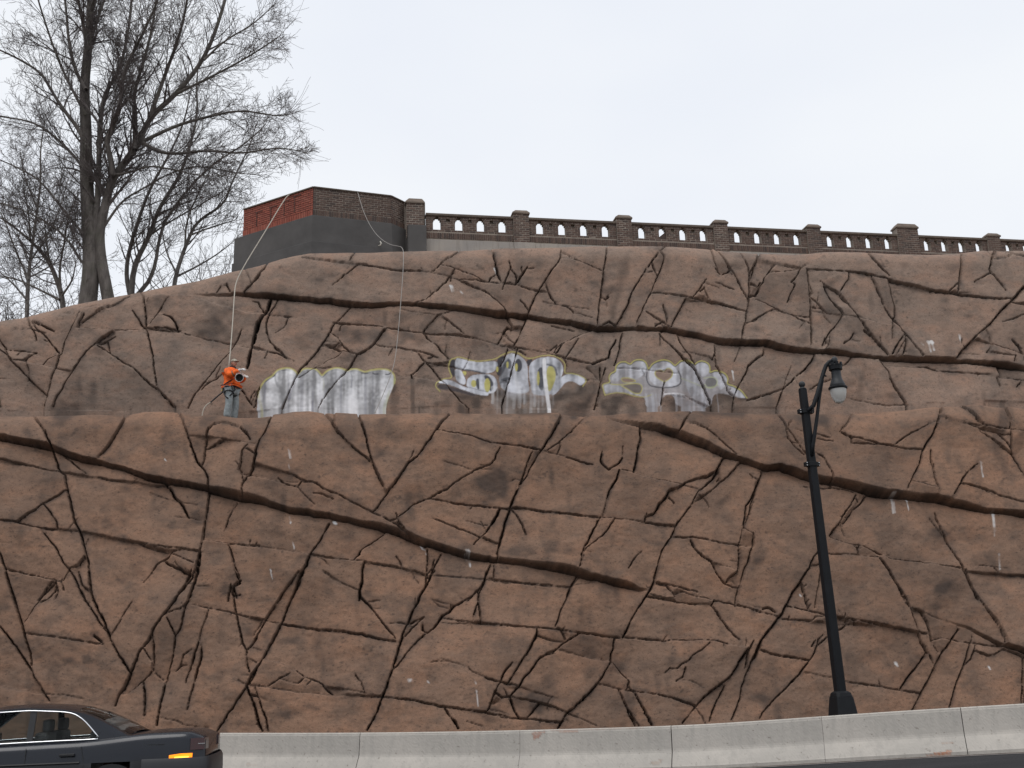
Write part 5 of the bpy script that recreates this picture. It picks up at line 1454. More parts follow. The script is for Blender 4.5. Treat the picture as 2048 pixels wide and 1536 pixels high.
l4 = [([(58, 560), (30, 500), (10, 440), (-20, 390)], 0.06, 0.012), ([(62, 520), (96, 470), (120, 420), (135, 360)], 0.05, 0.012), ([(75, 417), (50, 360), (40, 300)], 0.05, 0.012), ([(54, 600), (20, 560), (-20, 530)], 0.06, 0.012)]
tree('bare_tree', 'thin bare tree left of the big trunks, well back on the hill', 'bare trees behind the wall', at_y(54, 680, 42), t4, l4, 42.0, M['bark2'], 1.0, inframe)
t5 = [([(128, 640), (124, 590), (110, 550), (96, 520), (70, 490), (42, 465), (10, 440), (-30, 420)], 0.12, 0.02)]
l5 = [([(122, 585), (118, 540), (128, 490), (135, 440), (148, 400)], 0.06, 0.012), ([(100, 530), (92, 480), (88, 430)], 0.05, 0.012), ([(60, 480), (58, 430), (50, 390)], 0.05, 0.012), ([(120, 600), (80, 580), (40, 560), (0, 552)], 0.06, 0.012), ([(125, 590), (146, 560), (152, 520)], 0.05, 0.012)]
tree('bare_tree', 'low crooked tree leaning away from the big trunks just behind the rock edge', 'bare trees behind the wall', at_y(128, 650, 37.0), t5, l5, 37.0, M['bark'], 1.2, inframe)
def brush(label, x0, x1, ybase, yy, n, hgt):
    root = thing('bare_shrub', label, 'shrub', tuple(float(v) for v in at_y((x0 + x1) / 2, ybase, yy)), 'bare scrub on the hill'); st = Limbs()
    for k in range(n):
        p = at_y(tr.uniform(x0, x1), ybase, yy + tr.uniform(-1.5, 1.5)); d = norm(V3(tr.gauss(0, 0.55), tr.gauss(0, 0.4), 1)); sprout(st, p, d, hgt * tr.uniform(0.6, 1.25), 0.022, 2, 0.1, None, 0.6)
    obj('stems', st.v, st.f, M['twig'], root)
brush('low twiggy scrub at the extreme end of the rock edge, below the thin tree', -60, 60, 690, 38.5, 26, 2.3); brush('twiggy scrub around the foot of the two thick trunks', 70, 180, 650, 38.5, 18, 1.9); brush('twiggy scrub between the pale multi-stemmed tree and the bastion', 280, 455, 590, 38.5, 30, 1.9)
# ------------------------------------------------------------------ ground, road and the concrete barrier
BT = np.array([(-900, 1472), (-200, 1468.5), (0, 1467), (400, 1466), (720, 1466), (1000, 1462), (1340, 1452.5), (1500, 1443.5), (1700, 1428.5), (1900, 1416), (2048, 1407.5), (2900, 1352)], float)
BHGT = 0.81
def bar_top(px):
    y = float(np.mean([np.interp(px + k, BT[:, 0], BT[:, 1]) for k in range(-120, 121, 20)])); return at_depth(px, y, F / (83 + 0.0135 * px))
def bar_frame(px):
    p = bar_top(px); t = bar_top(px + 15) - bar_top(px - 15); t[2] = 0; t = norm(t); return p, V3(t[1], -t[0], 0)
BPX = np.arange(-880, 2880, 40.0); BFR = [bar_frame(p) for p in BPX]; BBX = np.array([f[0][0] for f in BFR])
def road_z(x, y):
    """height of the carriageway: falls to the gutter at the barrier, climbs gently to the right"""
    zb = np.interp(x, BBX, [f[0][2] - BHGT for f in BFR]); yb = np.interp(x, BBX, [f[0][1] for f in BFR])
    q = yb - y; k = np.clip((9.0 - y) / 14.0, 0, 1); return (zb + 0.035 * min(max(q, 0), 6.5)) * (1 - k) + k * 0.0
g_ = 700.0
obj('ground', [(-g_, -g_, -1.6), (g_, -g_, -1.6), (g_, g_, -1.6), (-g_, g_, -1.6)], [(0, 1, 2, 3)], M['soil'], None, kind='structure')
asph, t_, b_ = new_mat('asphalt'); n1 = noise(t_, 0.6, 5, 0.6, (0.3, 2, 1)); n2 = noise(t_, 60, 3, 0.6)
c_ = mixc(t_, ramp(t_, n1, (0.35, 0), (0.65, 1)), (0.022, 0.022, 0.024), (0.034, 0.033, 0.036)); c_ = mixc(t_, ramp(t_, n2, (0.5, 0), (0.7, 0.5)), c_, (0.06, 0.06, 0.062)); t_.links.new(c_, b_.inputs['Base Color']); b_.inputs['Roughness'].default_value = 0.9; b_.inputs['Specular IOR Level'].default_value = 0.15; bump(t_, b_, n2, 0.5, 0.01)
rows = [0.30, 0.62, 0.66, 1.5, 3, 5, 6.5, 8, 10, 12, 15, 18, 22, 27, 32]
def strip(name, q0s, mat, lift, kind='structure', px0=-880, px1=2880):
    vs, fs = [], []; st = np.arange(px0, px1, 40.0); m = len(q0s)
    for px in st:
        p, nrm_ = bar_frame(px)
        for q in q0s:
            P = p + nrm_ * q; vs.append(V3(P[0], P[1], (road_z(P[0], P[1]) if q > 0 else p[2] - BHGT) + lift))
    for i in range(len(st) - 1):
        for j in range(m - 1): fs.append((i * m + j, i * m + j + 1, i * m + m + j + 1, i * m + m + j))
    return obj(name, vs, fs, mat, None, smooth=True, kind=kind)
strip('road', rows, asph, 0.0)
strip('gutter', [0.29, 0.46, 0.62], plain('gutter_silt', (0.075, 0.056, 0.046), 0.95, var=0.5, scale=5, bmp=0.6), 0.005)
strip('edge_line', [0.66, 0.70, 0.74], plain('worn_road_paint', (0.28, 0.26, 0.25), 0.8, var=0.35, scale=8), 0.009)
strip('verge', [-4.5, -3, -1.5, -0.08], M['soil'], 0.02)

bc, t_, b_ = new_mat('barrier_concrete')
nA = noise(t_, 0.8, 6, 0.6); nB = noise(t_, 2.2, 5, 0.6, (2.5, 2.5, 0.35), 4); nC = noise(t_, 11, 6, 0.7); nD = noise(t_, 45, 3, 0.6)
c_ = mixc(t_, ramp(t_, nA, (0.35, 0), (0.65, 1)), (0.46, 0.425, 0.38), (0.38, 0.355, 0.32)); c_ = mixc(t_, ramp(t_, nB, (0.48, 0), (0.72, 0.75)), c_, (0.33, 0.31, 0.28))
c_ = mixc(t_, ramp(t_, nC, (0.60, 0), (0.69, 0.75)), c_, (0.15, 0.125, 0.105)); c_ = mixc(t_, ramp(t_, nD, (0.6, 0), (0.8, 0.3)), c_, (0.22, 0.20, 0.18)); pa = attr(t_, 'paint'); c_ = mixc(t_, pa.outputs['Alpha'], c_, pa.outputs['Color'])
t_.links.new(c_, b_.inputs['Base Color']); b_.inputs['Roughness'].default_value = 0.85; bump(t_, b_, nC, 0.25, 0.01)
PROF = [(-0.16, 0.0), (-0.13, 0.35), (-0.085, BHGT - 0.02), (-0.07, BHGT), (0.055, BHGT), (0.072, BHGT - 0.012), (0.078, BHGT - 0.045), (0.084, BHGT - 0.05), (0.095, BHGT - 0.18), (0.106, BHGT - 0.31), (0.118, BHGT - 0.42), (0.126, BHGT - 0.455), (0.14, BHGT - 0.49), (0.19, 0.25), (0.245, 0.165), (0.29, 0.09), (0.305, 0.07), (0.308, 0.0)]
def densify(pr):
    out = [pr[0]]
    for a, b in zip(pr[:-1], pr[1:]):
        n = max(1, int(math.hypot(b[0] - a[0], b[1] - a[1]) / 0.03)) if a[0] > 0 else 1
        out += [(a[0] + (b[0] - a[0]) * k / n, a[1] + (b[1] - a[1]) * k / n) for k in range(1, n + 1)]
    return out
PROF = densify(PROF)
# scrapes of red-brown paint and rust, in the barrier's own length (as picture stations) and height
MARKS = [([(1064, .76), (1070, .62), (1078, .64), (1094, .79), (1090, .80)], (0.32, 0.12, 0.07), .75), ([(1118, .79), (1160, .80), (1158, .76), (1120, .74)], (0.34, 0.15, 0.09), .5), ([(1100, .80), (1290, .803), (1290, .775), (1100, .785)], (0.34, 0.16, 0.10), .45), ([(1830, .05), (1892, .10), (1888, .03), (1850, .01)], (0.36, 0.11, 0.03), .8), ([(1870, .24), (1898, .25), (1896, .21), (1872, .21)], (0.40, 0.24, 0.17), .5), ([(1300, .16), (1325, .21), (1322, .13), (1305, .11)], (0.30, 0.2, 0.14), .5), ([(505, .20), (530, .18), (528, .14), (508, .15)], (0.35, 0.25, 0.2), .4)]
JOINT_PX = [(-560, 0.8), (-240, 0.8), (80, 0.8), (398, 0.8), (723, 0.7), (1042, 0.35), (1343, 0.9), (1643, 0.3), (1920, 0.75), (2230, 0.8), (2560, 0.8), (2860, 0.8)]
BLAB = {(398, 723): 'concrete barrier length directly behind the tail of the dark car', (723, 1042): 'plain concrete barrier length between the car and the length scraped with red-brown', (1042, 1343): 'concrete barrier length with red-brown scrapes along its top', (1343, 1643): 'clean concrete barrier length just short of the lamp post', (1643, 1920): 'concrete barrier length in front of the lamp post, rust at its foot', (1920, 2230): 'concrete barrier length past the lamp post and the rust stain, cut by the frame', (80, 398): 'concrete barrier length wholly behind the dark car', (-240, 80): 'concrete barrier length behind the front half of the dark car', (-560, -240): 'concrete barrier length farthest ahead of the dark car', (2560, 2860): 'concrete barrier length last in the row beyond the lamp post', (2230, 2560): 'concrete barrier length outside the frame beyond the lamp post'}
for (pa_, g0), (pb_, g1) in zip(JOINT_PX[:-1], JOINT_PX[1:]):
    if pb_ < -200 or pa_ > 2600: continue
    st = np.unique(np.concatenate([np.linspace(pa_ + g0, pb_ - g1, int((pb_ - pa_) / 3.0))])); vs, fs, pc = [], [], []; m = len(PROF)
    c0 = bar_frame((pa_ + pb_) / 2)[0]
    for px in st:
        p, nr = bar_frame(px); wob = 0.004 * math.sin(px * 0.05) 
        for q, h in PROF:
            vs.append(p + nr * (q + wob + rnd.uniform(-.0012, .0012)) + ZV * (h - BHGT)); col = (0, 0, 0, 0)
            if q > 0:
                for poly, cc, al in MARKS:
                    ins = False
                    for (ax_, ay_), (bx_, by_) in zip(poly, poly[1:] + poly[:1]):
                        if (ay_ > h) != (by_ > h) and px < (bx_ - ax_) * (h - ay_) / (by_ - ay_) + ax_: ins = not ins
                    if ins: col = (*cc, al * rnd.uniform(0.3, 1.0))
            pc.append(col)
    n = len(st)
    for i in range(n - 1):
        for j in range(m - 1): fs.append((i * m + j, i * m + m + j, i * m + m + j + 1, i * m + j + 1))
    fs.append(tuple(range(m))); fs.append(tuple(range((n - 1) * m + m - 1, (n - 1) * m - 1, -1)))
    o = obj('concrete_barrier', vs, fs, bc, None, loc=tuple(float(v) for v in (c0 - ZV * BHGT)))
    o.data.color_attributes.new('paint', 'FLOAT_COLOR', 'POINT').data.foreach_set('color', np.array(pc, np.float32).ravel())
    tag(o, BLAB[(pa_, pb_)], 'road barrier', 'lengths of concrete barrier along the road', 'thing')

# ------------------------------------------------------------------ lamp post
YL = 21.25
def lp_(px, py, dy=0.0): return at_y(px, py, YL + dy)
lb_, lt_ = lp_(1685, 1440), lp_(1605, 779); cx_, cy_ = lp_(1683, 1400)[0], YL
zbase = float(np.interp(cx_, BBX, [f[0][2] - BHGT for f in BFR])) + 0.02
lamp = thing('street_lamp', 'black bracketed street lamp with acorn globe standing behind the concrete barrier', 'street lamp', (float(cx_), YL, zbase))
def rot_ring(c, hx_, hy_, a, z): 
    ca, sa = math.cos(a), math.sin(a); return [V3(c[0] + x * ca - y * sa, c[1] + x * sa + y * ca, z) for x, y in ((-hx_, -hy_), (hx_, -hy_), (hx_, hy_), (-hx_, hy_))]
ang = math.radians(14); CL = V3(cx_, YL, 0); zp0, zp1, zp2 = lp_(1685, 1437)[2], lp_(1684, 1394)[2], lp_(1682, 1382)[2]
def cham_ring(c, h, ch, a, z):
    ca, sa = math.cos(a), math.sin(a); return [V3(c[0] + x * ca - y * sa, c[1] + x * sa + y * ca, z) for x, y in ((-h + ch, -h), (h - ch, -h), (h, -h + ch), (h, h - ch), (h - ch, h), (-h + ch, h), (-h, h - ch), (-h, -h + ch))]
pb = MB(); pb.prism(rot_ring(CL, .245, .245, ang, zbase), rot_ring(CL, .235, .235, ang, zp0)); pb.build('pedestal', M['concrete'], lamp)
pb = MB(); pb.prism(cham_ring(CL, .225, .02, ang, zp0 + .002), cham_ring(CL, .225, .02, ang, zp0 + .05)); pb.prism(cham_ring(CL, .215, .03, ang, zp0 + .0505), cham_ring(CL, .175, .03, ang, zp1)); pb.prism(cham_ring(CL, .172, .04, ang, zp1 + .0005), cham_ring(CL, .155, .05, ang, zp2 - .03)); pb.prism(cham_ring(CL, .15, .05, ang, zp2 - .0295), cham_ring(CL, .11, .04, ang, zp2)); pb.build('base_cover', M['lamp_black'], lamp, bevel=0.006)
pt = V3(lt_[0], YL, lt_[2]); pcx = lambda z: V3(cx_ + (pt[0] - cx_) * (z - zp0) / (pt[2] - zp0), YL, z)
pole = MB(); zz_ = [zp2 - .01, (zp2 * 2 + pt[2]) / 3, (zp2 + pt[2] * 2) / 3, pt[2]]; rr = [.098, .09, .082, .074]
for z0, z1, r0, r1 in zip(zz_[:-1], zz_[1:], rr[:-1], rr[1:]): pole.prism(cham_ring(pcx(z0), r0 - .004, .022, ang, z0), cham_ring(pcx(z1), r1 - .004, .02, ang, z1 - .0005))
pole.build('pole', M['lamp_black'], lamp)
fn = MB(); fn.lathe(pcx(pt[2]), [(.078, -.002), (.082, .02), (.05, .035), (.035, .05), (.05, .06), (.064, .09), (.068, .115), (.06, .145), (.04, .165), (.012, .178)], 16); fn.build('finial', M['lamp_grey'], lamp, smooth=True)
def clamp(py):
    z = lp_(1620, py)[2]; c = pcx(z); cl = MB(); cl.prism(cham_ring(c, .098, .03, ang, z - .045), cham_ring(c, .098, .03, ang, z + .045)); ca, sa = math.cos(ang), math.sin(ang)
    for sx in (-1, 1): cl.box(c + V3(ca, sa, 0) * sx * .125 - V3(-sa, ca, 0) * 0.0, (.035, .05, .045), (V3(ca, sa, 0), V3(-sa, ca, 0), ZV))
    p = cl.build('clamp_band', M['lamp_black'], lamp, bevel=.005)
    for sx in (-1, 1):
        for sz in (-1, 1):
            b = MB(); b.lathe(c + V3(ca, sa, 0) * sx * .135 - V3(-sa, ca, 0) * .05 + ZV * sz * .026, [(.013, 0), (.013, .012), (.006, .02)], 8, V3(sa, -ca, 0)); b.build('bolt', M['bolt'], p)
clamp(823); clamp(929)
arm = MB(); arm.tube([lp_(1611, 824), lp_(1618, 820, -.1), lp_(1627, 811, -.12), lp_(1634, 790, -.1), lp_(1642, 762, -.05), lp_(1648, 742, 0), lp_(1652, 731, 0), lp_(1658, 724, 0), lp_(1665, 720, 0)], [.036, .042, .046, .046, .044, .044, .044, .04, .03], 10); arm.build('bracket_arm', M['lamp_black'], lamp, smooth=True)
br = MB(); br.tube([lp_(1645, 760, -.05), lp_(1641, 780, -.06), lp_(1638, 800, -.07), lp_(1634, 835, -.08), lp_(1629, 870, -.09), lp_(1626, 890, -.09), lp_(1624, 912, -.08)], [.03, .032, .034, .036, .038, .04, .036], 10); br.build('brace', M['lamp_black'], lamp, smooth=True)
for px, py, qx, qy in ((1626, 812, 1627, 826), (1648, 750, 1653, 753)): s_ = MB(); s_.tube([lp_(px, py, -.14), lp_(qx, qy, -.14)], [.02, .014], 8); s_.build('arm_lug', M['lamp_black'], lamp)
lc = lp_(1675, 770); zl_ = lambda py: lp_(1675, py)[2]
ln_ = MB(); lcz = V3(lc[0], YL, 0)
ln_.lathe(lcz, [(.02, zl_(727)), (.05, zl_(728)), (.062, zl_(722)), (.064, zl_(719)), (.055, zl_(716)), (.03, zl_(713.5)), (.008, zl_(713))][::1], 18); ln_.build('lantern_ball', M['lamp_grey'], lamp, smooth=True)
ln_ = MB(); ln_.lathe(lcz, [(.10, zl_(741)), (.135, zl_(740)), (.14, zl_(731)), (.125, zl_(729.5)), (.04, zl_(728)), (.04, zl_(724))], 20); 
for k in range(8):
    w = k * math.pi / 4; ln_.box(lcz + V3(math.cos(w) * .132, math.sin(w) * .132, zl_(729)), (.016, .03, .03), (V3(math.cos(w), math.sin(w), 0), V3(-math.sin(w), math.cos(w), 0), ZV))
ln_.build('lantern_collar', M['lamp_black'], lamp)
ln_ = MB(); ln_.lathe(lcz, [(.165, zl_(775)), (.155, zl_(769)), (.125, zl_(762)), (.103, zl_(757)), (.098, zl_(748)), (.10, zl_(741))], 24); ln_.build('lantern_housing', M['lamp_grey'], lamp, smooth=True)
ln_ = MB(); ln_.lathe(lcz, [(.17, zl_(779)), (.192, zl_(778)), (.196, zl_(775)), (.18, zl_(773.5)), (.15, zl_(773))], 28); ln_.build('lantern_ring', M['lamp_black'], lamp)
gm, t_, b_ = new_mat('prismatic_lamp_glass'); b_.inputs['Base Color'].default_value = (.72, .71, .68, 1); b_.inputs['Roughness'].default_value = .22; b_.inputs['Transmission Weight'].default_value = .35; b_.inputs['IOR'].default_value = 1.3
ln_ = MB(); ln_.lathe(lcz, [(.004, zl_(807)), (.05, zl_(806.4)), (.09, zl_(804)), (.12, zl_(799.5)), (.148, zl_(793)), (.164, zl_(786)), (.17, zl_(780)), (.168, zl_(777))], 28); ln_.build('globe', gm, lamp, smooth=True)
ln_ = MB(); ln_.lathe(lcz, [(.02, zl_(790)), (.055, zl_(786)), (.06, zl_(781)), (.03, zl_(776))], 14); ln_.build('bulb', plain('bulb_glass', (.75, .74, .70), .3), lamp, smooth=True)
# ------------------------------------------------------------------ passing saloon car
carm, t_, b_ = new_mat('dark_blue_car_paint'); b_.inputs['Base Color'].default_value = (0.008, 0.010, 0.016, 1); b_.inputs['Roughness'].default_value = .22; b_.inputs['Coat Weight'].default_value = 0.3; b_.inputs['Specular IOR Level'].default_value = 0.3; b_.inputs['Coat Roughness'].default_value = .05; b_.inputs['Metallic'].default_value = .25
nn_ = noise(t_, 3, 4, .6); t_.links.new(ramp(t_, nn_, (.3, .2), (.75, .34)), b_.inputs['Roughness'])
M['car'] = carm; M['trim'] = plain('black_rubber', (.012, .012, .013), .6); M['bumper'] = plain('dark_bumper_and_lower_body', (.016, .017, .02), .45); M['chrome'] = plain('bright_trim', (.75, .76, .78), .15, 1.0, var=.02); M['tyre'] = plain('tyre_rubber', (.015, .015, .015), .85); M['rim'] = plain('alloy', (.45, .46, .47), .3, .9); M['seat'] = plain('grey_upholstery', (.16, .15, .145), .9)
gl, t_, b_ = new_mat('car_glass'); b_.inputs['Base Color'].default_value = (.62, .66, .66, 1); b_.inputs['Transmission Weight'].default_value = 1.0; b_.inputs['Roughness'].default_value = .02; b_.inputs['IOR'].default_value = 1.12; M['glass'] = gl
am, t_, b_ = new_mat('lit_amber_lamp'); b_.inputs['Base Color'].default_value = (.9, .25, .01, 1); b_.inputs['Emission Color'].default_value = (1, .24, .008, 1); b_.inputs['Emission Strength'].default_value = 1.5
am2, t_, b_ = new_mat('lit_amber_core'); b_.inputs['Base Color'].default_value = (1, .5, .05, 1); b_.inputs['Emission Color'].default_value = (1, .55, .06, 1); b_.inputs['Emission Strength'].default_value = 2.2
rdm = plain('dark_red_lens', (.035, .004, .005), .15)
near_y = 14.3; x_rear = at_y(376, 1500, near_y)[0]; cz0 = float(road_z(x_rear - 2.4, near_y + .9)); CO = V3(x_rear, near_y + .88, cz0)
car = thing('car', 'dark blue saloon car passing on the road with its amber rear lamp lit', 'car', (float(CO[0] - 2.4), float(CO[1]), cz0))
C = lambda s, y, z: CO + V3(-s, y, z)               # s metres ahead of the tail, y across (near side negative), z up
IS = lambda x, tab: float(np.interp(x, *zip(*tab)))
def sm(tab): 
    xs = np.linspace(tab[0][0], tab[-1][0], 200); ys = np.interp(xs, *zip(*tab)); k = np.ones(13) / 13; yp = np.convolve(np.pad(ys, 6, 'edge'), k, 'valid'); return list(zip(xs, yp))
HW = sm([(0, .74), (.12, .82), (.5, .865), (1.2, .885), (2.4, .89), (3.6, .88), (4.3, .84), (4.65, .74), (4.78, .62)])
DK = sm([(0, .90), (.05, 1.00), (.18, 1.03), (.75, 1.03), (1.1, 1.0), (1.5, .965), (2.5, .945), (3.4, .93), (3.7, .92), (4.2, .86), (4.6, .76), (4.78, .62)])
LOWZ = sm([(0, .36), (.15, .27), (.5, .22), (4.4, .2), (4.78, .3)])
def sect(s):
    w, zd, zl = IS(s, HW), IS(s, DK), IS(s, LOWZ)
    half = [(0, zl), (w * .8, zl), (w * .94, zl + .04), (w * .985, zl + .16), (w, zl + .28), (w * 1.0, .69), (w * .985, zd - .22), (w * .965, zd - .10), (w * .93, zd - .03), (w * .87, zd - .003), (w * .6, zd + .008), (0, zd + .012)]
    return half
ss = np.unique(np.concatenate([np.linspace(0, .3, 8), np.linspace(.3, 4.4, 60), np.linspace(4.4, 4.78, 8)]))
def arch(s, z):
    for wc in (1.16, 3.86):
        if (s - wc) ** 2 + (z - .31) ** 2 < .36 ** 2: return True
    return False
vs, fs = [], []; m = 12
for s in ss:
    for sg in (-1, 1):
        for y, z in sect(s): vs.append(C(s, sg * y, z))
for i in range(len(ss) - 1):
    for sg in (0, 1):
        for j in range(m - 1):
            a = i * 2 * m + sg * m + j; q = (a, a + 1, a + 1 + 2 * m, a + 2 * m); smid = (ss[i] + ss[i + 1]) / 2; zmid = (sect(smid)[j][1] + sect(smid)[j + 1][1]) / 2
            if 1 <= j <= 5 and arch(smid, zmid): continue
            fs.append(q if sg == 1 else q[::-1])
for i, fl in ((0, True), (len(ss) - 1, False)):
    r = [i * 2 * m + j for j in range(m)] + [i * 2 * m + m + j for j in range(m - 1, -1, -1)]; fs.append(tuple(r) if fl else tuple(r[::-1]))
body = obj('body', vs, fs, [M['car'], M['bumper']], car, smooth=True)
for p_ in body.data.polygons:
    if p_.center[2] < .66: p_.material_index = 1  # lower body panels take the darker bumper colour
# cabin
RF = sm([(.95, 1.03), (1.25, 1.20), (1.55, 1.345), (1.85, 1.415), (2.3, 1.45), (2.75, 1.435), (3.05, 1.36), (3.35, 1.20), (3.72, .935)])
BELT = lambda s: IS(s, DK) - .012
def side(s, t):                                     # t 0 belt line, 1 roof edge
    zr = IS(s, RF); zb = BELT(s); wb = IS(s, HW) * .865; wt = .60 + .05 * np.clip((s - 1) * (3.7 - s) / 1.8, 0, 1); z = zb + max(zr - .05 - zb, .004) * t; frac = np.clip((zr - .05 - zb) / .43, 0, 1); return wb + (wb + (wt - wb) * frac - wb) * t ** 1.15, z
WS0, WS1 = 1.36, 3.42
def win(s):                                          # lower and upper edge of the side glass as fractions
    f0 = np.clip((s - WS0) / .42, 0, 1); f1 = np.clip((WS1 - s) / .62, 0, 1); lo = .07; hi = .07 + .86 * min(math.sin(f0 * math.pi / 2) ** .75, f1 ** .9); return lo, max(lo, hi)
sv = np.unique(np.concatenate([np.linspace(.96, 3.70, 70), np.linspace(WS0, WS0 + .25, 10)]))
for sg in (-1, 1):
    vs, fs = [], []
    for s in sv:
        lo, hi = win(s) if WS0 < s < WS1 else (.5, .5)
        for t in (0, lo, hi, 1.0): y, z = side(s, t); vs.append(C(s, sg * y, z))
    for i in range(len(sv) - 1):
        for j in (0, 2): q = (i * 4 + j, i * 4 + j + 1, i * 4 + 5 + j, i * 4 + 4 + j); fs.append(q if sg == 1 else q[::-1])
    obj('side_frame', vs, fs, M['car'], car, smooth=True)
    inn = lambda s, t, d: (lambda yz: C(s, sg * (yz[0] - d), yz[1]))(side(s, t))
    for a, b in ((WS0 + .01, 2.205), (2.275, WS1 - .01)):
        gvs, gfs = [], []; q = np.linspace(a, b, 26)
        for s in q: lo, hi = win(s); gvs += [inn(s, lo - .02, .012), inn(s, hi + .01, .012), inn(s, lo - .02, .016), inn(s, hi + .01, .016)]
        for i in range(25): k = i * 4; gfs += [(k, k + 1, k + 5, k + 4), (k + 2, k + 6, k + 7, k + 3)]
        obj('side_window', gvs, gfs, M['glass'], car)
    bp = MB(); bp.prism([inn(2.20, .06, .02), inn(2.28, .06, .02), inn(2.28, .06, -.002), inn(2.20, .06, -.002)], [inn(2.20, .95, .02), inn(2.28, .95, .02), inn(2.28, .95, -.002), inn(2.20, .95, -.002)]); bp.build('door_pillar', M['trim'], car)
    q = np.linspace(WS0 + .015, WS1 - .02, 44); tm = MB(); tm.tube([inn(s, win(s)[0], -.006) for s in q], .011, 6); tm.tube([inn(s, win(s)[1], -.006) for s in q], .010, 6); tm.build('window_trim', M['chrome'], car, smooth=True)
    for s0 in (1.72, 2.78):
        h = MB(); w = IS(s0, HW); h.box(C(s0, sg * (w * .99 + .012), .80), (.095, .016, .018)); h.build('door_handle', M['trim'], car, bevel=.008)
    rb_ = MB(); q = np.linspace(.5, 4.3, 30); rb_.tube([C(s, sg * (IS(s, HW) + .002), .585) for s in q if not arch(s, .585)] , .014, 5) if False else rb_.tube([C(s, sg * (IS(s, HW) + .0), .70) for s in np.linspace(1.56, 3.42, 20)], .016, 6); rb_.build('side_moulding', M['trim'], car)
    seam = MB()
    for s0, z1 in ((1.50, .93), (2.24, .93), (3.36, .9)): seam.tube([C(s0 + (.06 if s0 < 1.6 else 0), sg * (IS(s0, HW) * .968 + .001), z1 - .03), C(s0, sg * (IS(s0, HW) * .998), .66), C(s0 + (.12 if s0 < 1.6 else 0), sg * (IS(s0, HW) * 1.0), .45)], .005, 4)
    seam.build('door_seam', M['trim'], car)
    fl = MB(); fl.box(C(.62, sg * IS(.62, HW) * .972, .885), (.11, .004, .003)); fl.build('filler_seam', M['trim'], car)
    # wheels
    for wc in (1.16, 3.86):
        wh = MB(); ax = V3(0, sg, 0); c = C(wc, sg * .70, .31); wh.lathe(c, [(.20, 0), (.285, 0), (.308, .02), (.312, .05), (.312, .14), (.308, .17), (.285, .185), (.20, .185)], 28, ax); tw = wh.build('wheel', M['tyre'], car, smooth=True)
        r_ = MB(); r_.lathe(c + ax * .02, [(.205, 0), (.205, .15), (.19, .155), (.16, .13), (.06, .14), (.03, .15)], 24, ax)
        for k in range(7): w = k * 6.2832 / 7; r_.box(c + ax * .158 + V3(math.cos(w), 0, math.sin(w)) * .12, (.07, .012, .018), (V3(math.cos(w), 0, math.sin(w)), ax, V3(-math.sin(w), 0, math.cos(w))))
        r_.build('rim', M['rim'], tw)
        li = MB(); li.lathe(C(wc, sg * .55, .31), [(.36, 0), (.36, .325)], 24, ax); li.build('wheel_housing', M['trim'], car)
    # rear quarter: lit side lamp, tail lamp
    am_ = MB(); w0 = [IS(s, HW) for s in (.17, .31, .44)]
    am_.prism([C(.15, sg * (w0[0] + .004), .655), C(.30, sg * (w0[1] + .006), .655), C(.44, sg * (w0[2] + .002), .665), C(.44, sg * (w0[2] + .002), .745), C(.30, sg * (w0[1] + .006), .76), C(.15, sg * (w0[0] + .004), .76)], [C(.15, sg * (w0[0] - .05), .655), C(.30, sg * (w0[1] - .05), .655), C(.44, sg * (w0[2] - .05), .665), C(.44, sg * (w0[2] - .05), .745), C(.30, sg * (w0[1] - .05), .76), C(.15, sg * (w0[0] - .05), .76)])
    sl_ = am_.build('side_lamp', am, car)
    co = MB(); co.box(C(.30, sg * (w0[1] + .004), .712), (.11, .007, .011)); co.build('lamp_filament', am2, sl_)
    tl = MB(); yt = [(s, IS(s, HW)) for s in (.005, .05, .11, .18)]
    tl.prism([C(s, sg * (w + .004), .80) for s, w in yt] + [C(.16, sg * .5, .80), C(-.012, sg * .5, .80)], [C(s, sg * (w * .975 + .004), .945) for s, w in yt] + [C(.16, sg * .5, .945), C(-.012, sg * .5, .945)]); tl.build('tail_lamp', rdm, car)
    td = MB(); td.box(C(.07, sg * (IS(.07, HW) * .985 + .004), .875), (.07, .006, .006)); td.build('tail_lamp_trim', M['chrome'], car)
    mr = MB(); mr.box(C(3.22, sg * .98, .99), (.07, .09, .06)); mr.build('wing_mirror', M['car'], car, bevel=.02)
# roof, rear window, windscreen
def across(s, k): y, z = side(s, 1.0); zr = IS(s, RF); return C(s, y * k, z + (zr - z) * (1 - abs(k) ** 2.6))
def sheet(name, s0, s1, ks, mat, n=20, drop=0.0):
    vs, fs = [], []; q = np.linspace(s0, s1, n)
    for s in q: vs += [across(s, k) - ZV * drop for k in ks]
    m = len(ks)
    for i in range(n - 1):
        for j in range(m - 1): fs.append((i * m + j, i * m + j + 1, i * m + m + j + 1, i * m + m + j))
    return obj(name, vs, fs, mat, car, smooth=True)
ksr = list(np.linspace(-1, 1, 15))
sheet('roof', 1.70, 2.90, ksr, M['car'])
for sg in (-1, 1): sheet('rear_pillar', .96, 1.701, [sg * .88, sg * .94, sg * 1.0] if sg > 0 else [-1.0, -.94, -.88], M['car']); sheet('front_pillar', 2.899, 3.7, [sg * .9, sg * .95, sg * 1.0] if sg > 0 else [-1.0, -.95, -.9], M['car'])
sheet('rear_window', .98, 1.70, list(np.linspace(-.885, .885, 11)), M['glass'], drop=.004); sheet('windscreen', 2.90, 3.70, list(np.linspace(-.905, .905, 11)), M['glass'], drop=.004)
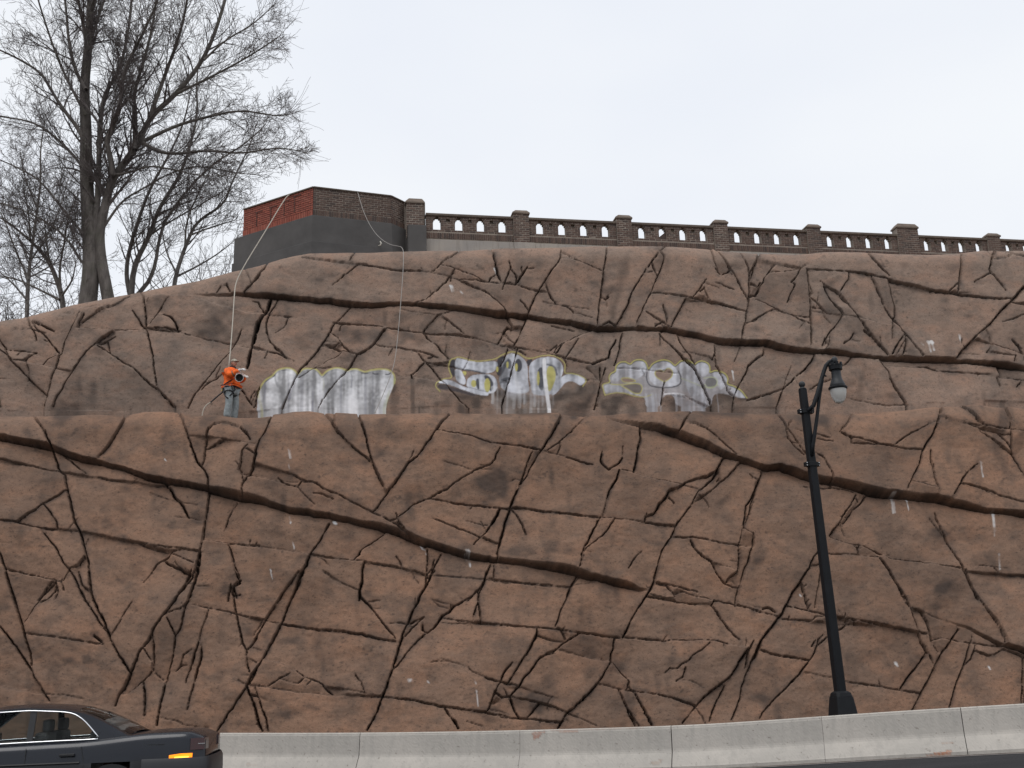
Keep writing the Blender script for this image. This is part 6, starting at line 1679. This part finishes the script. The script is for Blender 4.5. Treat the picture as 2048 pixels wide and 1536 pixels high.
# bumpers, cabin
bm = MB(); q = np.linspace(0, 1, 24)
def bpath(off, z): return [C(.52 - .56 * min(1, k * 2.6) ** .6 if k < .5 else .52 - .56 * min(1, (1 - k) * 2.6) ** .6, -1 * (IS(.3, HW) + off) * math.cos(k * math.pi) , z) for k in q]
bp_ = []
for y in np.linspace(-1, 1, 25): a = abs(y); bp_.append((-.045 + .62 * max(0, a - .80) ** 1.0 * 5 * .16, y))
path = [(.78, -.887), (.55, -.89), (.3, -.885), (.12, -.85), (.0, -.76), (-.05, -.55), (-.065, 0), (-.05, .55), (.0, .76), (.12, .85), (.3, .885), (.55, .89), (.78, .887)]
vs, fs = [], []; pr = [(.0, .33), (.022, .36), (.03, .50), (.024, .66), (.0, .71)]
for (s, y) in path:
    for d_, z in pr: k = 1 + d_ / .88; vs.append(C(s - d_ * (.9 if abs(y) < .8 else .1), y * k, z))
for i in range(len(path) - 1):
    for j in range(4): fs.append((i * 5 + j, i * 5 + j + 1, i * 5 + 6 + j, i * 5 + 5 + j))
obj('rear_bumper', vs, fs, M['bumper'], car, smooth=True)
fb = MB(); fb.box(C(4.78, 0, .48), (.08, .74, .13)); fb.build('front_bumper', M['bumper'], car, bevel=.04)
pl = MB(); pl.box(C(-.075, 0, .50), (.006, .26, .06)); pl.build('rear_plate', plain('blank_plate', (.6, .6, .58), .5), car)
for sy in (-.36, .36):
    st = MB(); st.box(C(2.15, sy, .78), (.09, .22, .30)); st.box(C(2.4, sy, .52), (.26, .24, .08)); st.build('front_seat', M['seat'], car, bevel=.04); hr = MB(); hr.box(C(2.12, sy, 1.16), (.05, .13, .08)); hr.build('headrest', M['seat'], car, bevel=.03)
st = MB(); st.box(C(1.42, 0, .80), (.10, .62, .28)); st.box(C(1.66, 0, .50), (.25, .62, .08)); st.build('rear_seat', M['seat'], car, bevel=.04)
ps_ = MB(); ps_.box(C(1.2, 0, .995), (.2, .58, .008)); ps_.build('parcel_shelf', M['seat'], car)
car.rotation_euler = (0, 0, math.radians(8.0))       # easing across its lane
# ------------------------------------------------------------------ worker on the ledge, bucket and ropes
def wplane(px, py, w): d = ray(px, py); return CAM + d * (w / (KW @ d))
fp = wplane(461, 832, WL + .80); fu = float(fp @ DW); fz = float(np.interp(fu, lt_u, lt_z)) - .9 * .43
FT = fu * DW + (WL + .80) * KW + ZV * fz
hd = math.radians(-22); HF = V3(math.cos(hd), math.sin(hd), 0); HLf = V3(-math.sin(hd), math.cos(hd), 0)
Q = lambda f, l, z: FT + (HF * f + HLf * l + ZV * z) * 1.06
per = thing('person', 'worker in orange jacket, grey trousers and pale cap roped up on the rock ledge', 'person', tuple(float(v) for v in FT))
def cloth(name, col, var=.2, sc=9): 
    m, t, b = new_mat(name); n = noise(t, sc, 5, .6); c = mixc(t, ramp(t, n, (.35, 0), (.65, 1)), tuple(x * (1 - var) for x in col), tuple(x * (1 + var) for x in col)); t.links.new(c, b.inputs['Base Color']); b.inputs['Roughness'].default_value = .85; bump(t, b, n, .8, .03); return m
skin_m = plain('skin', (.46, .26, .18), .6); jack = cloth('orange_jacket', (.82, .13, .012)); trou = cloth('grey_trousers', (.27, .30, .305)); blk = plain('black_webbing', (.012, .012, .016), .7); glv = plain('white_glove', (.66, .64, .62), .85); capm = cloth('khaki_cap', (.34, .31, .25)); boot = plain('boot_leather', (.05, .04, .035), .7)
def skin_mesh(name, pts, edges, rad, mat, parent, sub=2, root_i=0, extra=None, label=None):
    me = bpy.data.meshes.new(name); org = origin(parent); me.from_pydata([tuple(np.asarray(p) - org) for p in pts], edges, []); o = bpy.data.objects.new(name, me); COL.objects.link(o)
    o.modifiers.new('s', 'SKIN'); sv_ = me.skin_vertices[0].data
    for k, r in enumerate(rad): sv_[k].radius = (r, r) if np.isscalar(r) else r; sv_[k].use_root = (k == root_i)
    sb = o.modifiers.new('u', 'SUBSURF'); sb.levels = sub; sb.render_levels = sub
    dg = bpy.context.evaluated_depsgraph_get(); ev = o.evaluated_get(dg); m2 = bpy.data.meshes.new_from_object(ev); bpy.data.objects.remove(o)
    v = [np.array(x.co) + org for x in m2.vertices]; f = [tuple(p.vertices) for p in m2.polygons]
    if extra is not None: b = len(v); v += list(extra.v); f += [tuple(i + b for i in q) for q in extra.f]
    return obj(name, v, f, mat, parent, smooth=True, label=label)
# head shape
hm = MB(); hc = Q(.045, 0, 1.655); yaw = math.radians(-10); hF = HF * math.cos(yaw) + HLf * math.sin(yaw); hL = -HF * math.sin(yaw) + HLf * math.cos(yaw)
for i in range(13):
    a = -math.pi / 2 + math.pi * i / 12
    for k in range(20):
        w = 2 * math.pi * k / 20; r = math.cos(a); f_, l_, z_ = r * math.cos(w), r * math.sin(w), math.sin(a); front = max(0, f_)
        jaw = 1 - .22 * max(0, -z_) ** 1.2
        x = f_ * .098 * (1 + .04 * front) + (.03 * math.exp(-((l_ / .16) ** 2) - ((z_ + .08) / .18) ** 2) if f_ > .3 else 0) + (.012 * math.exp(-((z_ + .85) / .2) ** 2) * front); hm.v.append(hc + hF * x + hL * l_ * .074 * jaw + ZV * z_ * .118)
hm.f = [(i * 20 + k, i * 20 + (k + 1) % 20, i * 20 + 20 + (k + 1) % 20, i * 20 + 20 + k) for i in range(12) for k in range(20)]
for sg in (-1, 1): hm.tube([hc + hL * sg * .072 - hF * .0 + ZV * .02, hc + hL * sg * .084 - hF * .012 + ZV * .0, hc + hL * sg * .076 - hF * .004 - ZV * .03], [.012, .02, .01], 8)
J = dict(pel=(0, 0, .96), sp=(0, 0, 1.14), ch=(.0, 0, 1.34), nk=(.02, 0, 1.49), hb=(.035, 0, 1.58), rs=(0, -.175, 1.43), re=(.13, -.27, 1.22), rw=(.40, -.22, 1.345), rh=(.45, -.21, 1.36), ls=(.0, .175, 1.43), le=(.12, .25, 1.20), lw=(.33, .12, 1.27), lh=(.38, .09, 1.28), rhp=(0, -.10, .93), rk=(.03, -.13, .50), ra=(-.02, -.14, .09), rt=(.15, -.16, .035), lhp=(0, .10, .93), lk=(.03, .15, .50), la=(-.02, .17, .09), lt=(.15, .20, .035))
names_ = list(J); ED = [('pel', 'sp'), ('sp', 'ch'), ('ch', 'nk'), ('nk', 'hb'), ('ch', 'rs'), ('rs', 're'), ('re', 'rw'), ('rw', 'rh'), ('ch', 'ls'), ('ls', 'le'), ('le', 'lw'), ('lw', 'lh'), ('pel', 'rhp'), ('rhp', 'rk'), ('rk', 'ra'), ('ra', 'rt'), ('pel', 'lhp'), ('lhp', 'lk'), ('lk', 'la'), ('la', 'lt')]
RADB = dict(pel=.13, sp=.115, ch=.135, nk=.055, hb=.055, rs=.06, re=.042, rw=.028, rh=.028, ls=.06, le=.042, lw=.028, lh=.028, rhp=.085, rk=.055, ra=.038, rt=.03, lhp=.085, lk=.055, la=.038, lt=.03)
skin_mesh('body', [Q(*J[k]) for k in names_], [(names_.index(a), names_.index(b)) for a, b in ED], [RADB[k] for k in names_], skin_m, per, 2, 0, hm)
# jacket: hem, waist, chest, sleeves
JP = [(0, 0, .90), (0, 0, 1.02), (-.01, 0, 1.16), (-.005, 0, 1.32), (.0, 0, 1.44), (0, -.17, 1.425), (.06, -.25, 1.31), (.14, -.28, 1.21), (.26, -.26, 1.27), (.385, -.225, 1.34), (0, .17, 1.425), (.06, .24, 1.30), (.13, .245, 1.20), (.23, .19, 1.235), (.315, .13, 1.268)]
skin_mesh('jacket', [Q(*p) for p in JP], [(0, 1), (1, 2), (2, 3), (3, 4), (4, 5), (5, 6), (6, 7), (7, 8), (8, 9), (4, 10), (10, 11), (11, 12), (12, 13), (13, 14)], [.22, .235, .22, .215, .145, .125, .115, .108, .09, .066, .125, .115, .108, .09, .066], jack, per, 2, 2)
TP = [(0, 0, .95), (0, -.105, .90), (.025, -.125, .68), (.035, -.135, .48), (.0, -.14, .27), (-.02, -.14, .07), (0, .105, .90), (.025, .14, .68), (.035, .155, .48), (.0, .165, .27), (-.02, .17, .07)]
skin_mesh('trousers', [Q(*p) for p in TP], [(0, 1), (1, 2), (2, 3), (3, 4), (4, 5), (0, 6), (6, 7), (7, 8), (8, 9), (9, 10)], [.175, .13, .118, .105, .105, .118, .13, .118, .105, .105, .118], trou, per, 2, 0)
for sg, a, t in ((-1, J['ra'], J['rt']), (1, J['la'], J['lt'])):
    b = MB(); b.tube([Q(a[0] - .07, a[1], .055), Q(a[0], a[1], .06), Q(t[0] - .04, t[1] + sg * -.0, .05), Q(t[0] + .06, t[1], .035)], [.05, .06, .052, .03], 10); b.tube([Q(a[0], a[1], .05), Q(a[0], a[1], .2)], [.055, .05], 10); b.build('boot', boot, per, smooth=True)
# collar, cap with peak, hair, eyes, mouth
c_ = MB(); c_.tube([Q(-.0, 0, 1.47), Q(.015, 0, 1.53), Q(.03, 0, 1.565)], [.105, .09, .082], 14); c_.build('collar', plain('dark_collar', (.03, .016, .02), .9), per, smooth=True)
cp = MB(); n_ = 20
for i in range(7):
    a = math.pi / 2 * i / 6
    for k in range(n_): w = 6.2832 * k / n_; cp.v.append(hc + hF * math.cos(w) * .108 * math.cos(a) - hF * .004 + hL * math.sin(w) * .086 * math.cos(a) + ZV * (.042 + .088 * math.sin(a)))
cp.f = [(i * n_ + k, i * n_ + (k + 1) % n_, i * n_ + n_ + (k + 1) % n_, i * n_ + n_ + k) for i in range(6) for k in range(n_)]
bk = len(cp.v); m_ = 9
for lay in (0, 1):
    for k in range(m_):
        w = math.radians(-62 + 124 * k / (m_ - 1)); 
        for rr_, dz in ((1.0, 0), (1.85, -.018)): cp.v.append(hc + hF * (math.cos(w) * .106 * (rr_ if rr_ == 1 else 1.0) + (0 if rr_ == 1 else .085 * math.cos(w) ** .6)) + hL * math.sin(w) * .085 + ZV * (.046 + dz - .004 * lay))
for k in range(m_ - 1):
    a = bk + 2 * k; cp.f += [(a, a + 1, a + 3, a + 2), (a + 2 * m_, a + 2 * m_ + 2, a + 2 * m_ + 3, a + 2 * m_ + 1), (a + 1, a + 1 + 2 * m_, a + 3 + 2 * m_, a + 3)]
cp.build('cap', capm, per, smooth=True)
hr = MB(); hr.tube([hc - hF * .055 + ZV * .04, hc - hF * .066 - ZV * .02, hc - hF * .05 - ZV * .07], [.064, .056, .03], 10); hr.build('hair', plain('dark_hair', (.03, .022, .018), .8), per, smooth=True)
for sg in (-1, 1): e = MB(); e.lathe(hc + hF * .088 + hL * sg * .031 + ZV * .014, [(.012, 0), (.01, .006), (.003, .009)], 10, hF); e.build('eye', plain('eye', (.05, .035, .03), .3), per)
e = MB(); e.box(hc + hF * .094 - ZV * .058, (.006, .022, .005), (hF, hL, ZV)); e.build('mouth', plain('lips', (.28, .11, .09), .5), per)
# gloved hands: palm, four unequal fingers and a thumb
def hand(wr, d, up_, curl, name='glove'):
    d = norm(d); s = norm(np.cross(d, up_)); u_ = np.cross(s, d); h = MB(); P = wr
    h.prism([P + s * a + u_ * b for a, b in ((-.028, -.02), (.028, -.02), (.028, .02), (-.028, .02))], [P + d * .10 + s * a + u_ * b for a, b in ((-.046, -.017), (.046, -.017), (.046, .017), (-.046, .017))])
    h.tube([P - d * .05, P + d * .01], [.042, .036], 10)
    for k, (o_, L_) in enumerate(((-.036, .062), (-.012, .074), (.012, .070), (.036, .054))):
        b0 = P + d * .095 + s * o_; c1 = math.cos(curl * .5); s1 = math.sin(curl * .5); b1 = b0 + (d * c1 - u_ * s1) * L_ * .5 + s * o_ * .15; b2 = b1 + (d * math.cos(curl) - u_ * math.sin(curl)) * L_ * .35; b3 = b2 + (d * math.cos(curl * 1.5) - u_ * math.sin(curl * 1.5)) * L_ * .28; h.tube([b0 - d * .01, b1, b2, b3], [.0125, .012, .011, .008], 8)
    t0 = P + d * .03 - s * .03; h.tube([t0, t0 + d * .03 - s * .03 - u_ * .008, t0 + d * .06 - s * .035 - u_ * .02], [.015, .0135, .010], 8)
    return h.build(name, glv, per, smooth=True)
hand(Q(.425, -.215, 1.355), HF * .9 + HLf * .1 + ZV * .12, ZV * .8 - HLf * .5, 1.05); hand(Q(.345, .11, 1.275), HF * .8 - HLf * .5 - ZV * .25, ZV, 1.1)
# harness
hn = MB(); 
def loop(c, ax1, ax2, r1, r2, rad=.022): k_ = [c + ax1 * r1 * math.cos(w) + ax2 * r2 * math.sin(w) for w in np.linspace(0, 6.2832, 25)]; hn.tube(k_, rad, 6)
loop(Q(0, 0, .955), HF, HLf, .20, .225); loop(Q(.02, -.125, .76), norm(HF + ZV * .25), norm(HLf - ZV * .55), .135, .145, .018); loop(Q(.02, .14, .76), norm(HF + ZV * .25), norm(HLf + ZV * .55), .135, .145, .018)
hn.tube([Q(-.19, -.12, .98), Q(-.06, -.225, 1.02), Q(.10, -.20, 1.10), Q(.20, -.06, 1.22), Q(.16, .08, 1.36)], .016, 6); hn.tube([Q(.16, -.12, .96), Q(.19, -.10, .86), Q(.15, -.16, .74), Q(.10, -.20, .68)], .018, 6); hn.tube([Q(-.17, -.15, .95), Q(-.10, -.22, .80), Q(.0, -.25, .66), Q(.08, -.23, .60)], .018, 6)
hn.build('harness', blk, per, smooth=True)
cb_ = MB(); cb_.tube([Q(-.20, -.10, .95), Q(-.24, -.12, .90), Q(-.20, -.15, .86), Q(-.17, -.13, .92)], .012, 6); cb_.build('carabiner', plain('yellow_alloy', (.55, .48, .16), .4, .3), per, smooth=True)
bd = MB(); bd.tube([Q(.125, -.31, 1.205), Q(.14, -.305, 1.225)], [.001, .001], 4); 
for c0, c1, r in ((Q(.235, -.265, 1.258), Q(.262, -.26, 1.27), .098),): bd = MB(); bd.tube([c0, c1], r, 14, cap=False); bd.build('reflective_band', plain('dull_band', (.16, .12, .08), .6), per)
# bucket held on the forearm, open end towards the viewer and down
BK = Q(.48, -.31, 1.10); bax = norm(V3(.12, -1, -.18)); bkt = thing('bucket', 'small dark bucket with a white rim held tilted by the worker', 'bucket', tuple(float(v) for v in BK))
pb_ = MB(); pb_.lathe(BK - bax * .18, [(.085, 0), (.09, .002), (.115, .2), (.118, .215), (.108, .215), (.103, .19), (.08, .012), (.002, .012)], 24, bax); pb_.build('pail', plain('grimy_pail', (.085, .082, .08), .6, var=.4), bkt, smooth=True)
rm = MB(); k_ = np.linspace(0, 6.2832, 29); a1 = norm(np.cross(bax, ZV)); a2 = np.cross(a1, bax); rm.tube([BK + bax * .036 + (a1 * math.cos(w) + a2 * math.sin(w)) * .115 for w in k_], .009, 6); rm.build('rim', plain('white_rim', (.50, .48, .46), .6), bkt, smooth=True)
hd_ = MB(); hd_.tube([BK + bax * .03 + a1 * .116, BK + a1 * .09 + ZV * .13, BK + ZV * .175, BK - a1 * .09 + ZV * .13, BK + bax * .03 - a1 * .116], .005, 6); hd_.build('handle', M['bolt'], bkt)
# ropes
rope_m = plain('pale_rope', (.44, .40, .34), .9, var=.15, scale=30); rope_g = plain('grey_rope', (.33, .31, .29), .9, var=.15, scale=30)
def rope(label, pts, rad, mat):
    P = [np.asarray(p, float) for p in pts]; S = smooth(P, False); o = MB(); o.tube(list(S), rad, 7); r = o.build('rope', mat, None, smooth=True, loc=tuple(float(v) for v in P[-1])); return tag(r, label, 'rope', 'ropes hanging from the bastion')
def face_hit(px, py, a, nm, off): d = ray(px, py); return CAM + d * ((nm @ (a + nm * off - CAM)) / (nm @ d))
aL = norm((BC - BLf) * V3(1, 1, 0)); nL = V3(aL[1], -aL[0], 0); zt_at = lambda u: float(np.interp(u, US, np.interp(US, ut_u, ut_z))); wl_ = lambda px, py, d: wplane(px, py, UP_W0 + UP_B * zt_at(wplane(px, py, 31.5) @ DW) + d)
t0 = face_hit(578, 388, BC, nL, .03); w_top = KW @ t0; w_lip = KW @ wl_(473, 566, -.62); wp_ = WL + .55
pts = [t0 - nL * .35 + ZV * .03, t0 + ZV * .03, ] + [wplane(px, py, w_top - .15 + (w_lip - w_top + .15) * f) for px, py, f in ((562, 410, .2), (543, 442, .4), (520, 480, .6), (497, 517, .8), (480, 547, .93), (473, 563, 1.0))] + [wplane(px, py, w_lip - .12 + (wp_ - w_lip + .12) * f) for px, py, f in ((470, 575, .0), (468, 600, .2), (465, 650, .5), (461, 700, .8), (458, 730, 1.0))] + [Q(-.16, .02, 1.36)]
rope('pale thick rope from the red brick face down to the worker\'s back', pts, .017, rope_m)
t0 = face_hit(715, 383, BC, nR_, .03); w_top = KW @ t0; w_lip = KW @ wl_(806, 505, .12); w_b = WL + 1.2
pts = [t0 - nR_ * .35 + ZV * .03, t0 + ZV * .03] + [wplane(px, py, w_top - .15 + (w_lip - .35 - w_top + .15) * f) for px, py, f in ((721, 405, .1), (732, 436, .3), (748, 464, .5), (765, 481, .7), (782, 490, .85), (797, 492.5, .95))] + [wplane(px, py, w_lip - .42 + (w_b - .3 - w_lip + .42) * f) for px, py, f in ((804, 494.5, -.05), (807, 503, .05), (807, 520, .15), (806, 545, .24), (802, 600, .42), (797, 660, .58), (791, 715, .72), (784, 745, .82), (768, 785, .93), (750, 826, 1.05))]
rope('thin grey rope from the brown brick face down across the first graffiti piece', pts, .0105, rope_g)
tl_ = [Q(-.18, -.08, .95), wplane(446, 784, WL + .78), wplane(434, 793, WL + .74), wplane(421, 805, WL + .7)]; o = MB(); o.tube(list(smooth(tl_, False)), .021, 7); o.build('lanyard', blk, per, smooth=True)
tl_ = [tl_[-1], wplane(414, 809, WL + .68), wplane(408, 816, WL + .66), wplane(405, 826, WL + .66), wplane(404, 834, WL + .66)]; o = MB(); o.tube(list(smooth(tl_, False)), .016, 7); o.build('lanyard_tail', rope_m, per, smooth=True)
